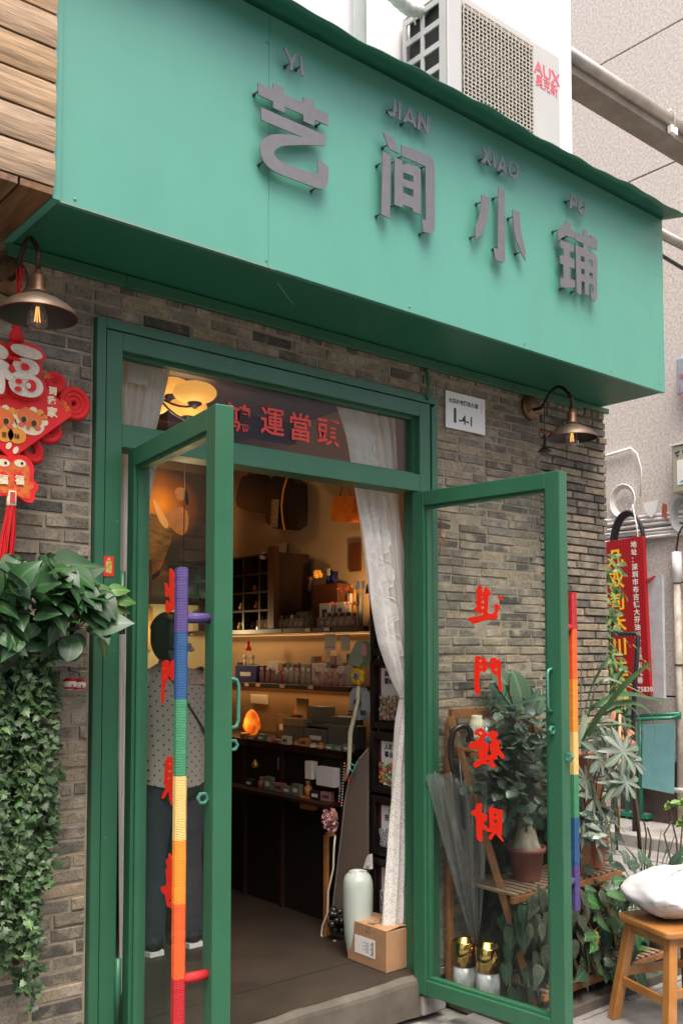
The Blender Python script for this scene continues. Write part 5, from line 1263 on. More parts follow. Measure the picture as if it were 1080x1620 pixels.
rack(('clear acrylic rack with black capped bottles on the right of the top shelf', 'black capped perfume bottle from the left in the right rack'), 506, 558, 5, 985, ZS1, BLKW, CLEAR)
for i in range(15):
    px = 414+i*9.2; pk = i < 5 or i > 9
    q = on_x(px, 1078, 3.235); q.z = ZS2; col = CLRP if pk else CLEAR
    lab = 'slim pink bottle standing in the front row of the second shelf' if pk else 'slim clear bottle standing in the front row of the second shelf'
    lab = '%s slim %s bottle from the left in the front row of the second shelf' % (ORD[i], 'pink' if pk else 'clear')
    bt = thing('slim_bottle', lab, 'bottle', q, 'bottles in the front row of the second shelf, '+('pink' if pk else 'clear'))
    b = MB(); b.lathe([(0,0),(.0125,0),(.0125,.062),(.006,.07),(.006,.074)], q, 12); part('flask', b, col, bt)
    b = MB(); b.lathe([(.0085,.074),(.0085,.094),(0,.094)], q, 12); part('cap', b, ORN[4] if i % 3 else mat('cap_pink', (.5,.22,.18), .4), bt)
for (px0, px1, y0_, y1_, m, lab) in ((424,440,1048,1017,CARDW,'white box with a dark square print at the left of the second shelf'), (460,482,1047,1018,mat('grey_tub', (.28,.27,.23), .5),'grey lidded tub in the back row of the second shelf'),
    (493,511,1050,1019,CARDW,'left pile of striped cosmetic boxes on the second shelf'), (513,530,1052,1028,mat('pink_card', (.5,.33,.28), .6),'right pile of pinkish cosmetic boxes on the second shelf'), (534,545,1052,1024,CARDW,'narrow white box near the right end of the second shelf')):
    box_item('cosmetic_box', lab, 'box', px0, px1, y0_+28, y1_+26, 3.33, m, .06, z=ZS2, print_=INK)
for (px0, px1, lab, m) in ((513, 530, 'hanging cream product card with pink stripe below the top shelf', mat('pink_card', (.5,.33,.28), .6)), (539, 552, 'hanging cream product card with yellow stripe below the top shelf', mat('yellow_card', (.7,.45,.08), .6))):
    o = box_item('product_card', lab, 'card', px0, px1, 1024, 998, 3.30, CARDW, .006, z=1.585)
    a, c = YA(px0, 3.299), YA(px1, 3.299); b = MB(); b.box(3.2975, 3.299, min(a, c), max(a, c), 1.60, 1.607); b.box(3.2975, 3.299, min(a, c), max(a, c), 1.665, 1.669); part('stripe_print', b, m, o)
rnd_item('gourd_bottle', 'glossy orange gourd shaped bottle on the second shelf', 'bottle', 447, 1048, 3.33, [(0,0),(.018,.004),(.022,.022),(.012,.045),(.015,.062),(.006,.078),(.012,.088),(0,.1)], mat('orange_glaze', (.6,.10,.01), .3), z=ZS2)
rnd_item('pump_bottle', 'pale green pump bottle on the second shelf', 'bottle', 458, 1048, 3.32, [(0,0),(.022,0),(.022,.06),(.006,.065),(.006,.09),(.012,.092),(.012,.1),(0,.1)], mat('pale_green_plastic', (.18,.32,.2), .4), z=ZS2)
rnd_item('blue_spray', 'small blue spray bottle on the second shelf', 'bottle', 440, 1048, 3.30, [(0,0),(.012,0),(.014,.05),(.005,.06),(.007,.08),(0,.085)], mat('spray_blue', (.02,.16,.3), .3), z=ZS2)
box_item('navy_boxes', 'dark navy boxes with cream labels at the far left of the second shelf', 'box', 372, 405, 1073, 1047, 3.25, NAVYB, .08, z=ZS2, print_=CARDW)
for k, px in enumerate((388, 400)): rnd_item('ball_bottle', ('bottle with white ball stopper above the navy boxes, left one', 'bottle with white ball stopper above the navy boxes, right one')[k], 'bottle', px, 1046, 3.29, [(0,0),(.013,0),(.013,.035),(.005,.042),(.014,.05),(.017,.062),(.012,.074),(0,.078)], ORN[4], z=ZS2+.092)
rnd_item('red_figurine', 'small red figurine at the far left above the second shelf', 'figurine', 393, 1012, 3.30, [(0,0),(.02,0),(.022,.02),(.012,.035),(.015,.05),(0,.06)], mat('red_lacquer', (.6,.04,.01), .3), z=ZS2+.19)
# flowers among the boxes
ORF = mat('orange_petals', (.85,.16,.03), .6, emit=(1,.2,.03), estr=.06); PUF = mat('purple_petals', (.28,.12,.25), .6); ST_ = mat('dark_stem', (.02,.04,.015), .6)  # orange petals are given a slight self-glow, they are no light source
def flower(name, label, px, py, Xp, r, m, n=14, g=None):
    c = on_x(px, py, Xp); t = thing(name, label, 'flower', c-Z*.03, g); rr = random.Random(int(px*7+py))
    b = MB(); b.tube([c-Z*.04+Y*.01, c], .0016, 5); part('stem', b, ST_, t)
    for k in range(n):
        a = k*2.4; tl = (k/n)**.6; d = Vector((math.cos(a)*tl-.55, math.sin(a)*tl, (1-tl)*.5+rr.uniform(-.4,.5))).normalized(); u = d.orthogonal().normalized(); v = d.cross(u)
        b = MB(); p = c+d*r*.25; q = c+d*r
        b.add([p, p.lerp(q,.6)+u*r*.35, q+v*r*.1, p.lerp(q,.6)-u*r*.35, p.lerp(q,.55)+v*r*.18], [(0,1,4),(1,2,4),(2,3,4),(3,0,4)]); part('petal', b, m, t)
for k, (px, py, m, lab) in enumerate(((537,933,ORF,'orange flower left above the white carton on the top shelf'), (553,932,ORF,'larger orange flower near the right end of the top shelf'), (527,956,ORF,'orange flower between the two white cartons'), (551,957,ORF,'orange flower right of the white cartons'), (563,956,PUF,'purple flower at the right end of the bottle rack'))):
    flower('shelf_flower', lab, px, py, 3.22, .026 if k == 1 else .019, m)
# pendants with white tags
for k, (px, py) in enumerate(((565, 926), (574, 925))):
    c = on_x(px, py, 3.12); t = thing('pendant_cord', ('beaded cord with a white tag hanging at the right end of the shelves, left one', 'beaded cord with a white tag hanging at the right end of the shelves, right one')[k], 'pendant', c)
    b = MB(); b.box(c.x, c.x+.002, c.y-.014, c.y+.014, c.z-.02, c.z+.02); part('paper_tag', b, PAPER, t)
    b = MB(); e = on_x(px+1, 992, 3.12); b.tube([c-Z*.02, (c+e)/2+Y*.004, e], .0016, 5); part('cord', b, mat('beige_cord', (.4,.33,.24), .7), t)
    b = MB(); b.ball(e, .009, 10, 8); part('bead', b, BLKW, t)

# counter -----------------------------------------------------------------
q = on_x(398, 1150, 3.22); q.z = ZC
sl = thing('salt_lamp', 'glowing orange rock salt lamp on a round base on the counter', 'lamp', q)
rr = random.Random(8); b = MB(); b.ball(q+Z*.085, 1, 16, 14, (.058,.058,.078))
for v in b.v:
    h = (v.z-q.z)/.16; s = 1.0-.38*max(0, h)**1.5; f = 1+.10*math.sin(v.x*170+v.z*90)*math.cos(v.y*140+v.z*60)
    v.x = q.x+(v.x-q.x)*s*f; v.y = q.y+(v.y-q.y)*s*f
sm = mat('glowing_salt', (.9,.25,.03), .5, bump=.8, bscale=30); nt = sm.node_tree; bs = nt.nodes['Principled BSDF']
nn = nt.nodes.new('ShaderNodeTexNoise'); nn.inputs['Scale'].default_value = 22; rp = nt.nodes.new('ShaderNodeValToRGB')
tcn = [n for n in nt.nodes if n.type == 'TEX_COORD'][0]; nt.links.new(tcn.outputs['Object'], nn.inputs[0])
rp.color_ramp.elements[0].position = .38; rp.color_ramp.elements[1].position = .68; rp.color_ramp.elements[0].color = (.42,.030,.001,1); rp.color_ramp.elements[1].color = (1,.24,.015,1); nt.links.new(nn.outputs['Fac'], rp.inputs[0]); nt.links.new(rp.outputs[0], bs.inputs['Emission Color']); bs.inputs['Emission Strength'].default_value = .26
part('salt_rock', b, sm, sl)
b = MB(); b.lathe([(0,0),(.062,0),(.062,.012),(0,.012)], q, 20); part('base', b, WOODD, sl)
ld = bpy.data.lights.new('salt_light', 'POINT'); ld.energy = .35; ld.color = (1, .38, .08); ld.shadow_soft_size = .06; lo = bpy.data.objects.new('salt_light', ld); COL.objects.link(lo); lo.location = q+Vector((-.09, 0, .1))
b = MB(); a, c = on_x(398, 1113, 3.495), on_x(424, 1100, 3.495); b.box(3.485, 3.499, c.y, a.y, a.z, c.z); single('power_strip', b, PLASTW, 'white wall socket strip behind the salt lamp', 'socket', bevel=.003)
GRYB = mat('grey_slate_box', (.075,.075,.062), .6, var=.15); 
box_item('framed_board', 'dark framed board with a small white mark right of the salt lamp', 'picture', 436, 461, 1150, 1113, 3.30, mat('charcoal', (.025,.022,.02), .5), .012, z=ZC, print_=CARDW)
o = box_item('red_picture_board', 'bright red upright frame on the counter', 'frame', 464, 492, 1148, 1097, 3.34, mat('red_frame_lacquer', (.55,.015,.008), .35), .018, z=ZC)
a, c = on_x(469, 1140, 3.338), on_x(488, 1106, 3.338); b = MB(); b.box(3.3375, 3.3395, c.y, a.y, a.z, c.z); part('black_inset', b, BLKW, o)
for k, (px0, px1, pb, pt, zz, lab) in enumerate(((447,480,1190,1163,0,'low grey slate box at the front of the counter, leftmost'), (481,517,1192,1166,0,'low grey slate box at the front of the counter, second'), (519,556,1196,1160,0,'low grey slate box at the front of the counter, rightmost'), (485,508,1135,1110,.115,'square grey box on the tray right of the red frame'), (522,552,1150,1130,.09,'pale grey box on top of the rightmost slate box'))):
    box_item('slate_box', lab, 'box', px0, px1, pb, pt, 3.18 if k < 3 else 3.25, GRYB, .10, z=ZC+zz, print_=CARDW if k == 1 else None)
box_item('brown_box', 'small brown cardboard box on the leftmost slate box', 'box', 447, 480, 1160, 1147, 3.18, mat('kraft', (.22,.12,.06), .7), .09, z=ZC+.088)
b = MB(); a, c = on_x(478, 1142, 3.24), on_x(533, 1138, 3.24); b.box(3.20, 3.36, c.y, a.y, ZC+.10, ZC+.112); single('display_tray', b, GRYB, 'grey display tray raised on the counter', 'tray')
b = MB(); b.box(3.22, 3.34, c.y+.03, a.y-.03, ZC+.0005, ZC+.0995); single('tray_riser', b, mat('cabinet_black_brown', (.01,.006,.004), .5), 'dark riser under the grey display tray', 'riser')
for (px0, px1, pb, pt, m, lab) in ((482,493,1232,1204,CARDW,'pale upright carton in the dark lower shelf'), (500,528,1242,1212,CARDW,'wide white carton in the dark lower shelf'), (474,494,1279,1259,mat('orange_carton', (.45,.16,.04), .6),'orange carton in the dark bottom of the counter')):
    box_item('carton', lab, 'carton', px0, px1, pb, pt, 3.10, m, .04)
rnd_item('brass_pot', 'tiny brass pot in the dark lower shelf', 'pot', 404, 1215, 3.10, [(0,0),(.018,0),(.022,.02),(.012,.035),(0,.05)], MATS['brass'] if 'brass' in MATS else STEEL)
rnd_item('silver_figure', 'thin silver figurine in the dark lower shelf', 'figurine', 440, 1218, 3.10, [(0,0),(.006,0),(.004,.05),(.006,.06),(0,.07)], STEEL)

# more stock: rows behind and below, each piece its own thing
rs_ = random.Random(77)
STK = [mat('stock_%s' % n, c, .5) for n, c in (('cream',(.45,.38,.28)), ('brown',(.12,.06,.03)), ('black',(.015,.013,.012)), ('rose',(.30,.13,.11)), ('sage',(.12,.15,.10)), ('amber',(.42,.16,.03)))]
CN = ['cream', 'brown', 'black', 'rose', 'sage', 'amber']
def stock(n, px0, px1, Xp, z, hmin, hmax, where, kinds='box', dep=.05):
    last = None; cnt = [0]*6
    for i in range(n):
        px = px0+(px1-px0)*(i+.5)/n; y = YA(px, Xp); w = abs(YA(px0, Xp)-YA(px1, Xp))/n*.40; h = rs_.uniform(hmin, hmax); c = rs_.randrange(6); cnt[c] += 1
        lab = '%s small %s %%s from the left %s' % (ORD[i], CN[c], where); x = Xp+rs_.uniform(0, .02)
        b = MB()
        if kinds == 'box' or (kinds == 'mix' and rs_.random() < .5):
            M = Matrix.Translation((x, y, z)) @ Matrix.Rotation(rs_.uniform(-.2,.2), 4, 'Z'); b.box(0, dep, -w, w, 0, h, M); o = single('stock_box', b, STK[c], lab % 'box', 'box', base=(x, y, z), bevel=.001)
            b = MB(); b.box(-.0012, -.0004, -w*.6, w*.6, h*.3, h*.65, M); part('label_print', b, CARDW if c in (1, 2, 4) else INK, o)
        else:
            r = min(w, .022); b.lathe([(0,0),(r,0),(r*1.02,h*.6),(r*.5,h*.72),(r*.5,h*.78),(r*.62,h*.8),(r*.62,h),(0,h)], (x+.02, y, z), 12); single('stock_jar', b, STK[c], lab % 'jar', 'jar', base=(x, y, z))
stock(12, 374, 470, 3.30, ZS2, .07, .13, 'in the back row of the second shelf', 'mix')
stock(8, 488, 556, 3.38, ZS2, .12, .19, 'in the rear right pile on the second shelf', 'box')
stock(9, 376, 440, 3.26, ZS1, .04, .09, 'along the front of the pigeonhole cabinet', 'mix', .03)
stock(7, 440, 500, 3.44, ZS1, .10, .19, 'behind the grey gift boxes on the top shelf', 'mix', .03)
stock(5, 534, 566, 3.40, ZS1, .14, .22, 'at the right end of the top shelf', 'mix', .03)
stock(13, 374, 550, 3.08, ZC+.0, .02, .045, 'along the front edge of the counter', 'mix', .03)
stock(7, 470, 556, 3.38, ZC+.0, .12, .20, 'against the wall on the counter', 'box', .06)
stock(9, 384, 520, 3.10, .802, .04, .09, 'on the dark lower shelf of the counter', 'mix', .03)
b = MB(); b.box(3.05, 3.139, .74, 2.4, .782, .80); single('low_shelf', b, WOODD, 'upper dark shelf in front of the counter cupboard', 'shelf')
# framed prints and hangers on the warm wall above
for px0, px1, pb, pt, m, lab in ((440, 452, 905, 860, ORN[0], 'tall pale print leaning beside the pigeonhole cabinet'), (552, 570, 905, 860, MATS['red_brown_wood'], 'brown board hanging under the orange handbag')):
    box_item('wall_print', lab, 'print', px0, px1, pb, pt, 3.47, m, .01)
# bags hanging high on the right wall
BLT = mat('black_leather', (.010,.009,.009), .35, bump=.2, bscale=80)
def bagthing(name, label, pts, Xp, m, th=.07, strap=None, tagp=None):
    ls = [on_x(x, y, Xp) for x, y in smooth_loop(pts)]
    O = on_x(*pts[0], Xp); b = outline_mb([ls], O, -Y, Z, th); c = sum(ls, Vector())/len(ls)
    t = thing(name, label, 'bag', c); o = part('bag_body', b, m, t, .012)
    if strap: 
        b = MB(); b.tube([on_x(x, y, Xp) for x, y in strap], .006, 6); part('strap', b, m, t)
    return t
bagthing('black_handbag', 'large black leather handbag hanging high at the left of the right wall', [(392,752),(425,750),(431,800),(428,812),(396,810),(378,800),(385,765)], 3.36, BLT, strap=[(395,752),(400,730),(415,728),(422,752)])
t = bagthing('long_black_bag', 'long black bag with an orange cord and a patterned strap hanging on the right wall', [(430,752),(478,755),(480,800),(478,840),(428,836),(426,800)], 3.36, BLT)
b = MB(); b.tube([on_x(x, y, 3.315) for x, y in ((455,752),(448,775),(445,800),(447,825),(450,838))], .006, 6); part('orange_cord', b, mat('orange_cord', (.6,.22,.03), .6), t)
b = MB(); b.prism([on_x(x, y, 3.312) for x, y in ((430,790),(441,790),(438,834),(427,834))], (.004,0,0)); part('patterned_strap', b, mat('patterned_strap', (.16,.07,.03), .6, dark=(.5,.35,.2), scale=45), t)
ORL = mat('orange_leather', (.62,.16,.02), .35, var=.25, scale=14, bump=.1)
t = bagthing('orange_handbag', 'orange leather handbag with a flap hanging on the right wall near the lace curtain', [(533,785),(560,785),(565,822),(560,828),(532,826),(529,820)], 3.40, ORL, .06, strap=[(537,788),(541,768),(548,766),(556,788)])
b = outline_mb([[on_x(x, y, 3.362) for x, y in smooth_loop([(532,784),(561,784),(561,800),(553,811),(540,811),(532,800)])]], on_x(532, 784, 3.362), -Y, Z, .006); part('flap', b, ORL, t)
b = MB(); b.ball(on_x(546, 798, 3.355), .006, 8, 6); part('clasp', b, MATS['brass'], t)

# ================================================================ column of framed tile pictures by the door
ft = thing('frame_rack', 'tall black rack behind the lace curtain that holds the stacked framed pictures', 'rack', (3.2, .25, FZ))
b = MB(); b.box(3.135, 3.165, .475, .50, FZ, 2.05); part('upright', b, BLKW, ft)
b = MB(); b.box(3.166, 3.18, .02, .47, FZ, 1.98); part('back_board', b, BLKW, ft)
zfr = [(1.56, 1.93), (1.205, 1.545), (.895, 1.19), (.595, .88), (.275, .58)]
heap = [('gold bead', [(.7,.38,.06)]*3), ('mixed shards', [(.45,.30,.15), (.35,.05,.04), (.5,.5,.38), (.12,.2,.12), (.25,.16,.1)]), ('colour tiles', [(.5,.04,.03), (.05,.25,.1), (.6,.55,.45), (.5,.3,.05)]), ('grey tiles', [(.45,.5,.5)]), ('grey tiles', [(.45,.5,.5)])]
labs = ['topmost deep black frame filled with golden beads beside the lace curtain', 'second black frame from the top, brush writing over a heap of mixed coloured pieces', 'third black frame from the top, brush writing over a heap of coloured tiles', 'fourth black frame from the top, small teapot print over pale grey tiles', 'lowest black frame, pale grey tiles, standing behind the cardboard box']
txt = [None, ('满上 之', '喜悦常'), ('人旺 财旺', '事业旺'), ('把酒',), ('八方', '来财')]
for k, (z0, z1) in enumerate(zfr):
    t = thing('tile_picture', labs[k], 'picture', (3.12, .25, z0), 'framed tile pictures stacked by the curtain')
    y0, y1 = .06, .462; w = .034
    for nm, ya, yb, za, zb in (('frame_side', y0, y0+w, z0, z1), ('frame_side', y1-w, y1, z0, z1), ('frame_rail', y0+w+.0003, y1-w-.0003, z0, z0+w), ('frame_rail', y0+w+.0003, y1-w-.0003, z1-w, z1)):
        b = MB(); b.box(3.095, 3.134, ya, yb, za, zb); part(nm, b, BLKW, t, .004)
    b = MB(); b.box(3.126, 3.133, y0+w+.001, y1-w-.001, z0+w+.001, z1-w-.001); part('mount', b, mat('maroon_mount', (.10,.012,.016), .6), t)
    if k: b = MB(); b.box(3.123, 3.1255, y0+w+.01, y1-w-.022, z0+w+.01, z1-w-.012); part('cream_paper', b, PAPER, t)
    b = MB(); idx = []; rr = random.Random(60+k); ms = [mat('tile_%d_%d' % (k, i), c, .4, metal=.5 if k == 0 else 0) for i, c in enumerate(heap[k][1])]
    hmax = (z1-z0)*(.85 if k == 0 else .52)
    for i in range(340 if k else 420):
        y = rr.uniform(y0+w+.012, y1-w-.024); z = rr.uniform(z0+w+.012, z0+hmax*(1-.15*abs(math.sin(y*30))))
        s = .0062 if k in (0, 1) else .0085
        M = Matrix.Translation((3.116+rr.uniform(-.006,.004), y, z)) @ Matrix.Rotation(rr.uniform(-.8,.8) if k != 2 else rr.choice([0, PI/2])+rr.uniform(-.1,.1), 4, 'X') @ Matrix.Rotation(rr.uniform(-.3,.3), 4, 'Z')
        n0 = len(b.f); b.box(-.004, .004, -s*.75, s*.75, -s, s, M); idx += [i % len(ms)]*(len(b.f)-n0)
        if k in (3, 4): n0 = len(b.f); b.box(-.0046, -.0041, -s*.35, s*.35, -s*.5, s*.5, M); idx += [len(ms)]*(len(b.f)-n0)
    if k in (3, 4): ms = ms+[INK]
    link(mesh_of(b, 'tile_heap', ms, ORIG[t.name], idx), 'tile_heap', t, 0, 'stuff')
    if txt[k]:
        for i, s in enumerate(txt[k]): part('brush_writing', text_mb(s, .032, (3.1222, y1-w-.045, z1-w-.050-.036*i-(.03 if k == 3 else 0)), -Y, Z, .0003, .0008), BLKP, t)
    if k == 3: b = MB(); b.ball((3.12, y1-w-.09, z1-w-.035), .014, 12, 8, (.3,1,1)); part('teapot_print', b, ORN[3], t)
b = MB(); b.box(3.09, 3.094, .475, .493, 1.54, 1.556); single('white_label', b, PAPER, 'tiny white price label on the black rack above the second frame', 'label')

# hanging things left of the frames
def lay_(x, y, Xp=3.06): return on_x(x, y, Xp)
SAGE = mat('sage_fabric', (.20,.25,.16), .8, bump=.1)
t = thing('sage_bag', 'sage green triangular cloth bag hanging beside the golden bead frame', 'bag', lay_(565, 1035))
b = outline_mb([[lay_(x, y) for x, y in smooth_loop([(570,1012),(580,1016),(580,1056),(555,1051),(557,1042)])]], lay_(570, 1012), -Y, Z, .05); part('bag_body', b, SAGE, t, .01)
b = outline_mb([[lay_(x, y, 3.03) for x, y in smooth_loop([(572,1018),(580,1019),(580,1040),(571,1036)])]], lay_(572, 1018, 3.03), -Y, Z, .006); part('pink_patch', b, mat('dusty_pink', (.42,.20,.17), .7), t)
t = thing('plush_flower', 'fluffy yellow plush flower with a round blue centre hanging by the frames', 'plush toy', lay_(565, 1070))
c = lay_(566, 1070); YP = mat('yellow_plush', (.66,.36,.02), .9, bump=.9, bscale=160)
for k in range(7): a = k*2*PI/7; b = MB(); b.ball(c+Vector((0, .030*math.cos(a), .030*math.sin(a))), .019, 12, 8, (.8,1,1)); part('plush_petal', b, YP, t)
b = MB(); b.ball(c, .026, 14, 10, (.9,1,1)); part('plush_body', b, YP, t); b = MB(); b.ball(c+Vector((-.025,-.013,.003)), .015, 12, 8, (.5,1,1)); part('blue_centre', b, mat('blue_felt', (.01,.09,.22), .8), t)
t = thing('grey_bow_bag', 'grey cloth pouch tied with black bows hanging below the plush flower', 'bag', lay_(568, 1115))
b = outline_mb([[lay_(x, y, 3.07) for x, y in smooth_loop([(558,1088),(580,1088),(581,1138),(566,1140),(557,1120)])]], lay_(558, 1088, 3.07), -Y, Z, .04); part('pouch', b, mat('grey_cloth', (.27,.28,.27), .8, var=.2, bump=.2), t, .012)
b = MB()
for (px, py, s) in ((565,1112,1), (556,1128,.8), (574,1128,.8), (562,1150,.6)):
    c = lay_(px, py, 3.035)
    for sg_ in (-1, 1): b.tube([c+Vector((0, sg_*.022*s*math.sin(k/10*PI), .014*s*math.sin(k/5*PI))) for k in range(11)], .0035, 6)
part('black_bow', b, BLKW, t, kind='stuff')
b = MB(); b.tube([lay_(x, y, 3.03) for x, y in ((567,1086),(566,1110),(560,1135),(554,1160),(553,1190),(552,1215),(545,1235))], [.009,.010,.011,.012,.011,.010,.008], 10)
single('cream_stick', b, mat('cream_bamboo', (.50,.45,.31), .5), 'long pale segmented stick hanging down from the yellow plush flower', 'stick')
b = MB(); b.tube([lay_(x, y, 3.03) for x, y in ((552,1205),(560,1212),(566,1206),(558,1222),(550,1212))], .004, 6); single('teal_clip', b, mat('teal_plastic', (.1,.45,.38), .4), 'small teal hair clip hanging at the lower end of the pale stick', 'clip')
rr = random.Random(5)
for j, (x0, y0_, x1, y1_, cs, lab) in enumerate(((545,1208,540,1275,[(.6,.5,.4)],'string of pearly beads hanging above the pink flower'), (538,1240,536,1268,[(.05,.2,.5),(.5,.03,.03),(.05,.4,.3)],'short string of red and blue beads'), (548,1212,552,1240,[(.55,.02,.02)],'red knotted string beside the teal clip'))):
    a, c = lay_(x0, y0_, 3.03), lay_(x1, y1_, 3.03); n = 16 if j == 0 else 8
    t = thing('bead_string', lab, 'beads', c)
    for k in range(n): b = MB(); b.ball(a.lerp(c, k/(n-1)), .0048 if j else .0036, 8, 6); part('bead', b, mat('bead_%d_%d' % (j, k % len(cs)), cs[k % len(cs)], .3), t)
# pink fabric flower
t = thing('pink_flower', 'big pale pink fabric flower hanging in the doorway on a cream cord', 'flower', lay_(527, 1297, 2.98)); c = lay_(527, 1297, 2.98)
PK = mat('pink_petal_cloth', (.62,.33,.30), .75, var=.25, scale=40)
rr = random.Random(2)
for k in range(34):
    ring = k//9; a = k*2.39; el = (.15, .45, .8, 1.15)[min(ring, 3)]
    d = Vector((-math.sin(el), math.cos(a)*math.cos(el), math.sin(a)*math.cos(el))).normalized(); u = d.cross(X).normalized(); v = d.cross(u)
    r = .056-.007*ring; b = MB(); p0 = c+d*.008
    row = []
    for i in range(5):
        s = i/4; w = r*.42*math.sin(s*PI*.8+.35); row.append([p0+d*r*s+u*w*q+v*(.010*math.cos(q*3+k)+.012*s*s)+Vector((rr.uniform(-.0015,.0015),)*3) for q in (-1,-.33,.33,1)])
    b.grid(lambda uu, vv: row[int(round(vv*4))][int(round(uu*3))], 3, 4); part('petal', b, PK, t)
b = MB(); b.tube([on_x(x, y, 2.98) for x, y in ((530,1322),(528,1345),(527,1375),(519,1410),(518,1445),(510,1465),(508,1480),(516,1492),(530,1489))], .0048, 8)
single('trailing_cord', b, mat('cream_cord', (.62,.56,.42), .7), 'cream cord trailing from the pink flower down to the floor', 'cord')
# brown round board leaning by the frames
tb = thing('round_board', 'big brown round board leaning on the wall behind the white vase', 'board', on_x(560, 1440, 3.06))
pts = [(582,1185),(565,1205),(552,1235),(545,1270),(540,1320),(534,1370),(527,1430),(524,1450),(582,1450)]
b = outline_mb([[on_x(x, y, 3.06) for x, y in pts]], on_x(582, 1185, 3.06), -Y, Z, .012); part('board_panel', b, mat('brown_felt', (.13,.095,.07), .9, var=.1, bump=.15), tb, .003)
b = MB(); b.tube([on_x(x, y, 3.053) for x, y in pts[:8]], .004, 6); part('board_edge', b, mat('grey_edge', (.2,.18,.16), .6), tb)
b = MB(); a = on_x(516, 1322, 3.0); b.bar(Vector((a.x, a.y, FZ)), a, .02, .02); b.bar(a, on_x(528, 1318, 3.04), .02, .02); b.bar(on_x(578, 1315, 3.09), on_x(580, 1440, 3.09), .02, .02)
single('wooden_chair', b, HON, 'dark orange wooden leg of a chair behind the brown round board', 'chair')
b = MB(); b.prism([on_x(x, y, 3.05) for x, y in ((584,1352),(580,1356),(574,1374),(585,1376))], (.02,0,0)); b.tube([on_x(x, y, 3.04) for x, y in ((583,1366),(581,1370),(580,1374))], .003, 6); single('paper_bag', b, PAPER, 'corner of a white paper bag between the brown board and the lowest frame', 'bag')

# white vase
vq = on_z(566, 1514, FZ+.001)
s = .0031
b = MB(); b.lathe([(0,.0),(.040,0),(.046,.006),(.054,.03),(.063,.10),(.069,.19),(.071,.27),(.071,.32),(.068,.350),(.060,.372),(.047,.384),(.042,.387),(.042,.392),(.038,.393),(.027,.386),(.028,.37),(.02,.35),(0,.34)], vq, 44)
single('tall_vase', b, mat('pale_celadon_glaze', (.46,.48,.44), .14, dark=(.35,.42,.36), scale=2.2, coat=.6), 'tall white glazed vase standing on the floor behind the cardboard box', 'vase', base=vq)
# carton on the sill
A_ = on_z(611, 1541, FZ+.001); B_ = on_z(557, 1515, FZ+.001); hgt = .178
cdb = thing('cardboard_box', 'brown taped cardboard box with a white shipping label inside the doorway', 'cardboard box', (A_.x+.1, (A_.y+B_.y)/2, FZ))
KR = mat('kraft_cardboard', (.34,.19,.095), .75, var=.15, scale=10); x0, x1, y0, y1 = A_.x, A_.x+.17, A_.y, B_.y-.0
b = MB(); b.box(x0, x1, y0, y1, FZ+.001, FZ+hgt); part('carton', b, KR, cdb, .003)
b = MB(); b.prism([(x0, y0, FZ+hgt+.001), (x0+.085, y0, FZ+hgt+.012), (x0+.085, y1, FZ+hgt+.012), (x0, y1, FZ+hgt+.001)], (0,0,.003)); b2 = part('top_flap', b, KR, cdb)
b = MB(); b.prism([(x0+.0855, y0, FZ+hgt+.012), (x1, y0, FZ+hgt+.001), (x1, y1, FZ+hgt+.001), (x0+.0855, y1, FZ+hgt+.012)], (0,0,.003)); part('top_flap', b, KR, cdb)
b = MB(); ym = y0+(y1-y0)*.45; b.box(x0+.01, x1-.01, ym-.02, ym+.02, FZ+hgt+.0155, FZ+hgt+.0162); b.box(x0-.0008, x0-.0001, ym-.02, ym+.02, FZ+hgt-.03, FZ+hgt); part('packing_tape', b, glass_mat('tape', (.9,.8,.65), 2, film=.3, filmcol=(.6,.45,.3)), cdb)
b = MB(); ya, yb = y0+(y1-y0)*.28, y0+(y1-y0)*.80; b.box(x0-.0012, x0-.0002, ya, yb, FZ+.045, FZ+.125); lb = part('shipping_label', b, PAPER, cdb)
b = MB()
for k in range(9): b.box(x0-.0018, x0-.0013, ya+.008, ya+.030-(k % 3)*.004, FZ+.055+k*.007, FZ+.058+k*.007)
for k in range(6): b.box(x0-.0018, x0-.0013, ya+.040, ya+.060+(k % 2)*.02, FZ+.062+k*.008, FZ+.0635+k*.008)
part('label_lines', b, INK, lb, kind='stuff')
b = MB(); rr = random.Random(6); q = on_z(535, 1490, FZ)
for k in range(10):
    p = q+Vector((rr.uniform(-.03,.03), rr.uniform(-.03,.03), .02+rr.uniform(0,.14))); b.ball(p, rr.uniform(.015,.03), 7, 5, (1,1,.8))
single('black_plastic_bag', b, mat('glossy_black_film', (.02,.02,.02), .12), 'crumpled glossy black plastic bag on the floor left of the vase', 'bag')

# ================================================================ back of the shop
pa = on_y(226, 738, 2.49); pb_ = on_y(338, 900, 2.49)
pt = thing('oil_painting', 'dark painting of a reclining figure in a painted warm glow on the back wall', 'painting', (pa.x+.3, 2.49, pb_.z))
cm = bpy.data.materials.new('painted_glow_canvas'); cm.use_nodes = True; nt = cm.node_tree; b0 = nt.nodes['Principled BSDF']; b0.inputs['Roughness'].default_value = .5
tc = nt.nodes.new('ShaderNodeTexCoord'); mp = nt.nodes.new('ShaderNodeMapping'); gr = nt.nodes.new('ShaderNodeTexGradient'); gr.gradient_type = 'SPHERICAL'
gc = on_y(255, 800, 2.47)-ORIG[pt.name]; mp.vector_type = 'TEXTURE'; mp.inputs['Location'].default_value = gc; mp.inputs['Scale'].default_value = (.30, .5, .26)
rp = nt.nodes.new('ShaderNodeValToRGB'); rp.color_ramp.elements[0].color = (.035,.018,.010,1); rp.color_ramp.elements[1].color = (.95,.36,.03,1); rp.color_ramp.elements.new(.45).color = (.28,.09,.015,1)  # orange glow is painted into the canvas colour
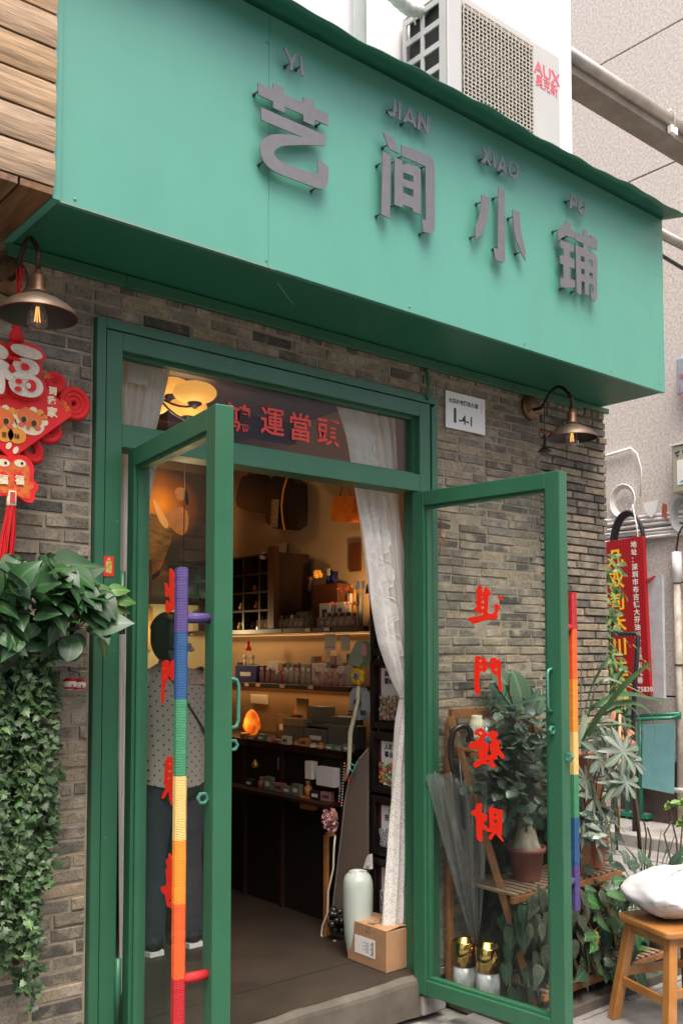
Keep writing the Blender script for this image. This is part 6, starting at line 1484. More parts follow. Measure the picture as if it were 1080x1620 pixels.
nt.links.new(tc.outputs['Object'], mp.inputs[0]); nt.links.new(mp.outputs[0], gr.inputs[0]); nt.links.new(gr.outputs[0], rp.inputs[0]); nt.links.new(rp.outputs[0], b0.inputs['Base Color'])
b = MB(); b.box(pa.x-.12, pb_.x, 2.47, 2.495, pb_.z, pa.z); part('canvas', b, cm, pt)
SK = mat('painted_skin', (.52,.24,.10), .6, var=.3, scale=9); SK2 = mat('painted_skin_light', (.80,.46,.20), .6); DR = mat('painted_drapery', (.05,.035,.018), .6, dark=(.40,.20,.04), scale=11, stretch=(1,1,3)); 
def shp(name, pts, m, d): 
    ls = [on_y(x, y, 2.468-d) for x, y in smooth_loop(pts)]; part(name, outline_mb([ls], ls[0], X, Z, .0012), m, pt)
shp('painted_drapery', [(222,820),(245,810),(262,828),(275,845),(262,880),(250,910),(222,905)], DR, .001)
shp('painted_body', [(243,790),(252,806),(262,815),(275,805),(288,800),(298,812),(298,835),(290,848),(280,845),(272,835),(258,832),(247,815)], SK, .003)
shp('painted_arm', [(240,790),(246,792),(262,818),(268,832),(262,838),(250,822)], SK2, .005)
shp('painted_head', [(275,777),(283,770),(293,773),(296,783),(290,792),(280,792)], SK, .005)
shp('painted_hair', [(290,773),(297,778),(299,798),(295,800),(292,788)], BLKW, .006)
for i in range(0):
    for k in range(4):
        b = MB(); x0 = 1.45+k*.42+(.2 if i % 2 else 0); b.box(x0, x0+.405, 2.471+.012, 2.499, 1.95-i*.0-.0+(.12*(i-3)), 1.95+.108+(.12*(i-3)))
        if x0 > pb_.x-.3: part('dark_stone_tile', b, mat('dark_stone', (.05,.04,.035), .6, var=.3), pt) if False else None
pl_ = bpy.data.lights.new('picture_light', 'SPOT'); pl_.energy = 13; pl_.color = (1, .60, .28); pl_.spot_size = math.radians(70); pl_.spot_blend = 1; pl_.shadow_soft_size = .05
po = bpy.data.objects.new('picture_light', pl_); COL.objects.link(po); pq = on_y(262, 760, 2.05); po.location = (pq.x, 1.75, 2.92); po.rotation_euler = (Vector((pq.x, 1.75, 2.92))-on_y(262, 805, 2.47)).to_track_quat('Z', 'Y').to_euler()
ptl = thing('picture_lamp', 'small dark spot lamp under the ceiling shining on the painting', 'lamp', (pq.x, 1.75, 2.95)); b = MB(); b.lathe([(0,.04),(.03,.035),(.032,-.01),(.028,-.01),(.02,.02),(0,.02)], (pq.x, 1.75, 2.95), 16); part('lamp_head', b, BLKW, ptl)
cw = MB(); a, c = on_y(228, 955, 2.4), on_y(345, 1100, 2.4); cw.box(a.x-.4, c.x+.0, 2.4, 2.49, 1.2, a.z)
single('cream_partition', cw, mat('cream_partition_paint', (.50,.42,.25), .8), 'cream partition behind the person at the back of the shop', 'partition')
ld = bpy.data.lights.new('desk', 'POINT'); ld.energy = 2.0; ld.color = (1, .72, .38); ld.shadow_soft_size = .06; lo = bpy.data.objects.new('desk_lamp_light', ld); COL.objects.link(lo)
lc = on_y(290, 975, 2.05); lo.location = (lc.x, lc.y, lc.z-.09)
dlm = thing('hanging_lamp', 'wide dark disc lamp glowing above the person at the back of the shop', 'lamp', lc)
b = MB(); b.lathe([(0,.02),(.05,.018),(.16,.0),(.165,-.004),(.0,-.002)], lc, 28); part('shade', b, COPD, dlm); b = MB(); b.tube([lc+Z*.02, lc+Z*1.1], .004, 6); part('flex', b, BLKW, dlm); b = MB(); b.ball(lc-Z*.03, .022, 10, 8); part('bulb', b, LAMPY, dlm)
a = on_y(234, 960, 2.38); b = MB(); b.box(a.x-.03, a.x+.03, 2.37, 2.395, a.z-.28, a.z+.0); single('gold_frame', b, mat('old_gold', (.35,.2,.05), .4, metal=.6), 'narrow dark gold frame on the cream partition left of the person', 'frame')
a = on_y(234, 915, 2.44); b = MB(); b.box(a.x-.09, a.x+.03, 2.44, 2.46, a.z-.12, a.z+.12); single('red_picture', b, mat('red_picture', (.16,.02,.015), .6, var=.6, scale=20), 'small dark red picture below the painting', 'picture')
b = MB(); b.box(1.3, 2.7, 1.8, 2.2, FZ, .95); b.box(1.28, 2.72, 1.78, 2.22, .95, .985); single('back_desk', b, WOODD, 'dark desk at the back of the shop behind the person', 'desk')
rr = random.Random(4)
for k in range(7): 
    q = on_y(308+k*4, 1050, 1.95); h = rr.uniform(.12, .24); b = MB(); b.lathe([(0,0),(.02,0),(.02,h*.7),(.008,h*.85),(.008,h),(0,h)], (q.x, 1.98+.02*(k % 3), .986), 10)
    single('desk_bottle', b, (BLKW, ORN[3], ORN[0])[k % 3], '%s bottle from the left on the back desk, right of the person' % ORD[k], 'bottle', group='bottles on the back desk')
# floor joint lines
for (p, q) in (((370, 1577), (570, 1517)),):
    a, c = on_z(*p, FZ+.0015), on_z(*q, FZ+.0015); b = MB(); b.add([(1.5, (a.y+c.y)/2-.004, FZ+.0015), (3.4, (a.y+c.y)/2-.004, FZ+.0015), (3.4, (a.y+c.y)/2+.004, FZ+.0015), (1.5, (a.y+c.y)/2+.004, FZ+.0015)], [(0,1,2,3)])
    link(mesh_of(b, 'floor_joint', mat('joint_black', (.01,.008,.006), .9)), 'floor_joint', floor)

# ================================================================ person, seen from behind
SKN = mat('skin', (.42,.24,.16), .55); HAIR = mat('black_hair', (.007,.006,.006), .38, bump=.3, bscale=150); JEAN = mat('dark_jeans', (.028,.036,.045), .85, var=.25, scale=12, bump=.3, bscale=200)
px_, py_ = 2.30, 1.02; pz = FZ
person = thing('person', 'person with black tied hair, dotted beige blouse and dark jeans, back to the door', 'person', (px_, py_, pz))
def W_(x, y, z): return Vector((px_+x, py_+y, pz+z))
def skin_body():
    V = [(0,0,.86,.13,.10), (0,-.01,1.0,.115,.09), (0,-.01,1.14,.125,.095), (0,0,1.26,.13,.085), (0,.0,1.345,.055,.05), (0,.015,1.40,.048,.05), (0,.03,1.45,.078,.088), (0,.03,1.52,.070,.082),   # 0-7 spine, head
         (-.15,0,1.285,.05,.05), (-.20,.02,1.05,.040,.040), (-.15,.17,.93,.030,.028), (-.12,.23,.92,.022,.03), # left arm 8-11
         (.15,0,1.285,.05,.05), (.21,.02,1.05,.040,.040), (.17,.17,.95,.030,.028), (.14,.23,.94,.022,.03),     # right arm 12-15
         (-.085,0,.78,.082,.085), (-.09,.0,.44,.055,.058), (-.10,-.01,.09,.038,.042), (-.10,.09,.04,.032,.03),
         (.085,0,.78,.082,.085), (.09,.0,.44,.055,.058), (.10,-.01,.09,.038,.042), (.10,.09,.04,.032,.03)]
    E_ = [(0,1),(1,2),(2,3),(3,4),(4,5),(5,6),(6,7),(3,8),(8,9),(9,10),(10,11),(3,12),(12,13),(13,14),(14,15),(0,16),(16,17),(17,18),(18,19),(0,20),(20,21),(21,22),(22,23)]
    n = len(V)
    for base, sx in ((11, -1), (15, 1)):      # fingers and thumb
        bx_, by_, bz_ = V[base][:3]
        for k, L in enumerate((.060, .068, .064, .050)):
            o = (k-1.5)*.016; i0 = len(V); V.append((bx_+o, by_+.022, bz_-.004, .0085, .0085)); V.append((bx_+o, by_+.03+L*.5, bz_-.012, .0080, .0080)); V.append((bx_+o*.9, by_+.025+L*.85, bz_-.034, .0070, .0070)); E_ += [(base, i0), (i0, i0+1), (i0+1, i0+2)]
        i0 = len(V); V.append((bx_-sx*.030, by_+.0, bz_-.008, .0095, .0095)); V.append((bx_-sx*.044, by_+.03, bz_-.018, .0085, .0085)); E_ += [(base, i0), (i0, i0+1)]
    me = bpy.data.meshes.new('body'); me.from_pydata([v[:3] for v in V], E_, [])
    o = bpy.data.objects.new('tmpb', me); COL.objects.link(o)
    o.modifiers.new('s', 'SKIN'); sv = me.skin_vertices[0].data
    for i, v in enumerate(V): sv[i].radius = (v[3], v[4]); sv[i].use_root = (i == 0)
    m2 = o.modifiers.new('u', 'SUBSURF'); m2.levels = 2; m2.render_levels = 2
    dg = bpy.context.evaluated_depsgraph_get(); r = bpy.data.meshes.new_from_object(o.evaluated_get(dg)); bpy.data.objects.remove(o)
    r.materials.clear(); r.materials.append(SKN)
    for p in r.polygons: p.use_smooth = True
    return r
link(skin_body(), 'body', person)
def loft(rings, n=36, cap=True):
    """rings: (cx, cy, z, rx, ry, power)"""
    b = MB(); vs = []
    for (cx, cy, z, rx, ry) in rings:
        for k in range(n):
            a = 2*PI*k/n; c, s = math.cos(a), math.sin(a)
            vs.append(W_(cx+rx*math.copysign(abs(c)**.82, c), cy+ry*math.copysign(abs(s)**.82, s), z))
    fs = [(i*n+k, i*n+(k+1) % n, (i+1)*n+(k+1) % n, (i+1)*n+k) for i in range(len(rings)-1) for k in range(n)]
    b.add(vs, fs, True)
    if cap: b.f.append(list(range(n))[::-1]); b.s.append(False); b.f.append([(len(rings)-1)*n+k for k in range(n)]); b.s.append(False)
    return b
DOT = mat('dotted_blouse_cloth', (.40,.36,.29), .85, bump=.1)
nt = DOT.node_tree; N = nt.nodes; L = nt.links; bs = N['Principled BSDF']
tc = N.new('ShaderNodeTexCoord'); sx_ = N.new('ShaderNodeSeparateXYZ'); L.new(tc.outputs['Object'], sx_.inputs[0])
cx_ = N.new('ShaderNodeCombineXYZ'); L.new(sx_.outputs['X'], cx_.inputs['X']); L.new(sx_.outputs['Z'], cx_.inputs['Y'])
mp = N.new('ShaderNodeMapping'); mp.inputs['Rotation'].default_value = (0, 0, .75); L.new(cx_.outputs[0], mp.inputs[0])
vo = N.new('ShaderNodeTexVoronoi'); vo.voronoi_dimensions = '2D'; vo.inputs['Scale'].default_value = 31; vo.inputs['Randomness'].default_value = .12; L.new(mp.outputs[0], vo.inputs[0])
lt = N.new('ShaderNodeMath'); lt.operation = 'LESS_THAN'; lt.inputs[1].default_value = .125; L.new(vo.outputs['Distance'], lt.inputs[0])
mx = N.new('ShaderNodeMix'); mx.data_type = 'RGBA'; mx.inputs[6].default_value = (.40,.36,.29,1); mx.inputs[7].default_value = (.01,.01,.01,1); L.new(lt.outputs[0], mx.inputs[0]); L.new(mx.outputs[2], bs.inputs['Base Color'])
b = loft([(0,-.005,.80,.200,.135), (0,-.005,.88,.196,.140), (0,-.01,.98,.180,.132), (0,-.012,1.10,.182,.13), (0,-.01,1.20,.188,.125), (0,-.004,1.27,.182,.108), (0,0,1.315,.135,.085), (0,.005,1.345,.075,.066), (0,.008,1.355,.060,.06)], 64, False)
for v in b.v:
    z = v.z-pz
    if z < 1.2: f = (1.2-z)/.4; a = math.atan2(v.y-py_, v.x-px_); k = 1+.035*f*math.sin(a*9+z*6)+.02*f*math.sin(a*17); v.x = px_+(v.x-px_)*k; v.y = py_+(v.y-py_)*k
    if z < .9: v.z -= .03*math.cos((v.x-px_)*9)
part('blouse', b, DOT, person)
for s in (-1, 1):
    b = MB(); pts = [W_(s*.13, .0, 1.29), W_(s*.185, .0, 1.24), W_(s*.212, .01, 1.15), W_(s*.228, .02, 1.04), W_(s*.226, .045, .985)]
    b.tube(pts, [.068, .074, .070, .068, .072], 22, False); part('sleeve', b, DOT, person)
b = loft([(0,0,.72,.178,.125), (0,0,.80,.180,.128), (0,0,.88,.165,.12), (0,0,.92,.150,.11)], 40); part('jeans_seat', b, JEAN, person)
for s in (-1, 1):
    rings = [(s*.09, .0, .79, .096, .112), (s*.092, 0, .62, .088, .095), (s*.096, .0, .44, .074, .080), (s*.10, -.005, .26, .072, .078), (s*.102, -.005, .10, .074, .08), (s*.102, .0, .05, .076, .082)]
    b = loft(rings, 30, False)
    for v in b.v: a = math.atan2(v.y-py_, v.x-px_-s*.09); v.x += .004*math.sin(v.z*50+a*2); v.y += .004*math.sin(v.z*37+a*3)
    part('trouser_leg', b, JEAN, person)
    b = MB(); n = 20
    def shoe(u, v): a = u*2*PI; t_ = v; y = -.085+.255*t_; w = (.036+.012*math.sin(t_*PI))*(1-.75*max(0, t_-.8)/.2*.8); h = .070-.035*t_ if t_ < .75 else .044-.05*(t_-.75); c, q = math.cos(a), math.sin(a); return W_(s*.104+s*.02*t_+w*c, y, .022+max(0, h*.5+h*.5*q) if True else 0)
    b.grid(shoe, n, 14, True, True); b.f.append([14*n+k for k in range(n)]); b.s.append(True); b.f.append(list(range(n))[::-1]); b.s.append(True)
    so = part('shoe', b, mat('black_canvas_shoe', (.015,.018,.022), .7), person)
    b = MB(); b.prism([W_(s*.104+s*.02*((y+.09)/.26)+w, y, .001) for y, w in ((-.09,-.036),(-.02,-.046),(.08,-.050),(.14,-.036),(.172,0),(.14,.036),(.08,.050),(-.02,.046),(-.09,.036))][::-1 if s > 0 else 1], (0,0,.022)); part('white_sole', b, PLASTW, so)
    b = MB()
    for k in range(4): y = .03+.022*k; b.tube([W_(s*.104+s*.012-.018, y, .070-.006*k), W_(s*.104+s*.012+.018, y+.004, .070-.006*k)], .003, 5)
    part('laces', b, PLASTW, so, kind='stuff')
b = MB()
def hairf(u, v):
    a = u*2*PI; th = v*PI*.80; r = 1.0
    x = .090*math.sin(th)*math.cos(a); y = .105*math.sin(th)*math.sin(a); z = .115*math.cos(th)
    front = max(0, math.sin(a))
    if v > .5 and front > .25: x *= .90; y = min(y, .055)
    return W_(x*(1+.02*math.sin(a*14)), .02+y, 1.495+z-(.025 if v > .6 else 0)*(1-front))
b.grid(hairf, 48, 22, True, True); part('hair', b, HAIR, person)
b = MB()
def tail(u, v):
    a = u*2*PI; z = 1.42-.19*v; r = .052*(1-.45*v)*(1+.05*math.sin(a*9)); return W_(-.005+r*1.15*math.cos(a), -.060-.025*math.sin(v*PI)+r*.55*math.sin(a), z)
b.grid(tail, 28, 12, True, True); b.f.append([12*28+k for k in range(28)]); b.s.append(True); part('ponytail', b, HAIR, person)
b = MB()
for k, (dx, dz) in enumerate(((-.035,.0),(0,.012),(.03,.008),(.045,-.01),(.012,-.016))): b.ball(W_(dx+.01, -.105, 1.435+dz), .016, 10, 8, (1.1,.7,.8))
part('hair_bow', b, mat('grey_lace_bow', (.30,.30,.28), .8, var=.4, scale=90), person)
b = MB(); b.ball(W_(0,.115,1.475), .014, 10, 8, (.8,1,1.3)); part('nose', b, SKN, person)
for s in (-1,1):
    b = MB(); b.ball(W_(s*.03,.106,1.495), .011, 10, 8, (1.2,.5,.7)); part('eye', b, INK, person); b = MB(); b.ball(W_(s*.079,.02,1.475), .02, 10, 8, (.35,.7,1.1)); part('ear', b, SKN, person)
b = MB(); b.ball(W_(0,.108,1.44), .016, 10, 8, (1.3,.35,.4)); part('mouth', b, mat('lips', (.4,.12,.1), .5), person)
b = MB(); st = [W_(-.10,.05,1.325), W_(-.085,-.05,1.325), W_(-.05,-.11,1.28), W_(.02,-.142,1.16), (W_(.10,-.140,1.05)), W_(.165,-.09,.97), W_(.195,.0,.93), W_(.16,.12,.9)]
b.tube(st, .0062, 8); part('bag_strap', b, BLKW, person)
b = MB(); q = W_(.09, -.112, 1.27); b.box(q.x-.05, q.x+.05, q.y-.006, q.y-.002, q.z-.012, q.z+.012); part('collar_print', b, mat('pink_print', (.5,.3,.27), .8), person)
# ================================================================ plants
def leafmat(name, c, rough=.35, spots=None, rib=True, var=.25, tr=.25):
    m = mat(name, c, rough, var=0, objvar=var, trans=tr, coat=.04, spec=.4); nt = m.node_tree; N = nt.nodes; L = nt.links
    hv = [n for n in N if n.type == 'HUE_SAT'][0]
    tc = N.new('ShaderNodeTexCoord')
    if spots:
        v = N.new('ShaderNodeTexVoronoi'); v.inputs['Scale'].default_value = spots[0]; L.new(tc.outputs['Object'], v.inputs[0])
        lt = N.new('ShaderNodeMath'); lt.operation = 'LESS_THAN'; lt.inputs[1].default_value = spots[1]; L.new(v.outputs['Distance'], lt.inputs[0])
        mx = N.new('ShaderNodeMix'); mx.data_type = 'RGBA'; mx.inputs[6].default_value = c+(1,); mx.inputs[7].default_value = spots[2]+(1,); L.new(lt.outputs[0], mx.inputs[0]); L.new(mx.outputs[2], hv.inputs['Color'])
    elif rib:
        # pale midrib along the leaf's own axis, veins through noise
        s = N.new('ShaderNodeSeparateXYZ'); L.new(tc.outputs['Generated'], s.inputs[0])
        a = N.new('ShaderNodeMath'); a.operation = 'SUBTRACT'; a.inputs[1].default_value = .5; L.new(s.outputs['X'], a.inputs[0])
        ab = N.new('ShaderNodeMath'); ab.operation = 'ABSOLUTE'; L.new(a.outputs[0], ab.inputs[0])
        r = N.new('ShaderNodeValToRGB'); r.color_ramp.elements[0].color = tuple(min(1, k*1.9+.01) for k in c)+(1,); r.color_ramp.elements[1].color = c+(1,); r.color_ramp.elements[1].position = .07
        L.new(ab.outputs[0], r.inputs[0]); L.new(r.outputs[0], hv.inputs['Color'])
    return m
def leaf_mb(kind, fold=.25, curl=.25):
    """unit leaf: base at origin, tip at +Y, normal +Z"""
    prof = {'heart': [(0,.0),(-.06,.22),(.08,.33),(.25,.36),(.45,.32),(.65,.22),(.82,.11),(.93,.04),(1,0)],
            'oval': [(0,.02),(.15,.13),(.38,.21),(.62,.22),(.85,.12),(1,0)],
            'lance': [(0,.01),(.2,.085),(.45,.12),(.7,.10),(.9,.045),(1,0)],
            'round': [(0,.12),(.12,.34),(.35,.48),(.62,.49),(.86,.33),(1,.08)],
            'spoon': [(0,.02),(.3,.07),(.6,.15),(.8,.165),(.95,.08),(1,.02)],
            'wing': [(-.18,.10),(-.05,.30),(.2,.34),(.5,.25),(.78,.10),(1,0)]}[kind]
    b = MB(); vs = []
    for y, w in prof:
        z0 = -curl*y*y; 
        vs += [(-w, y, z0+fold*w), (-w*.5, y, z0+fold*w*.35), (0, y, z0), (w*.5, y, z0+fold*w*.35), (w, y, z0+fold*w)]
    n = len(prof); fs = [(i*5+j, i*5+j+1, (i+1)*5+j+1, (i+1)*5+j) for i in range(n-1) for j in range(4)]
    return b.add(vs, fs, True)
def ivy_mb():
    pts = [(0,0),(.34,-.06),(.50,.22),(.30,.40),(.34,.60),(.12,.66),(0,1.0),(-.12,.66),(-.34,.60),(-.30,.40),(-.50,.22),(-.34,-.06)]
    b = MB(); b.add([(0,.36,.04)]+[(x, y, -.10*(abs(x)+abs(y-.4))) for x, y in pts], [(0, i+1, (i+1) % 12+1) for i in range(12)], True); return b
LM = {}
def lmesh(kind, m, k=0):
    key = (kind, m.name, k)
    if key not in LM:
        rr = random.Random(k*7+3); b = ivy_mb() if kind == 'ivy' else leaf_mb(kind, rr.uniform(.02,.18), rr.uniform(.05,.5)); LM[key] = (mesh_of(b, 'leaf', m), b)
    return LM[key]
def lmatrix(p, d, up, s):
    d = Vector(d).normalized(); up = Vector(up); x = d.cross(up)
    if x.length < 1e-3: x = d.orthogonal()
    x.normalize(); z = x.cross(d)
    return Matrix.Translation(p) @ Matrix((x, d, z)).transposed().to_4x4() @ Matrix.Diagonal((s, s, s, 1))
class Plant:
    def __init__(s, name, label, cat, loc, group=None):
        s.t = thing(name, label, cat, loc, group); s.n = 0; s.rest = {}
    def leaf(s, kind, m, p, d, up, size, k=0, maxn=300):
        me, b = lmesh(kind, m, k); M = lmatrix(Vector(p), d, up, size); s.n += 1
        if s.n <= maxn:
            o = link(me, 'leaf', s.t); o.matrix_local = Matrix.Translation(-ORIG[s.t.name]) @ M; return o
        r = s.rest.setdefault(m.name, (MB(), m))[0]; r.add([M @ v for v in b.v], b.f, True)
    def stems(s, b, m, name='stem', kind='stuff'): return part(name, b, m, s.t, kind=kind)
    def done(s):
        for nm, (b, m) in s.rest.items(): part('foliage', b, m, s.t, kind='stuff')
STEMG = mat('green_stem', (.06,.10,.03), .5); STEMB = mat('brown_stem', (.07,.04,.02), .8, var=.3)
TERRA = mat('terracotta', (.34,.12,.07), .75, var=.25, scale=9, dark=(.26,.11,.07)); SOIL = mat('soil', (.02,.014,.01), .95, bump=.6)
PLA = mat('brown_plastic_pot', (.19,.065,.042), .5, var=.15, scale=6)
def pot(name, label, c, r, h, m=TERRA, rim=True):
    t = thing(name, label, 'plant pot', c)
    b = MB(); pr = [(0,0),(r*.72,0),(r*.74,.004),(r*.95,h*.84)]+([(r*1.05,h*.85),(r*1.07,h),(r*.97,h),(r*.93,h*.86)] if rim else [(r,h),(r*.94,h)])+[(r*.9,h*.86)]
    b.lathe(pr, c, 32); part('pot_body', b, m, t); b = MB(); b.lathe([(r*.92,h*.86),(r*.5,h*.88),(0,h*.87)], c, 20); part('soil', b, SOIL, t); return t

# ---- pothos in the wall trough (left)
POTH = leafmat('pothos_leaf', (.020,.066,.018), .42, var=.3); rr = random.Random(12)
tc0 = on_y(62, 1005, -.14)
tr = thing('wall_trough', 'pale grey green plastic planter trough hung on the bricks under the pothos', 'planter', (tc0.x, -.14, tc0.z-.1))
b = MB(); x0, x1 = on_y(-60, 1005, -.14).x, on_y(127, 1005, -.19).x
b.box(x0, x1, -.19, -.018, tc0.z-.100, tc0.z-.02); part('trough_body', b, mat('grey_green_plastic', (.20,.21,.17), .5, var=.2), tr, .01)
b = MB(); b.box(x0-.006, x1+.006, -.197, -.012, tc0.z-.0195, tc0.z-.004); part('trough_rim', b, MATS['grey_green_plastic'], tr, .003)
pl = Plant('pothos_plant', 'bushy pothos with big glossy heart leaves spilling from the wall trough at the left', 'plant', (tc0.x, -.14, tc0.z)); st = MB()
root_spots = [Vector((x0+(x1-x0)*k/6, -.11, tc0.z+.0)) for k in range(7)]
for i in range(120):
    px, py = rr.uniform(-25, 150), rr.uniform(888, 985)
    if i < 26: px, py = rr.uniform(115, 182), rr.uniform(925, 1000)
    if py < 900 and px > 120: continue
    Yp = rr.uniform(-.34, -.10) if i > 10 else -.3; c = on_y(px, py, Yp); s = rr.uniform(.075, .115)
    rt = min(root_spots, key=lambda q: (q-c).length)
    out = (c-rt); out.normalize()
    d = Vector((out.x*.8+rr.uniform(-.4,.4)+(.3 if px > 110 else 0), out.y*.5-rr.uniform(0,.5), -rr.uniform(.1,.8) if rr.random() < .7 else rr.uniform(0,.5)))
    up = Vector((rr.uniform(-.5,.5), -rr.uniform(.5,1.3), rr.uniform(.3,1.2)))
    pl.leaf('heart', POTH, c-d.normalized()*s*.4, d, up, s*rr.uniform(.7,1.05), rr.randrange(6)).scale.x *= rr.uniform(1.0, 1.3)
    if i % 2 == 0: m_ = rt.lerp(c, .5)+Vector((0,-.03,.05)); st.tube([rt, m_, c-d.normalized()*s*.4], .0022, 5, caps=False)
for i in range(30):
    px, py = rr.uniform(-15, 128), rr.uniform(980, 1022); c = on_y(px, py, rr.uniform(-.30, -.205))
    pl.leaf('round' if i % 3 == 0 else 'heart', POTH, c, (rr.uniform(-.8,.8), -rr.uniform(.1,.5), -rr.uniform(.1,1)), (rr.uniform(-.7,.7), -1, rr.uniform(.2,1)), rr.uniform(.045,.085), rr.randrange(6))
for px, py, dx, dz in ((160, 1010, .4, -1), (152, 905+30, 1, .2), (176, 935, 1, .25), (178, 960, 1, -.1), (186, 950, 1, .1)):
    pl.leaf('heart', leafmat('pothos_leaf_light', (.07,.15,.035), .4), on_y(px, py, -.2), (dx, -.2, dz), (0,-1,.6), .07, 2)
pl.stems(st, STEMG); pl.done()
# hanging twig with the bells
b = MB(); b.tube([on_y(x, y, -.14) for x, y in ((118,985),(114,1015),(108,1045),(110,1062))], .004, 6); b.tube([on_y(x, y, -.13) for x, y in ((110,1062),(124,1064),(127,1070))], .002, 5)
single('dry_twig', b, STEMB, 'dry brown twig below the pothos that the bells hang from', 'twig')

# ---- ivy curtain
IVY = leafmat('ivy_leaf', (.040,.088,.028), .5, var=.35); IVL = leafmat('ivy_leaf_pale', (.095,.155,.06), .5, var=.3)
iv = Plant('ivy_plant', 'dense curtain of small leaved ivy trailing down the bricks at the left edge', 'plant', (tc0.x, -.12, 0)); st = MB()
def edge(py): return interp([(985, 80), (1050, 92), (1150, 86), (1230, 90), (1330, 84), (1420, 80), (1480, 66), (1560, 52), (1640, 30)], py)
allv = []
for k in range(74):
    e0 = rr.uniform(-60, 1.0)*1.0; f = rr.random()**.7; px0 = -55+f*(55+84)
    ln = rr.uniform(250, 640) if px0 < 60 else rr.uniform(80, 430); n = int(ln/11); yb = rr.uniform(-.20, -.05); pts = []; ph = rr.uniform(0, 6)
    for i in range(n):
        py = 985+ln*i/n; px = min(px0+5*math.sin(py*.022+ph)+rr.uniform(-2,2), edge(py)+rr.uniform(-4,9))
        Yp = yb-.03*math.sin(i*.3+ph); c = on_y(px, py, Yp); pts.append(c); allv.append((c, i/n))
    if len(pts) > 2: st.tube(pts, .0014, 4, caps=False)
rr.shuffle(allv)
# leaves nearest the viewer (and so largest) become parts first
ord_ = sorted(allv, key=lambda a: a[0].y)
for c, u in ord_:
    for q in range(3 if rr.random() < .6 else 2):
        s = rr.uniform(.016, .036); d = Vector((rr.uniform(-1,1), -rr.uniform(.1,.8), -rr.uniform(-.3,1)))
        iv.leaf('ivy', IVL if rr.random() < .22 else IVY, c+Vector((rr.uniform(-.012,.012), rr.uniform(-.02,.01), rr.uniform(-.01,.01))), d, (rr.uniform(-.7,.7), -1, rr.uniform(.0,1.2)), s, rr.randrange(2))
iv.stems(st, STEMG, 'vine'); iv.done()

_oy = on_y
def on_y(px, py, Yp=0.0):
    """as before, but keeps foliage behind the glass of the open right door"""
    c = _oy(px, py, Yp)
    if 690 < px < 900:
        while Yp < -.04 and c.x < 3.055-.10*Yp: Yp += .01; c = _oy(px, py, Yp)
    return c
# ---- plinth and ladder stand at the right
pz_ = on_z(945, 1580, .045); b = MB(); b.box(3.15, 5.6, pz_.y, -.004, -.02, .045); struct('plinth', b, CONCD, .006)
LW = mat('orange_stand_wood', (.22,.085,.025), .6, var=.4, scale=8, stretch=(2,2,2), bump=.2); GW = mat('grey_slat_wood', (.17,.11,.065), .75, var=.4, scale=14)
ls = thing('ladder_plant_stand', 'weathered orange wooden ladder stand with slatted shelves that carries the plants right of the door', 'plant stand', (3.55, -.25, .0))
def bar_(name, a, c, w, h, m=LW): b = MB(); b.bar(a, c, w, h); return part(name, b, m, ls, .003)
fA, fT = on_z(846, 1592, .046), on_y(712, 1133, -.05)
bar_('stand_leg', fA, fT, .030, .030)
lx = 4.02-fA.x
bar_('stand_leg', fA+X*lx, fT+X*lx*.8+Z*0, .030, .030)
rA = on_y(727, 1500, -.03); bar_('stand_leg', Vector((fT.x+.0, -.035, .046)), fT+Vector((0,.01,-.03)), .03, .022); bar_('stand_leg', Vector((3.95, -.035, .046)), fT+X*lx*.8+Vector((0,.01,-.03)), .03, .022)
bar_('stand_rail', fT+Z*.01, fT+X*lx*.8+Z*.01, .03, .045)
for (zS, yf, xa, xb) in ((.54, -.36, 3.20, 3.99), (.13, -.44, 3.30, 4.22), (1.14, -.16, 3.17, 3.45)):
    n = int((xb-xa)/.045)
    for k in range(n):
        b = MB(); x = xa+k*.045; b.box(x, x+.028, yf, -.03, zS-.012, zS); part('slat', b, GW if zS < 1 else LW, ls, .002)
    bar_('shelf_bar', Vector((xa-.01, yf+.01, zS-.028)), Vector((xb, yf+.01, zS-.028)), .022, .030); bar_('shelf_bar', Vector((xa-.01, -.045, zS-.028)), Vector((xb, -.045, zS-.028)), .022, .030)
q = on_y(950, 1400, -.34); bar_('stand_leg', q+Vector((0,0,.0)), q+Vector((.12,.0,-.30)), .028, .028)

b = MB(); b.box(3.30, 3.92, -.030, -.012, .30, .96); single('shade_board', b, mat('shade_board_black', (.012,.014,.012), .8, var=.4), 'added dark board standing in for shade behind the plants', 'board')  # added board, its near-black colour stands in for shade behind the stand
# marble and gold cylinders
MARB = mat('white_marble_print', (.62,.61,.60), .25, dark=(.10,.11,.12), scale=16, stretch=(1,1,.55), coat=.3); GOLD = mat('polished_gold', (.75,.47,.13), .14, metal=1)
for (px, py, pt_, lab) in ((735, 1576, 1488, 'left of two white marble cylinder pots with a polished gold band behind the door glass'), (772, 1588, 1497, 'right of two white marble cylinder pots with a polished gold band behind the door glass')):
    q = on_z(px, py, .046); zt_ = on_y(px, pt_, q.y).z; h = zt_-.046; t = thing('cylinder_pot', lab, 'pot', q); r = .053
    b = MB(); b.lathe([(0,0),(r,0),(r,h-.105),(0,h-.105)], q, 36); part('marble_body', b, MARB, t)
    b = MB(); b.lathe([(0,h-.1049),(r+.002,h-.1049),(r+.002,h-.002),(r,h),(r-.004,h-.002),(r-.004,h-.06),(0,h-.06)], q, 36); part('gold_band', b, GOLD, t)
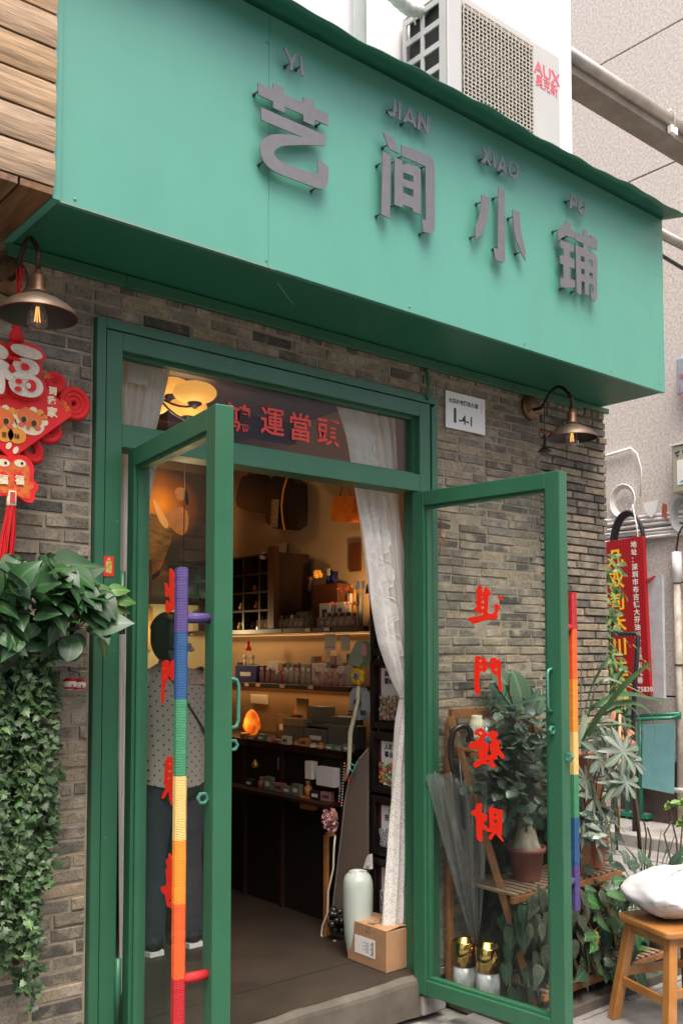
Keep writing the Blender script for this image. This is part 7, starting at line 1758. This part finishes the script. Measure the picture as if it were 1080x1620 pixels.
# cream jar and blue bottle on the stand top
q = on_y(754, 1166, -.10); q.z = 1.141; t = thing('painted_jar', 'cream ceramic jar painted with dark branches on top of the ladder stand', 'jar', q)
b = MB(); b.lathe([(0,0),(.028,0),(.032,.01),(.035,.05),(.034,.10),(.030,.125),(.024,.137),(.026,.147),(.022,.148),(.0,.13)], q, 28); o = part('jar_body', b, mat('cream_glaze', (.58,.53,.38), .25, coat=.4), t)
b = MB(); rr2 = random.Random(7)
for k in range(5):
    a = -2.3+.35*k; pts = [q+Vector((.0358*math.cos(a+.25*math.sin(i*.9+k)), .0358*math.sin(a+.25*math.sin(i*.9+k)), .015+.018*i)) for i in range(6)]; b.tube(pts, .0012, 4)
part('branch_print', b, mat('jar_brown', (.08,.03,.015), .6), o)
q = on_y(769, 1160, -.13); q.z = 1.141; t = thing('glue_bottle', 'small clear and blue plastic bottle beside the cream jar', 'bottle', q)
b = MB(); b.lathe([(0,0),(.014,0),(.014,.05),(.006,.058)], q, 16); part('blue_body', b, mat('blue_label', (.02,.15,.3), .4), t); b = MB(); b.lathe([(.006,.058),(.010,.06),(.007,.09),(0,.095)], q, 16); part('clear_cap', b, mat('pale_blue_cap', (.35,.5,.6), .3), t)

# umbrellas
UC = glass_mat('clear_umbrella_film', (.88,.89,.88), 2.6, rough=.18, film=.07, filmcol=(.6,.62,.6))
top, tip = on_y(728, 1222, -.105), on_y(752, 1492, -.105)
um = thing('clear_umbrella', 'folded transparent umbrella hanging tip down on the stand behind the door glass', 'umbrella', top)
ax = (tip-top); La = ax.length; ax.normalize(); u = ax.cross(Y).normalized(); v = ax.cross(u)
b = MB(); 
def umf(uu, vv):
    a = uu*2*PI; r = (.150*(1-vv)**.75+.008)*(1+.30*math.sin(a*8+vv*1.2)*(1-vv*.4)); e = .03*math.sin(a*8+1)*(1-vv)
    return top+ax*(La*vv-e*(1-vv))+u*r*math.cos(a)+v*r*.45*math.sin(a)
b.grid(umf, 128, 26, True, True); part('canopy', b, UC, um)
b = MB(); b.tube([top-ax*.06, tip+ax*.03], .004, 8); part('shaft', b, BLKW, um)
for k in range(8): a = k*2*PI/8; b = MB(); b.tube([umf(k/8, i/10)*1.0 for i in range(11)], .0016, 5); part('rib', b, STEEL, um)
b = MB(); b.ball(tip+ax*.02, .012, 10, 8, (1,1,1.6)); part('ferrule', b, PLASTW, um)
hk = thing('black_umbrella', 'black umbrella with a curved crook handle leaning on the ladder stand', 'umbrella', on_y(752, 1360, -.07))
b = MB(); pts = [on_y(x, y, -.14) for x, y in ((745,1172),(744,1158),(738,1149),(728,1149),(718,1156),(713,1172),(713,1200),(720,1230))]; b.tube(pts, .0135, 12); part('crook_handle', b, BLKW, hk)
b = MB(); p0 = pts[-1]; p1 = on_y(745, 1365, -.12); b.tube([p0, p0.lerp(p1, .2), p0.lerp(p1, .5), p0.lerp(p1, .8), p1], [.010,.026,.032,.022,.006], 14); part('folded_cloth', b, mat('black_nylon', (.012,.012,.014), .5, bump=.2), hk)

# ---- thick trunk plant in the brown pot
pc_ = on_y(833, 1395, -.22); pc_.z = .541; pot('brown_pot', 'brown plastic pot holding the swollen trunk plant on the middle shelf', pc_, .083, .15, PLA)
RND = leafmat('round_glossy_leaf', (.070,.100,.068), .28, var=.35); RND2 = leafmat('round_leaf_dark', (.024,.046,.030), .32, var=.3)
pr = Plant('swollen_trunk_plant', 'houseplant with a pale swollen trunk and glossy oval leaf rosettes in the brown pot', 'plant', pc_+Z*.13)
b = MB(); tp = pc_+Z*.12; prof = [(.060,0),(.062,.03),(.052,.06),(.040,.10),(.036,.16),(.040,.20),(.030,.23),(0,.24)]
b.lathe(prof, tp, 22)
for v in b.v: a = math.atan2(v.y-tp.y, v.x-tp.x); k = 1+.07*math.sin(a*5+v.z*30)+.04*math.sin(a*9); v.x = tp.x+(v.x-tp.x)*k; v.y = tp.y+(v.y-tp.y)*k
part('trunk', b, mat('pale_trunk_bark', (.33,.30,.21), .8, var=.35, scale=14, stretch=(3,3,1), bump=.5), pr.t)
st = MB()
for k in range(15):
    px, py = rr.uniform(778, 868), rr.uniform(1225, 1300); c = on_y(px, py, rr.uniform(-.34, -.16)); st.tube([tp+Z*.22, (tp+Z*.22).lerp(c, .5)+Z*.02, c], .004, 5, caps=False)
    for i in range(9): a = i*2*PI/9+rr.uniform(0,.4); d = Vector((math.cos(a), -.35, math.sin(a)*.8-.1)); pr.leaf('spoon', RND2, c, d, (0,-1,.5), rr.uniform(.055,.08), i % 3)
pr.stems(st, STEMG, 'branch'); pr.done()
# ---- dense round leaves above it
cr = on_y(815, 1190, -.30); rp_ = Plant('round_leaf_plant', 'dense plant of shiny coin shaped grey green leaves behind the right door glass', 'plant', (cr.x, -.22, 1.0)); st = MB(); root = Vector((cr.x+.05, -.14, .86))
pot('round_plant_pot', 'terracotta pot hidden among the coin shaped leaves', Vector((cr.x+.05, -.13, .75)), .07, .12)
cand = []
for k in range(520):
    px, py = rr.gauss(818, 36), rr.gauss(1196, 50)
    if py < 1118 or py > 1300 or px < 742 or px > 884: continue
    if px < 775 and (py < 1165 or py > 1275): continue
    cand.append((px, py, rr.uniform(-.46, -.16)))
cand.sort(key=lambda a: a[2])
for px, py, Yp in cand[:330]:
    c = on_y(px, py, Yp); d = Vector((rr.uniform(-1,1), rr.uniform(-.6,.1), rr.uniform(-.5,.5))); up = Vector((rr.uniform(-.6,.3), -rr.uniform(.3,.9), rr.uniform(.7,1.6)))
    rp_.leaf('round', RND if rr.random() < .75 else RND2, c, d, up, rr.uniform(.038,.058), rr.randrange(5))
    if rr.random() < .4: st.tube([root, root.lerp(c, .6)+Z*.03, c], .0015, 4, caps=False)
rp_.leaf('round', RND, on_y(722, 1172, -.2), (1,0,-.3), (0,-1,.2), .05, 1); rp_.stems(st, STEMG); rp_.done()
# ---- broad upright leaves and feathery fern top
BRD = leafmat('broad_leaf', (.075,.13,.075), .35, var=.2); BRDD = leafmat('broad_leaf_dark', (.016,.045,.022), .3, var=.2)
bp_ = Plant('broad_leaf_plant', 'upright broad leaved plant rising above the coin shaped leaves against the bricks', 'plant', on_y(828, 1130, -.12))
for (px, py, ex, ey, s, m, k) in ((828,1130,824,1062,1.9,BRD,1), (826,1130,803,1052,1.2,BRD,2), (832,1130,842,1075,1.3,BRDD,0), (812,1132,796,1083,2.1,BRDD,3), (846,1134,866,1100,1.6,BRD,2), (836,1134,857,1088,1.1,BRD,4)):
    a, c = on_y(px, py, -.14), on_y(ex, ey, -.17); o = bp_.leaf('oval', m, a, c-a, (0,-1,.2), (c-a).length, k); o.scale = (o.scale[0]*s*.9, o.scale[1], o.scale[2])
bp_.done()
fn = Plant('fern_plant', 'fine leaved dark fern top beside the cream jar', 'plant', on_y(780, 1125, -.12)); 
for k in range(140):
    px, py = rr.gauss(783, 14), rr.gauss(1113, 9); c = on_y(px, py, rr.uniform(-.2,-.08)); fn.leaf('lance', BRDD, c, (rr.uniform(-1,1), -.3, rr.uniform(-.4,.8)), (0,-1,.4), rr.uniform(.018,.035), k % 3)
fn.done()
# ---- strap leaves
STR = leafmat('strap_leaf', (.045,.11,.035), .32, var=.2, rib=False); STRG = leafmat('strap_leaf_grey', (.16,.20,.13), .35, var=.2, rib=False)
def strap(pl, pts, w, m, Ys, name='leaf', tw=.0):
    """long leaf along traced centre line; width w at its middle, channelled cross-section"""
    P = [on_y(x, y, Y_) for (x, y), Y_ in zip(pts, Ys)]; n = 14; C = []
    for i in range(n+1):
        t_ = i/n*(len(P)-1); k = min(int(t_), len(P)-2); f = t_-k; a = P[max(k-1, 0)]; b0_ = P[k]; c = P[k+1]; d = P[min(k+2, len(P)-1)]
        C.append(.5*((2*b0_)+(c-a)*f+(2*a-5*b0_+4*c-d)*f*f+(3*b0_-a-3*c+d)*f**3))
    b = MB(); vs = []
    for i, p in enumerate(C):
        t_ = i/n; ta = (C[min(i+1, n)]-C[max(i-1, 0)]).normalized(); s = ta.cross(Vector((.35,-.8,.5))).normalized(); nn = s.cross(ta)
        ww = w*(.55+.45*math.sin(min(1, t_*1.6)*PI/2))*(1-max(0, t_-.55)/.45)**.8 if t_ < 1 else 0
        vs += [p-s*ww/2+nn*ww*.12, p, p+s*ww/2+nn*ww*.12]
    b.add(vs, [(i*3+j, i*3+j+1, (i+1)*3+j+1, (i+1)*3+j) for i in range(n) for j in (0, 1)], True)
    return part(name, b, m, pl)
sp_t = thing('strap_leaf_plant', 'strap leaved lily plant with long arching green blades just right of the door handle', 'plant', on_y(915, 1160, -.3))
for pts, w, m, Ys in (([(918,1175),(917,1100),(921,1014)], .034, STR, (-.3,-.32,-.35)), ([(920,1170),(930,1100),(948,1060),(965,1036)], .030, STR, (-.3,-.34,-.38,-.4)), ([(918,1172),(945,1135),(985,1085),(1032,1046)], .042, STR, (-.35,-.4,-.48,-.55)),
    ([(915,1170),(930,1128),(950,1112),(985,1098),(1030,1105),(1064,1118)], .030, STR, (-.3,-.36,-.4,-.45,-.48,-.5)), ([(915,1172),(950,1124),(995,1112),(1025,1125),(1034,1150),(1033,1185)], .030, STR, (-.3,-.4,-.45,-.5,-.5,-.5)), ([(955,1130),(990,1118),(1008,1132),(1016,1160),(1018,1178)], .030, STR, (-.35,-.45,-.5,-.5,-.5)),
    ([(918,1170),(935,1105),(955,1075),(990,1085),(1020,1100)], .022, STRG, (-.3,-.35,-.4,-.45,-.45)), ([(912,1168),(906,1140),(908,1165),(912,1200)], .050, STRG, (-.3,-.4,-.45,-.45)), ([(915,1165),(925,1130),(918,1160),(908,1195)], .045, STRG, (-.25,-.42,-.5,-.5)), ([(920,1165),(950,1150),(975,1165),(992,1185)], .020, STRG, (-.3,-.4,-.45,-.45)), ([(920,1165),(955,1140),(985,1150),(1005,1172)], .020, STRG, (-.3,-.4,-.45,-.45)), ([(920,1168),(945,1160),(962,1180),(972,1200)], .020, STRG, (-.3,-.4,-.45,-.45)),
    ([(925,1175),(940,1260),(962,1310),(970,1400),(973,1455)], .026, STR, (-.3,-.42,-.48,-.5,-.5)), ([(1000,1160),(985,1230),(965,1300),(950,1330)], .018, STR, (-.5,-.5,-.48,-.45)), ([(912,1178),(880,1108),(840,1108),(770,1128)], .022, BRDD, (-.3,-.33,-.3,-.26)),
    ([(905,1170),(898,1150),(893,1170),(892,1210)], .04, STR, (-.3,-.36,-.4,-.4)), ([(918,1172),(938,1095),(935,1040)], .028, STR, (-.3,-.33,-.36)), ([(922,1172),(958,1110),(985,1062),(1005,1075)], .026, STR, (-.3,-.38,-.44,-.48)), ([(918,1170),(960,1150),(1000,1150),(1022,1175)], .024, STR, (-.3,-.4,-.48,-.5)), ([(915,1172),(908,1110),(905,1060)], .024, STR, (-.28,-.3,-.3))):
    strap(sp_t, pts, w, m, Ys)
pot('strap_plant_pot', 'pot of the strap leaved lily behind the door edge', Vector((on_y(915, 1175, -.22).x, -.2, .95)), .09, .14); b = MB(); q = Vector((on_y(915, 1175, -.22).x, -.2, .045)); b.box(q.x-.09, q.x+.09, q.y-.09, q.y+.09, .045, .948); single('pedestal', b, LW, 'narrow wooden pedestal hidden among the leaves under the lily pot', 'pedestal')
# ---- silvery umbrella rosettes
SIL = leafmat('silver_rosette_leaf', (.13,.165,.12), .28, var=.3); 
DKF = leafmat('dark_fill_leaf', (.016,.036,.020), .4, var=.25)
sf = Plant('umbrella_leaf_plant', 'grey green plant with finger like leaf rosettes in the terracotta pot beyond the door', 'plant', on_y(935, 1320, -.25)); st = MB(); rt = on_y(935, 1335, -.25)
for (px, py, r, Yp) in ((948,1200,1.0,-.42), (985,1190,1.15,-.5), (975,1240,1.1,-.48), (990,1238,.9,-.52), (938,1262,1.1,-.4), (925,1235,.9,-.38), (955,1285,.9,-.4), (920,1290,.9,-.36), (945,1165,.9,-.36), (1000,1205,.8,-.5), (912,1260,.8,-.34), (965,1172,.9,-.42)):
    c = on_y(px, py, Yp); st.tube([rt, rt.lerp(c, .5)+Vector((0,.02,.06)), c], .0035, 5, caps=False); n = 9; nrm = Vector((rr.uniform(-.3,.3), -1, rr.uniform(.3,.9))).normalized(); u = nrm.cross(X).normalized(); v = nrm.cross(u)
    for i in range(n): a = i*2*PI/n+rr.uniform(-.15,.15); sf.leaf('spoon' if i % 2 else 'lance', SIL, c, u*math.cos(a)+v*math.sin(a)+nrm*.18, nrm, rr.uniform(.085,.115)*r, i % 4)
for k in range(80):
    px, py = rr.gauss(932, 14), rr.gauss(1310, 18); c = on_y(px, py, rr.uniform(-.46, -.3)); sf.leaf('oval', SIL if k % 3 else RND2, c, (rr.uniform(-1,1), -.5, rr.uniform(-1,.3)), (0,-1,.5), rr.uniform(.045,.075), k % 5)
for k in range(190):
    px, py = rr.uniform(895, 985), rr.uniform(1165, 1385)
    if px > 960+rr.uniform(-15, 25) or (918 < px < 962 and 1305 < py < 1372): continue
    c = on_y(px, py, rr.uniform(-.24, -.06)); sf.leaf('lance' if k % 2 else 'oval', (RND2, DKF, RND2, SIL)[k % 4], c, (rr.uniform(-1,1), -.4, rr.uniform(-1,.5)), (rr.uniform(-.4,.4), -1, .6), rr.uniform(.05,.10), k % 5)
sf.stems(st, STEMG, 'branch'); sf.done()
q = on_y(938, 1365, -.26); q.z = .541; pot('terracotta_pot', 'terracotta pot on the middle shelf right of the green door', q, .070, .135)
# ---- spotted begonia, pothos and undergrowth on the bottom shelf
BEG = leafmat('spotted_begonia_leaf', (.045,.060,.035), .35, spots=(16, .20, (.34,.36,.30)), var=.3); BEG2 = leafmat('begonia_leaf_brown', (.13,.085,.04), .4, spots=(16, .18, (.34,.30,.22)), var=.3)
bg_ = Plant('spotted_begonia', 'begonia with drooping silver spotted angular leaves below the middle shelf', 'plant', on_y(900, 1440, -.25)); st = MB(); rt = Vector((on_y(900, 1450, -.2).x, -.2, .36))
for k in range(150):
    px, py = rr.uniform(836, 962), rr.uniform(1405, 1535)
    if rr.random() < .35: px = rr.uniform(905, 960)
    c = on_y(px, py, rr.uniform(-.47, -.3)); bg_.leaf('wing', BEG2 if (px > 905 and rr.random() < .22) else BEG, c, (rr.uniform(-.7,.7), -rr.uniform(.1,.6), -1), (rr.uniform(-.5,.5), -1, .5), rr.uniform(.065,.105), k % 6)
    if k % 3 == 0: st.tube([rt, rt.lerp(c, .5)+Z*.04, c], .0028, 5, caps=False)
bg_.leaf('heart', leafmat('yellow_leaf', (.50,.33,.03), .4), on_y(938, 1478, -.5), (.25,-.2,-1), (0,-1,.3), .095, 2); bg_.stems(st, mat('red_brown_stem', (.16,.05,.03), .6)); bg_.done()
q = Vector((rt.x, -.2, .131)); pot('begonia_pot', 'dark pot of the spotted begonia on the bottom shelf', q, .09, .17, mat('dark_pot', (.03,.028,.025), .6))
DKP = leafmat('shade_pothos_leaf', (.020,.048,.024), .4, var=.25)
dp = Plant('shade_pothos', 'pothos with large dark heart leaves behind the bottom of the right door glass', 'plant', on_y(815, 1480, -.2)); st = MB(); rt = on_y(815, 1450, -.12)
for k in range(62):
    px, py = rr.uniform(796, 878), rr.uniform(1452, 1568)
    if k < 8: px, py = rr.uniform(790, 830), rr.uniform(1430, 1470)
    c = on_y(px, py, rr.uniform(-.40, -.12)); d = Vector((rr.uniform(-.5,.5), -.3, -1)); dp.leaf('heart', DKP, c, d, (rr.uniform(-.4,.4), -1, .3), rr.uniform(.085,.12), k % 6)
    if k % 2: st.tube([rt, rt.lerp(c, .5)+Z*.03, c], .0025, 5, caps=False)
for k in range(150):  # extra dark leaves added to blacken the gap behind the stand
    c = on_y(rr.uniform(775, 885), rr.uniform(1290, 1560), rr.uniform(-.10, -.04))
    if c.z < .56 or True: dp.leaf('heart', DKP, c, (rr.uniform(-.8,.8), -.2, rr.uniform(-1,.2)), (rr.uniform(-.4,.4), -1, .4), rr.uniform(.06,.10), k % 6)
dp.stems(st, STEMG); dp.done()
gp = Plant('bright_pothos', 'bright green heart leaved plant low between the begonia and the stool', 'plant', on_y(975, 1480, -.35)); st = MB(); rt = Vector((on_y(975, 1480, -.3).x, -.28, .25)); BRP = leafmat('bright_heart_leaf', (.035,.10,.028), .35, var=.25)
for k in range(150):
    px, py = rr.gauss(978, 26), rr.uniform(1395, 1545); px = min(max(px, 925), 1030)
    c = on_y(px, py, rr.uniform(-.55, -.2)); gp.leaf('heart', BRP if rr.random() < .7 else DKP, c, (rr.uniform(-.8,.8), -.3, rr.uniform(-1,.2)), (rr.uniform(-.4,.4), -1, .7), rr.uniform(.06,.095), k % 6)
    if k % 2: st.tube([rt, rt.lerp(c, .5)+Z*.03, c], .0025, 5, caps=False)
for k in range(40):
    c = on_y(rr.uniform(895, 1000), rr.uniform(1370, 1430), rr.uniform(-.4,-.1)); gp.leaf('heart', DKP, c, (rr.uniform(-.8,.8), -.3, rr.uniform(-1,.2)), (0, -1, .7), rr.uniform(.05,.09), k % 6)
gp.stems(st, STEMG); gp.done()
q = Vector((on_y(1003, 1520, -.2).x, -.2, .046)); pot('small_pot', 'small terracotta pot on the ground just left of the stool leg', q, .06, .11)
b = MB(); q = on_z(1049, 1535, .0); b.lathe([(0,0),(.062,0),(.080,.15),(.086,.155),(.078,.155),(.06,.01)], q, 28); single('grey_bucket', b, mat('dull_grey_plastic', (.20,.21,.21), .4), 'dull grey plastic bucket standing behind the wooden stool', 'bucket', base=q)
# ---- plants behind the stool, in the alley
AG = leafmat('dracaena_leaf', (.045,.10,.05), .35, var=.2, rib=False)
ag = thing('dracaena_plant', 'low clump of pointed dark dracaena blades above the white bag', 'plant', on_y(1020, 1400, .1))
for (bx_, by_, ex, ey, w) in ((1012,1395,1018,1335,.030), (1020,1395,1034,1330,.028), (1034,1400,1046,1310,.034), (1038,1400,1060,1330,.030), (1030,1400,1003,1330,.03), (1040,1405,1078,1345,.036), (1050,1405,1084,1355,.03), (1048,1400,1092,1330,.032), (1022,1400,988,1340,.028), (1015,1400,975,1345,.026), (1055,1405,1100,1370,.03), (1008,1400,990,1360,.03), (1045,1400,1068,1318,.022), (1000,1400,968,1362,.024)):
    mx_, my_ = (bx_+ex)/2, (by_+ey)/2-8; strap(ag, [(bx_, by_), (mx_, my_), (ex, ey)], w*1.5, AG, (.1, .05, .02))
pl2 = Plant('small_round_plant', 'few flat round green leaves just above the white bag', 'plant', on_y(1002, 1375, -.1))
for (px, py, s, m) in ((1015,1362,.075,BRD), (1001,1373,.065,BRD), (1026,1366,.05,BRD), (1030,1373,.045,BRD), (990,1362,.07,SIL)): pl2.leaf('round', m, on_y(px, py+6, -.12), (.1,-.1,1), (0,-1,.25), s, px % 4)
pl2.done()
sap = Plant('sapling', 'thin leggy sapling with a few fresh green leaflets at the right edge above the dracaena', 'plant', on_z(1075, 1330, 0)); st = MB()
base = on_y(1072, 1390, .15)
for pts in (((1072,1395),(1070,1330),(1060,1290),(1058,1275)), ((1072,1390),(1078,1320),(1080,1290)), ((1068,1390),(1050,1320),(1062,1300)), ((1018,1390),(1022,1320),(1018,1298)), ((1020,1390),(1030,1330),(1024,1310))):
    st.tube([on_y(x, y, .15) for x, y in pts], .005, 6, caps=False)
FR = leafmat('fresh_leaf', (.12,.22,.05), .4, var=.2)
for (px, py) in ((1060,1272), (1082,1268), (1078,1300)):
    for i in range(6): a = i*PI/5*1.1-.2; sap.leaf('oval', FR, on_y(px, py, .15), (math.cos(a), -.2, math.sin(a)*.4-.15), (0,-.6,1), .075, i % 4)
sap.stems(st, STEMB); sap.done()
# stakes and thin trunks
for k, (pts, r, lab, m) in enumerate(((((985,1135),(990,1165),(1000,1230),(1008,1290),(1012,1345)), .011, 'reddish brown woody trunk leaning behind the leaf rosettes', STEMB), (((980,1130),(979,1230),(978,1330)), .008, 'straight pale bamboo stake among the leaf rosettes', mat('bamboo_pale', (.36,.26,.14), .6)), (((972,1140),(970,1250),(976,1345)), .006, 'thin dark stem left of the bamboo stake', STEMB))):
    b = MB(); b.tube([on_y(x, y, .0) for x, y in pts], r, 8); single('plant_stake', b, m, lab, 'stake')
b = MB()
for (x, y) in ((972,1160), (980,1190), (968,1210)): b.ball(on_y(x, y, .0), .03, 8, 6, (1,.6,.5))
cl = Plant('climbing_plant', 'spindly climber with fresh light leaves scrambling in front of the red signboard', 'plant', on_y(970, 1150, .3)); st = MB()
for ph, x0 in ((0, 958), (1.5, 966), (3, 972)):
    pts = [on_y(x0+6*math.sin(y*.02+ph)-(12 if y < 900 else 0)*0, y, .3) for y in range(880 if ph == 0 else 960, 1165, 15)]; st.tube(pts, .003, 5, caps=False)
for k in range(230):
    py = rr.uniform(878, 1150) if k % 3 else rr.uniform(960, 1150); px = 962+8*math.sin(py*.03)+rr.gauss(0, 7)+(6 if py > 960 else 0)
    cl.leaf('oval', FR if rr.random() < .55 else STR, on_y(px, py, rr.uniform(.2,.35)), (rr.uniform(-1,1.2), -.3, rr.uniform(-.8,.3)), (rr.uniform(-.3,.3), -1, .8), rr.uniform(.04,.085), k % 5)
for (px, py) in ((990,1110), (1012,1040), (1014,1050), (985,1010), (1000,1020), (975,925), (982,935), (1018,1045)): cl.leaf('oval', FR, on_y(px, py, .3), (1, -.2, -.45), (0,-.8,1), .10, px % 5)
for k in range(30): cl.leaf('oval', mat('dry_leaf', (.30,.12,.05), .8, objvar=.3), on_y(rr.gauss(978,9), rr.gauss(1165,25), rr.uniform(.0,.3)), (rr.uniform(-1,1), -.3, rr.uniform(-1,.2)), (0,-1,.6), rr.uniform(.04,.08), k % 5)
cl.stems(st, STEMB); cl.done()
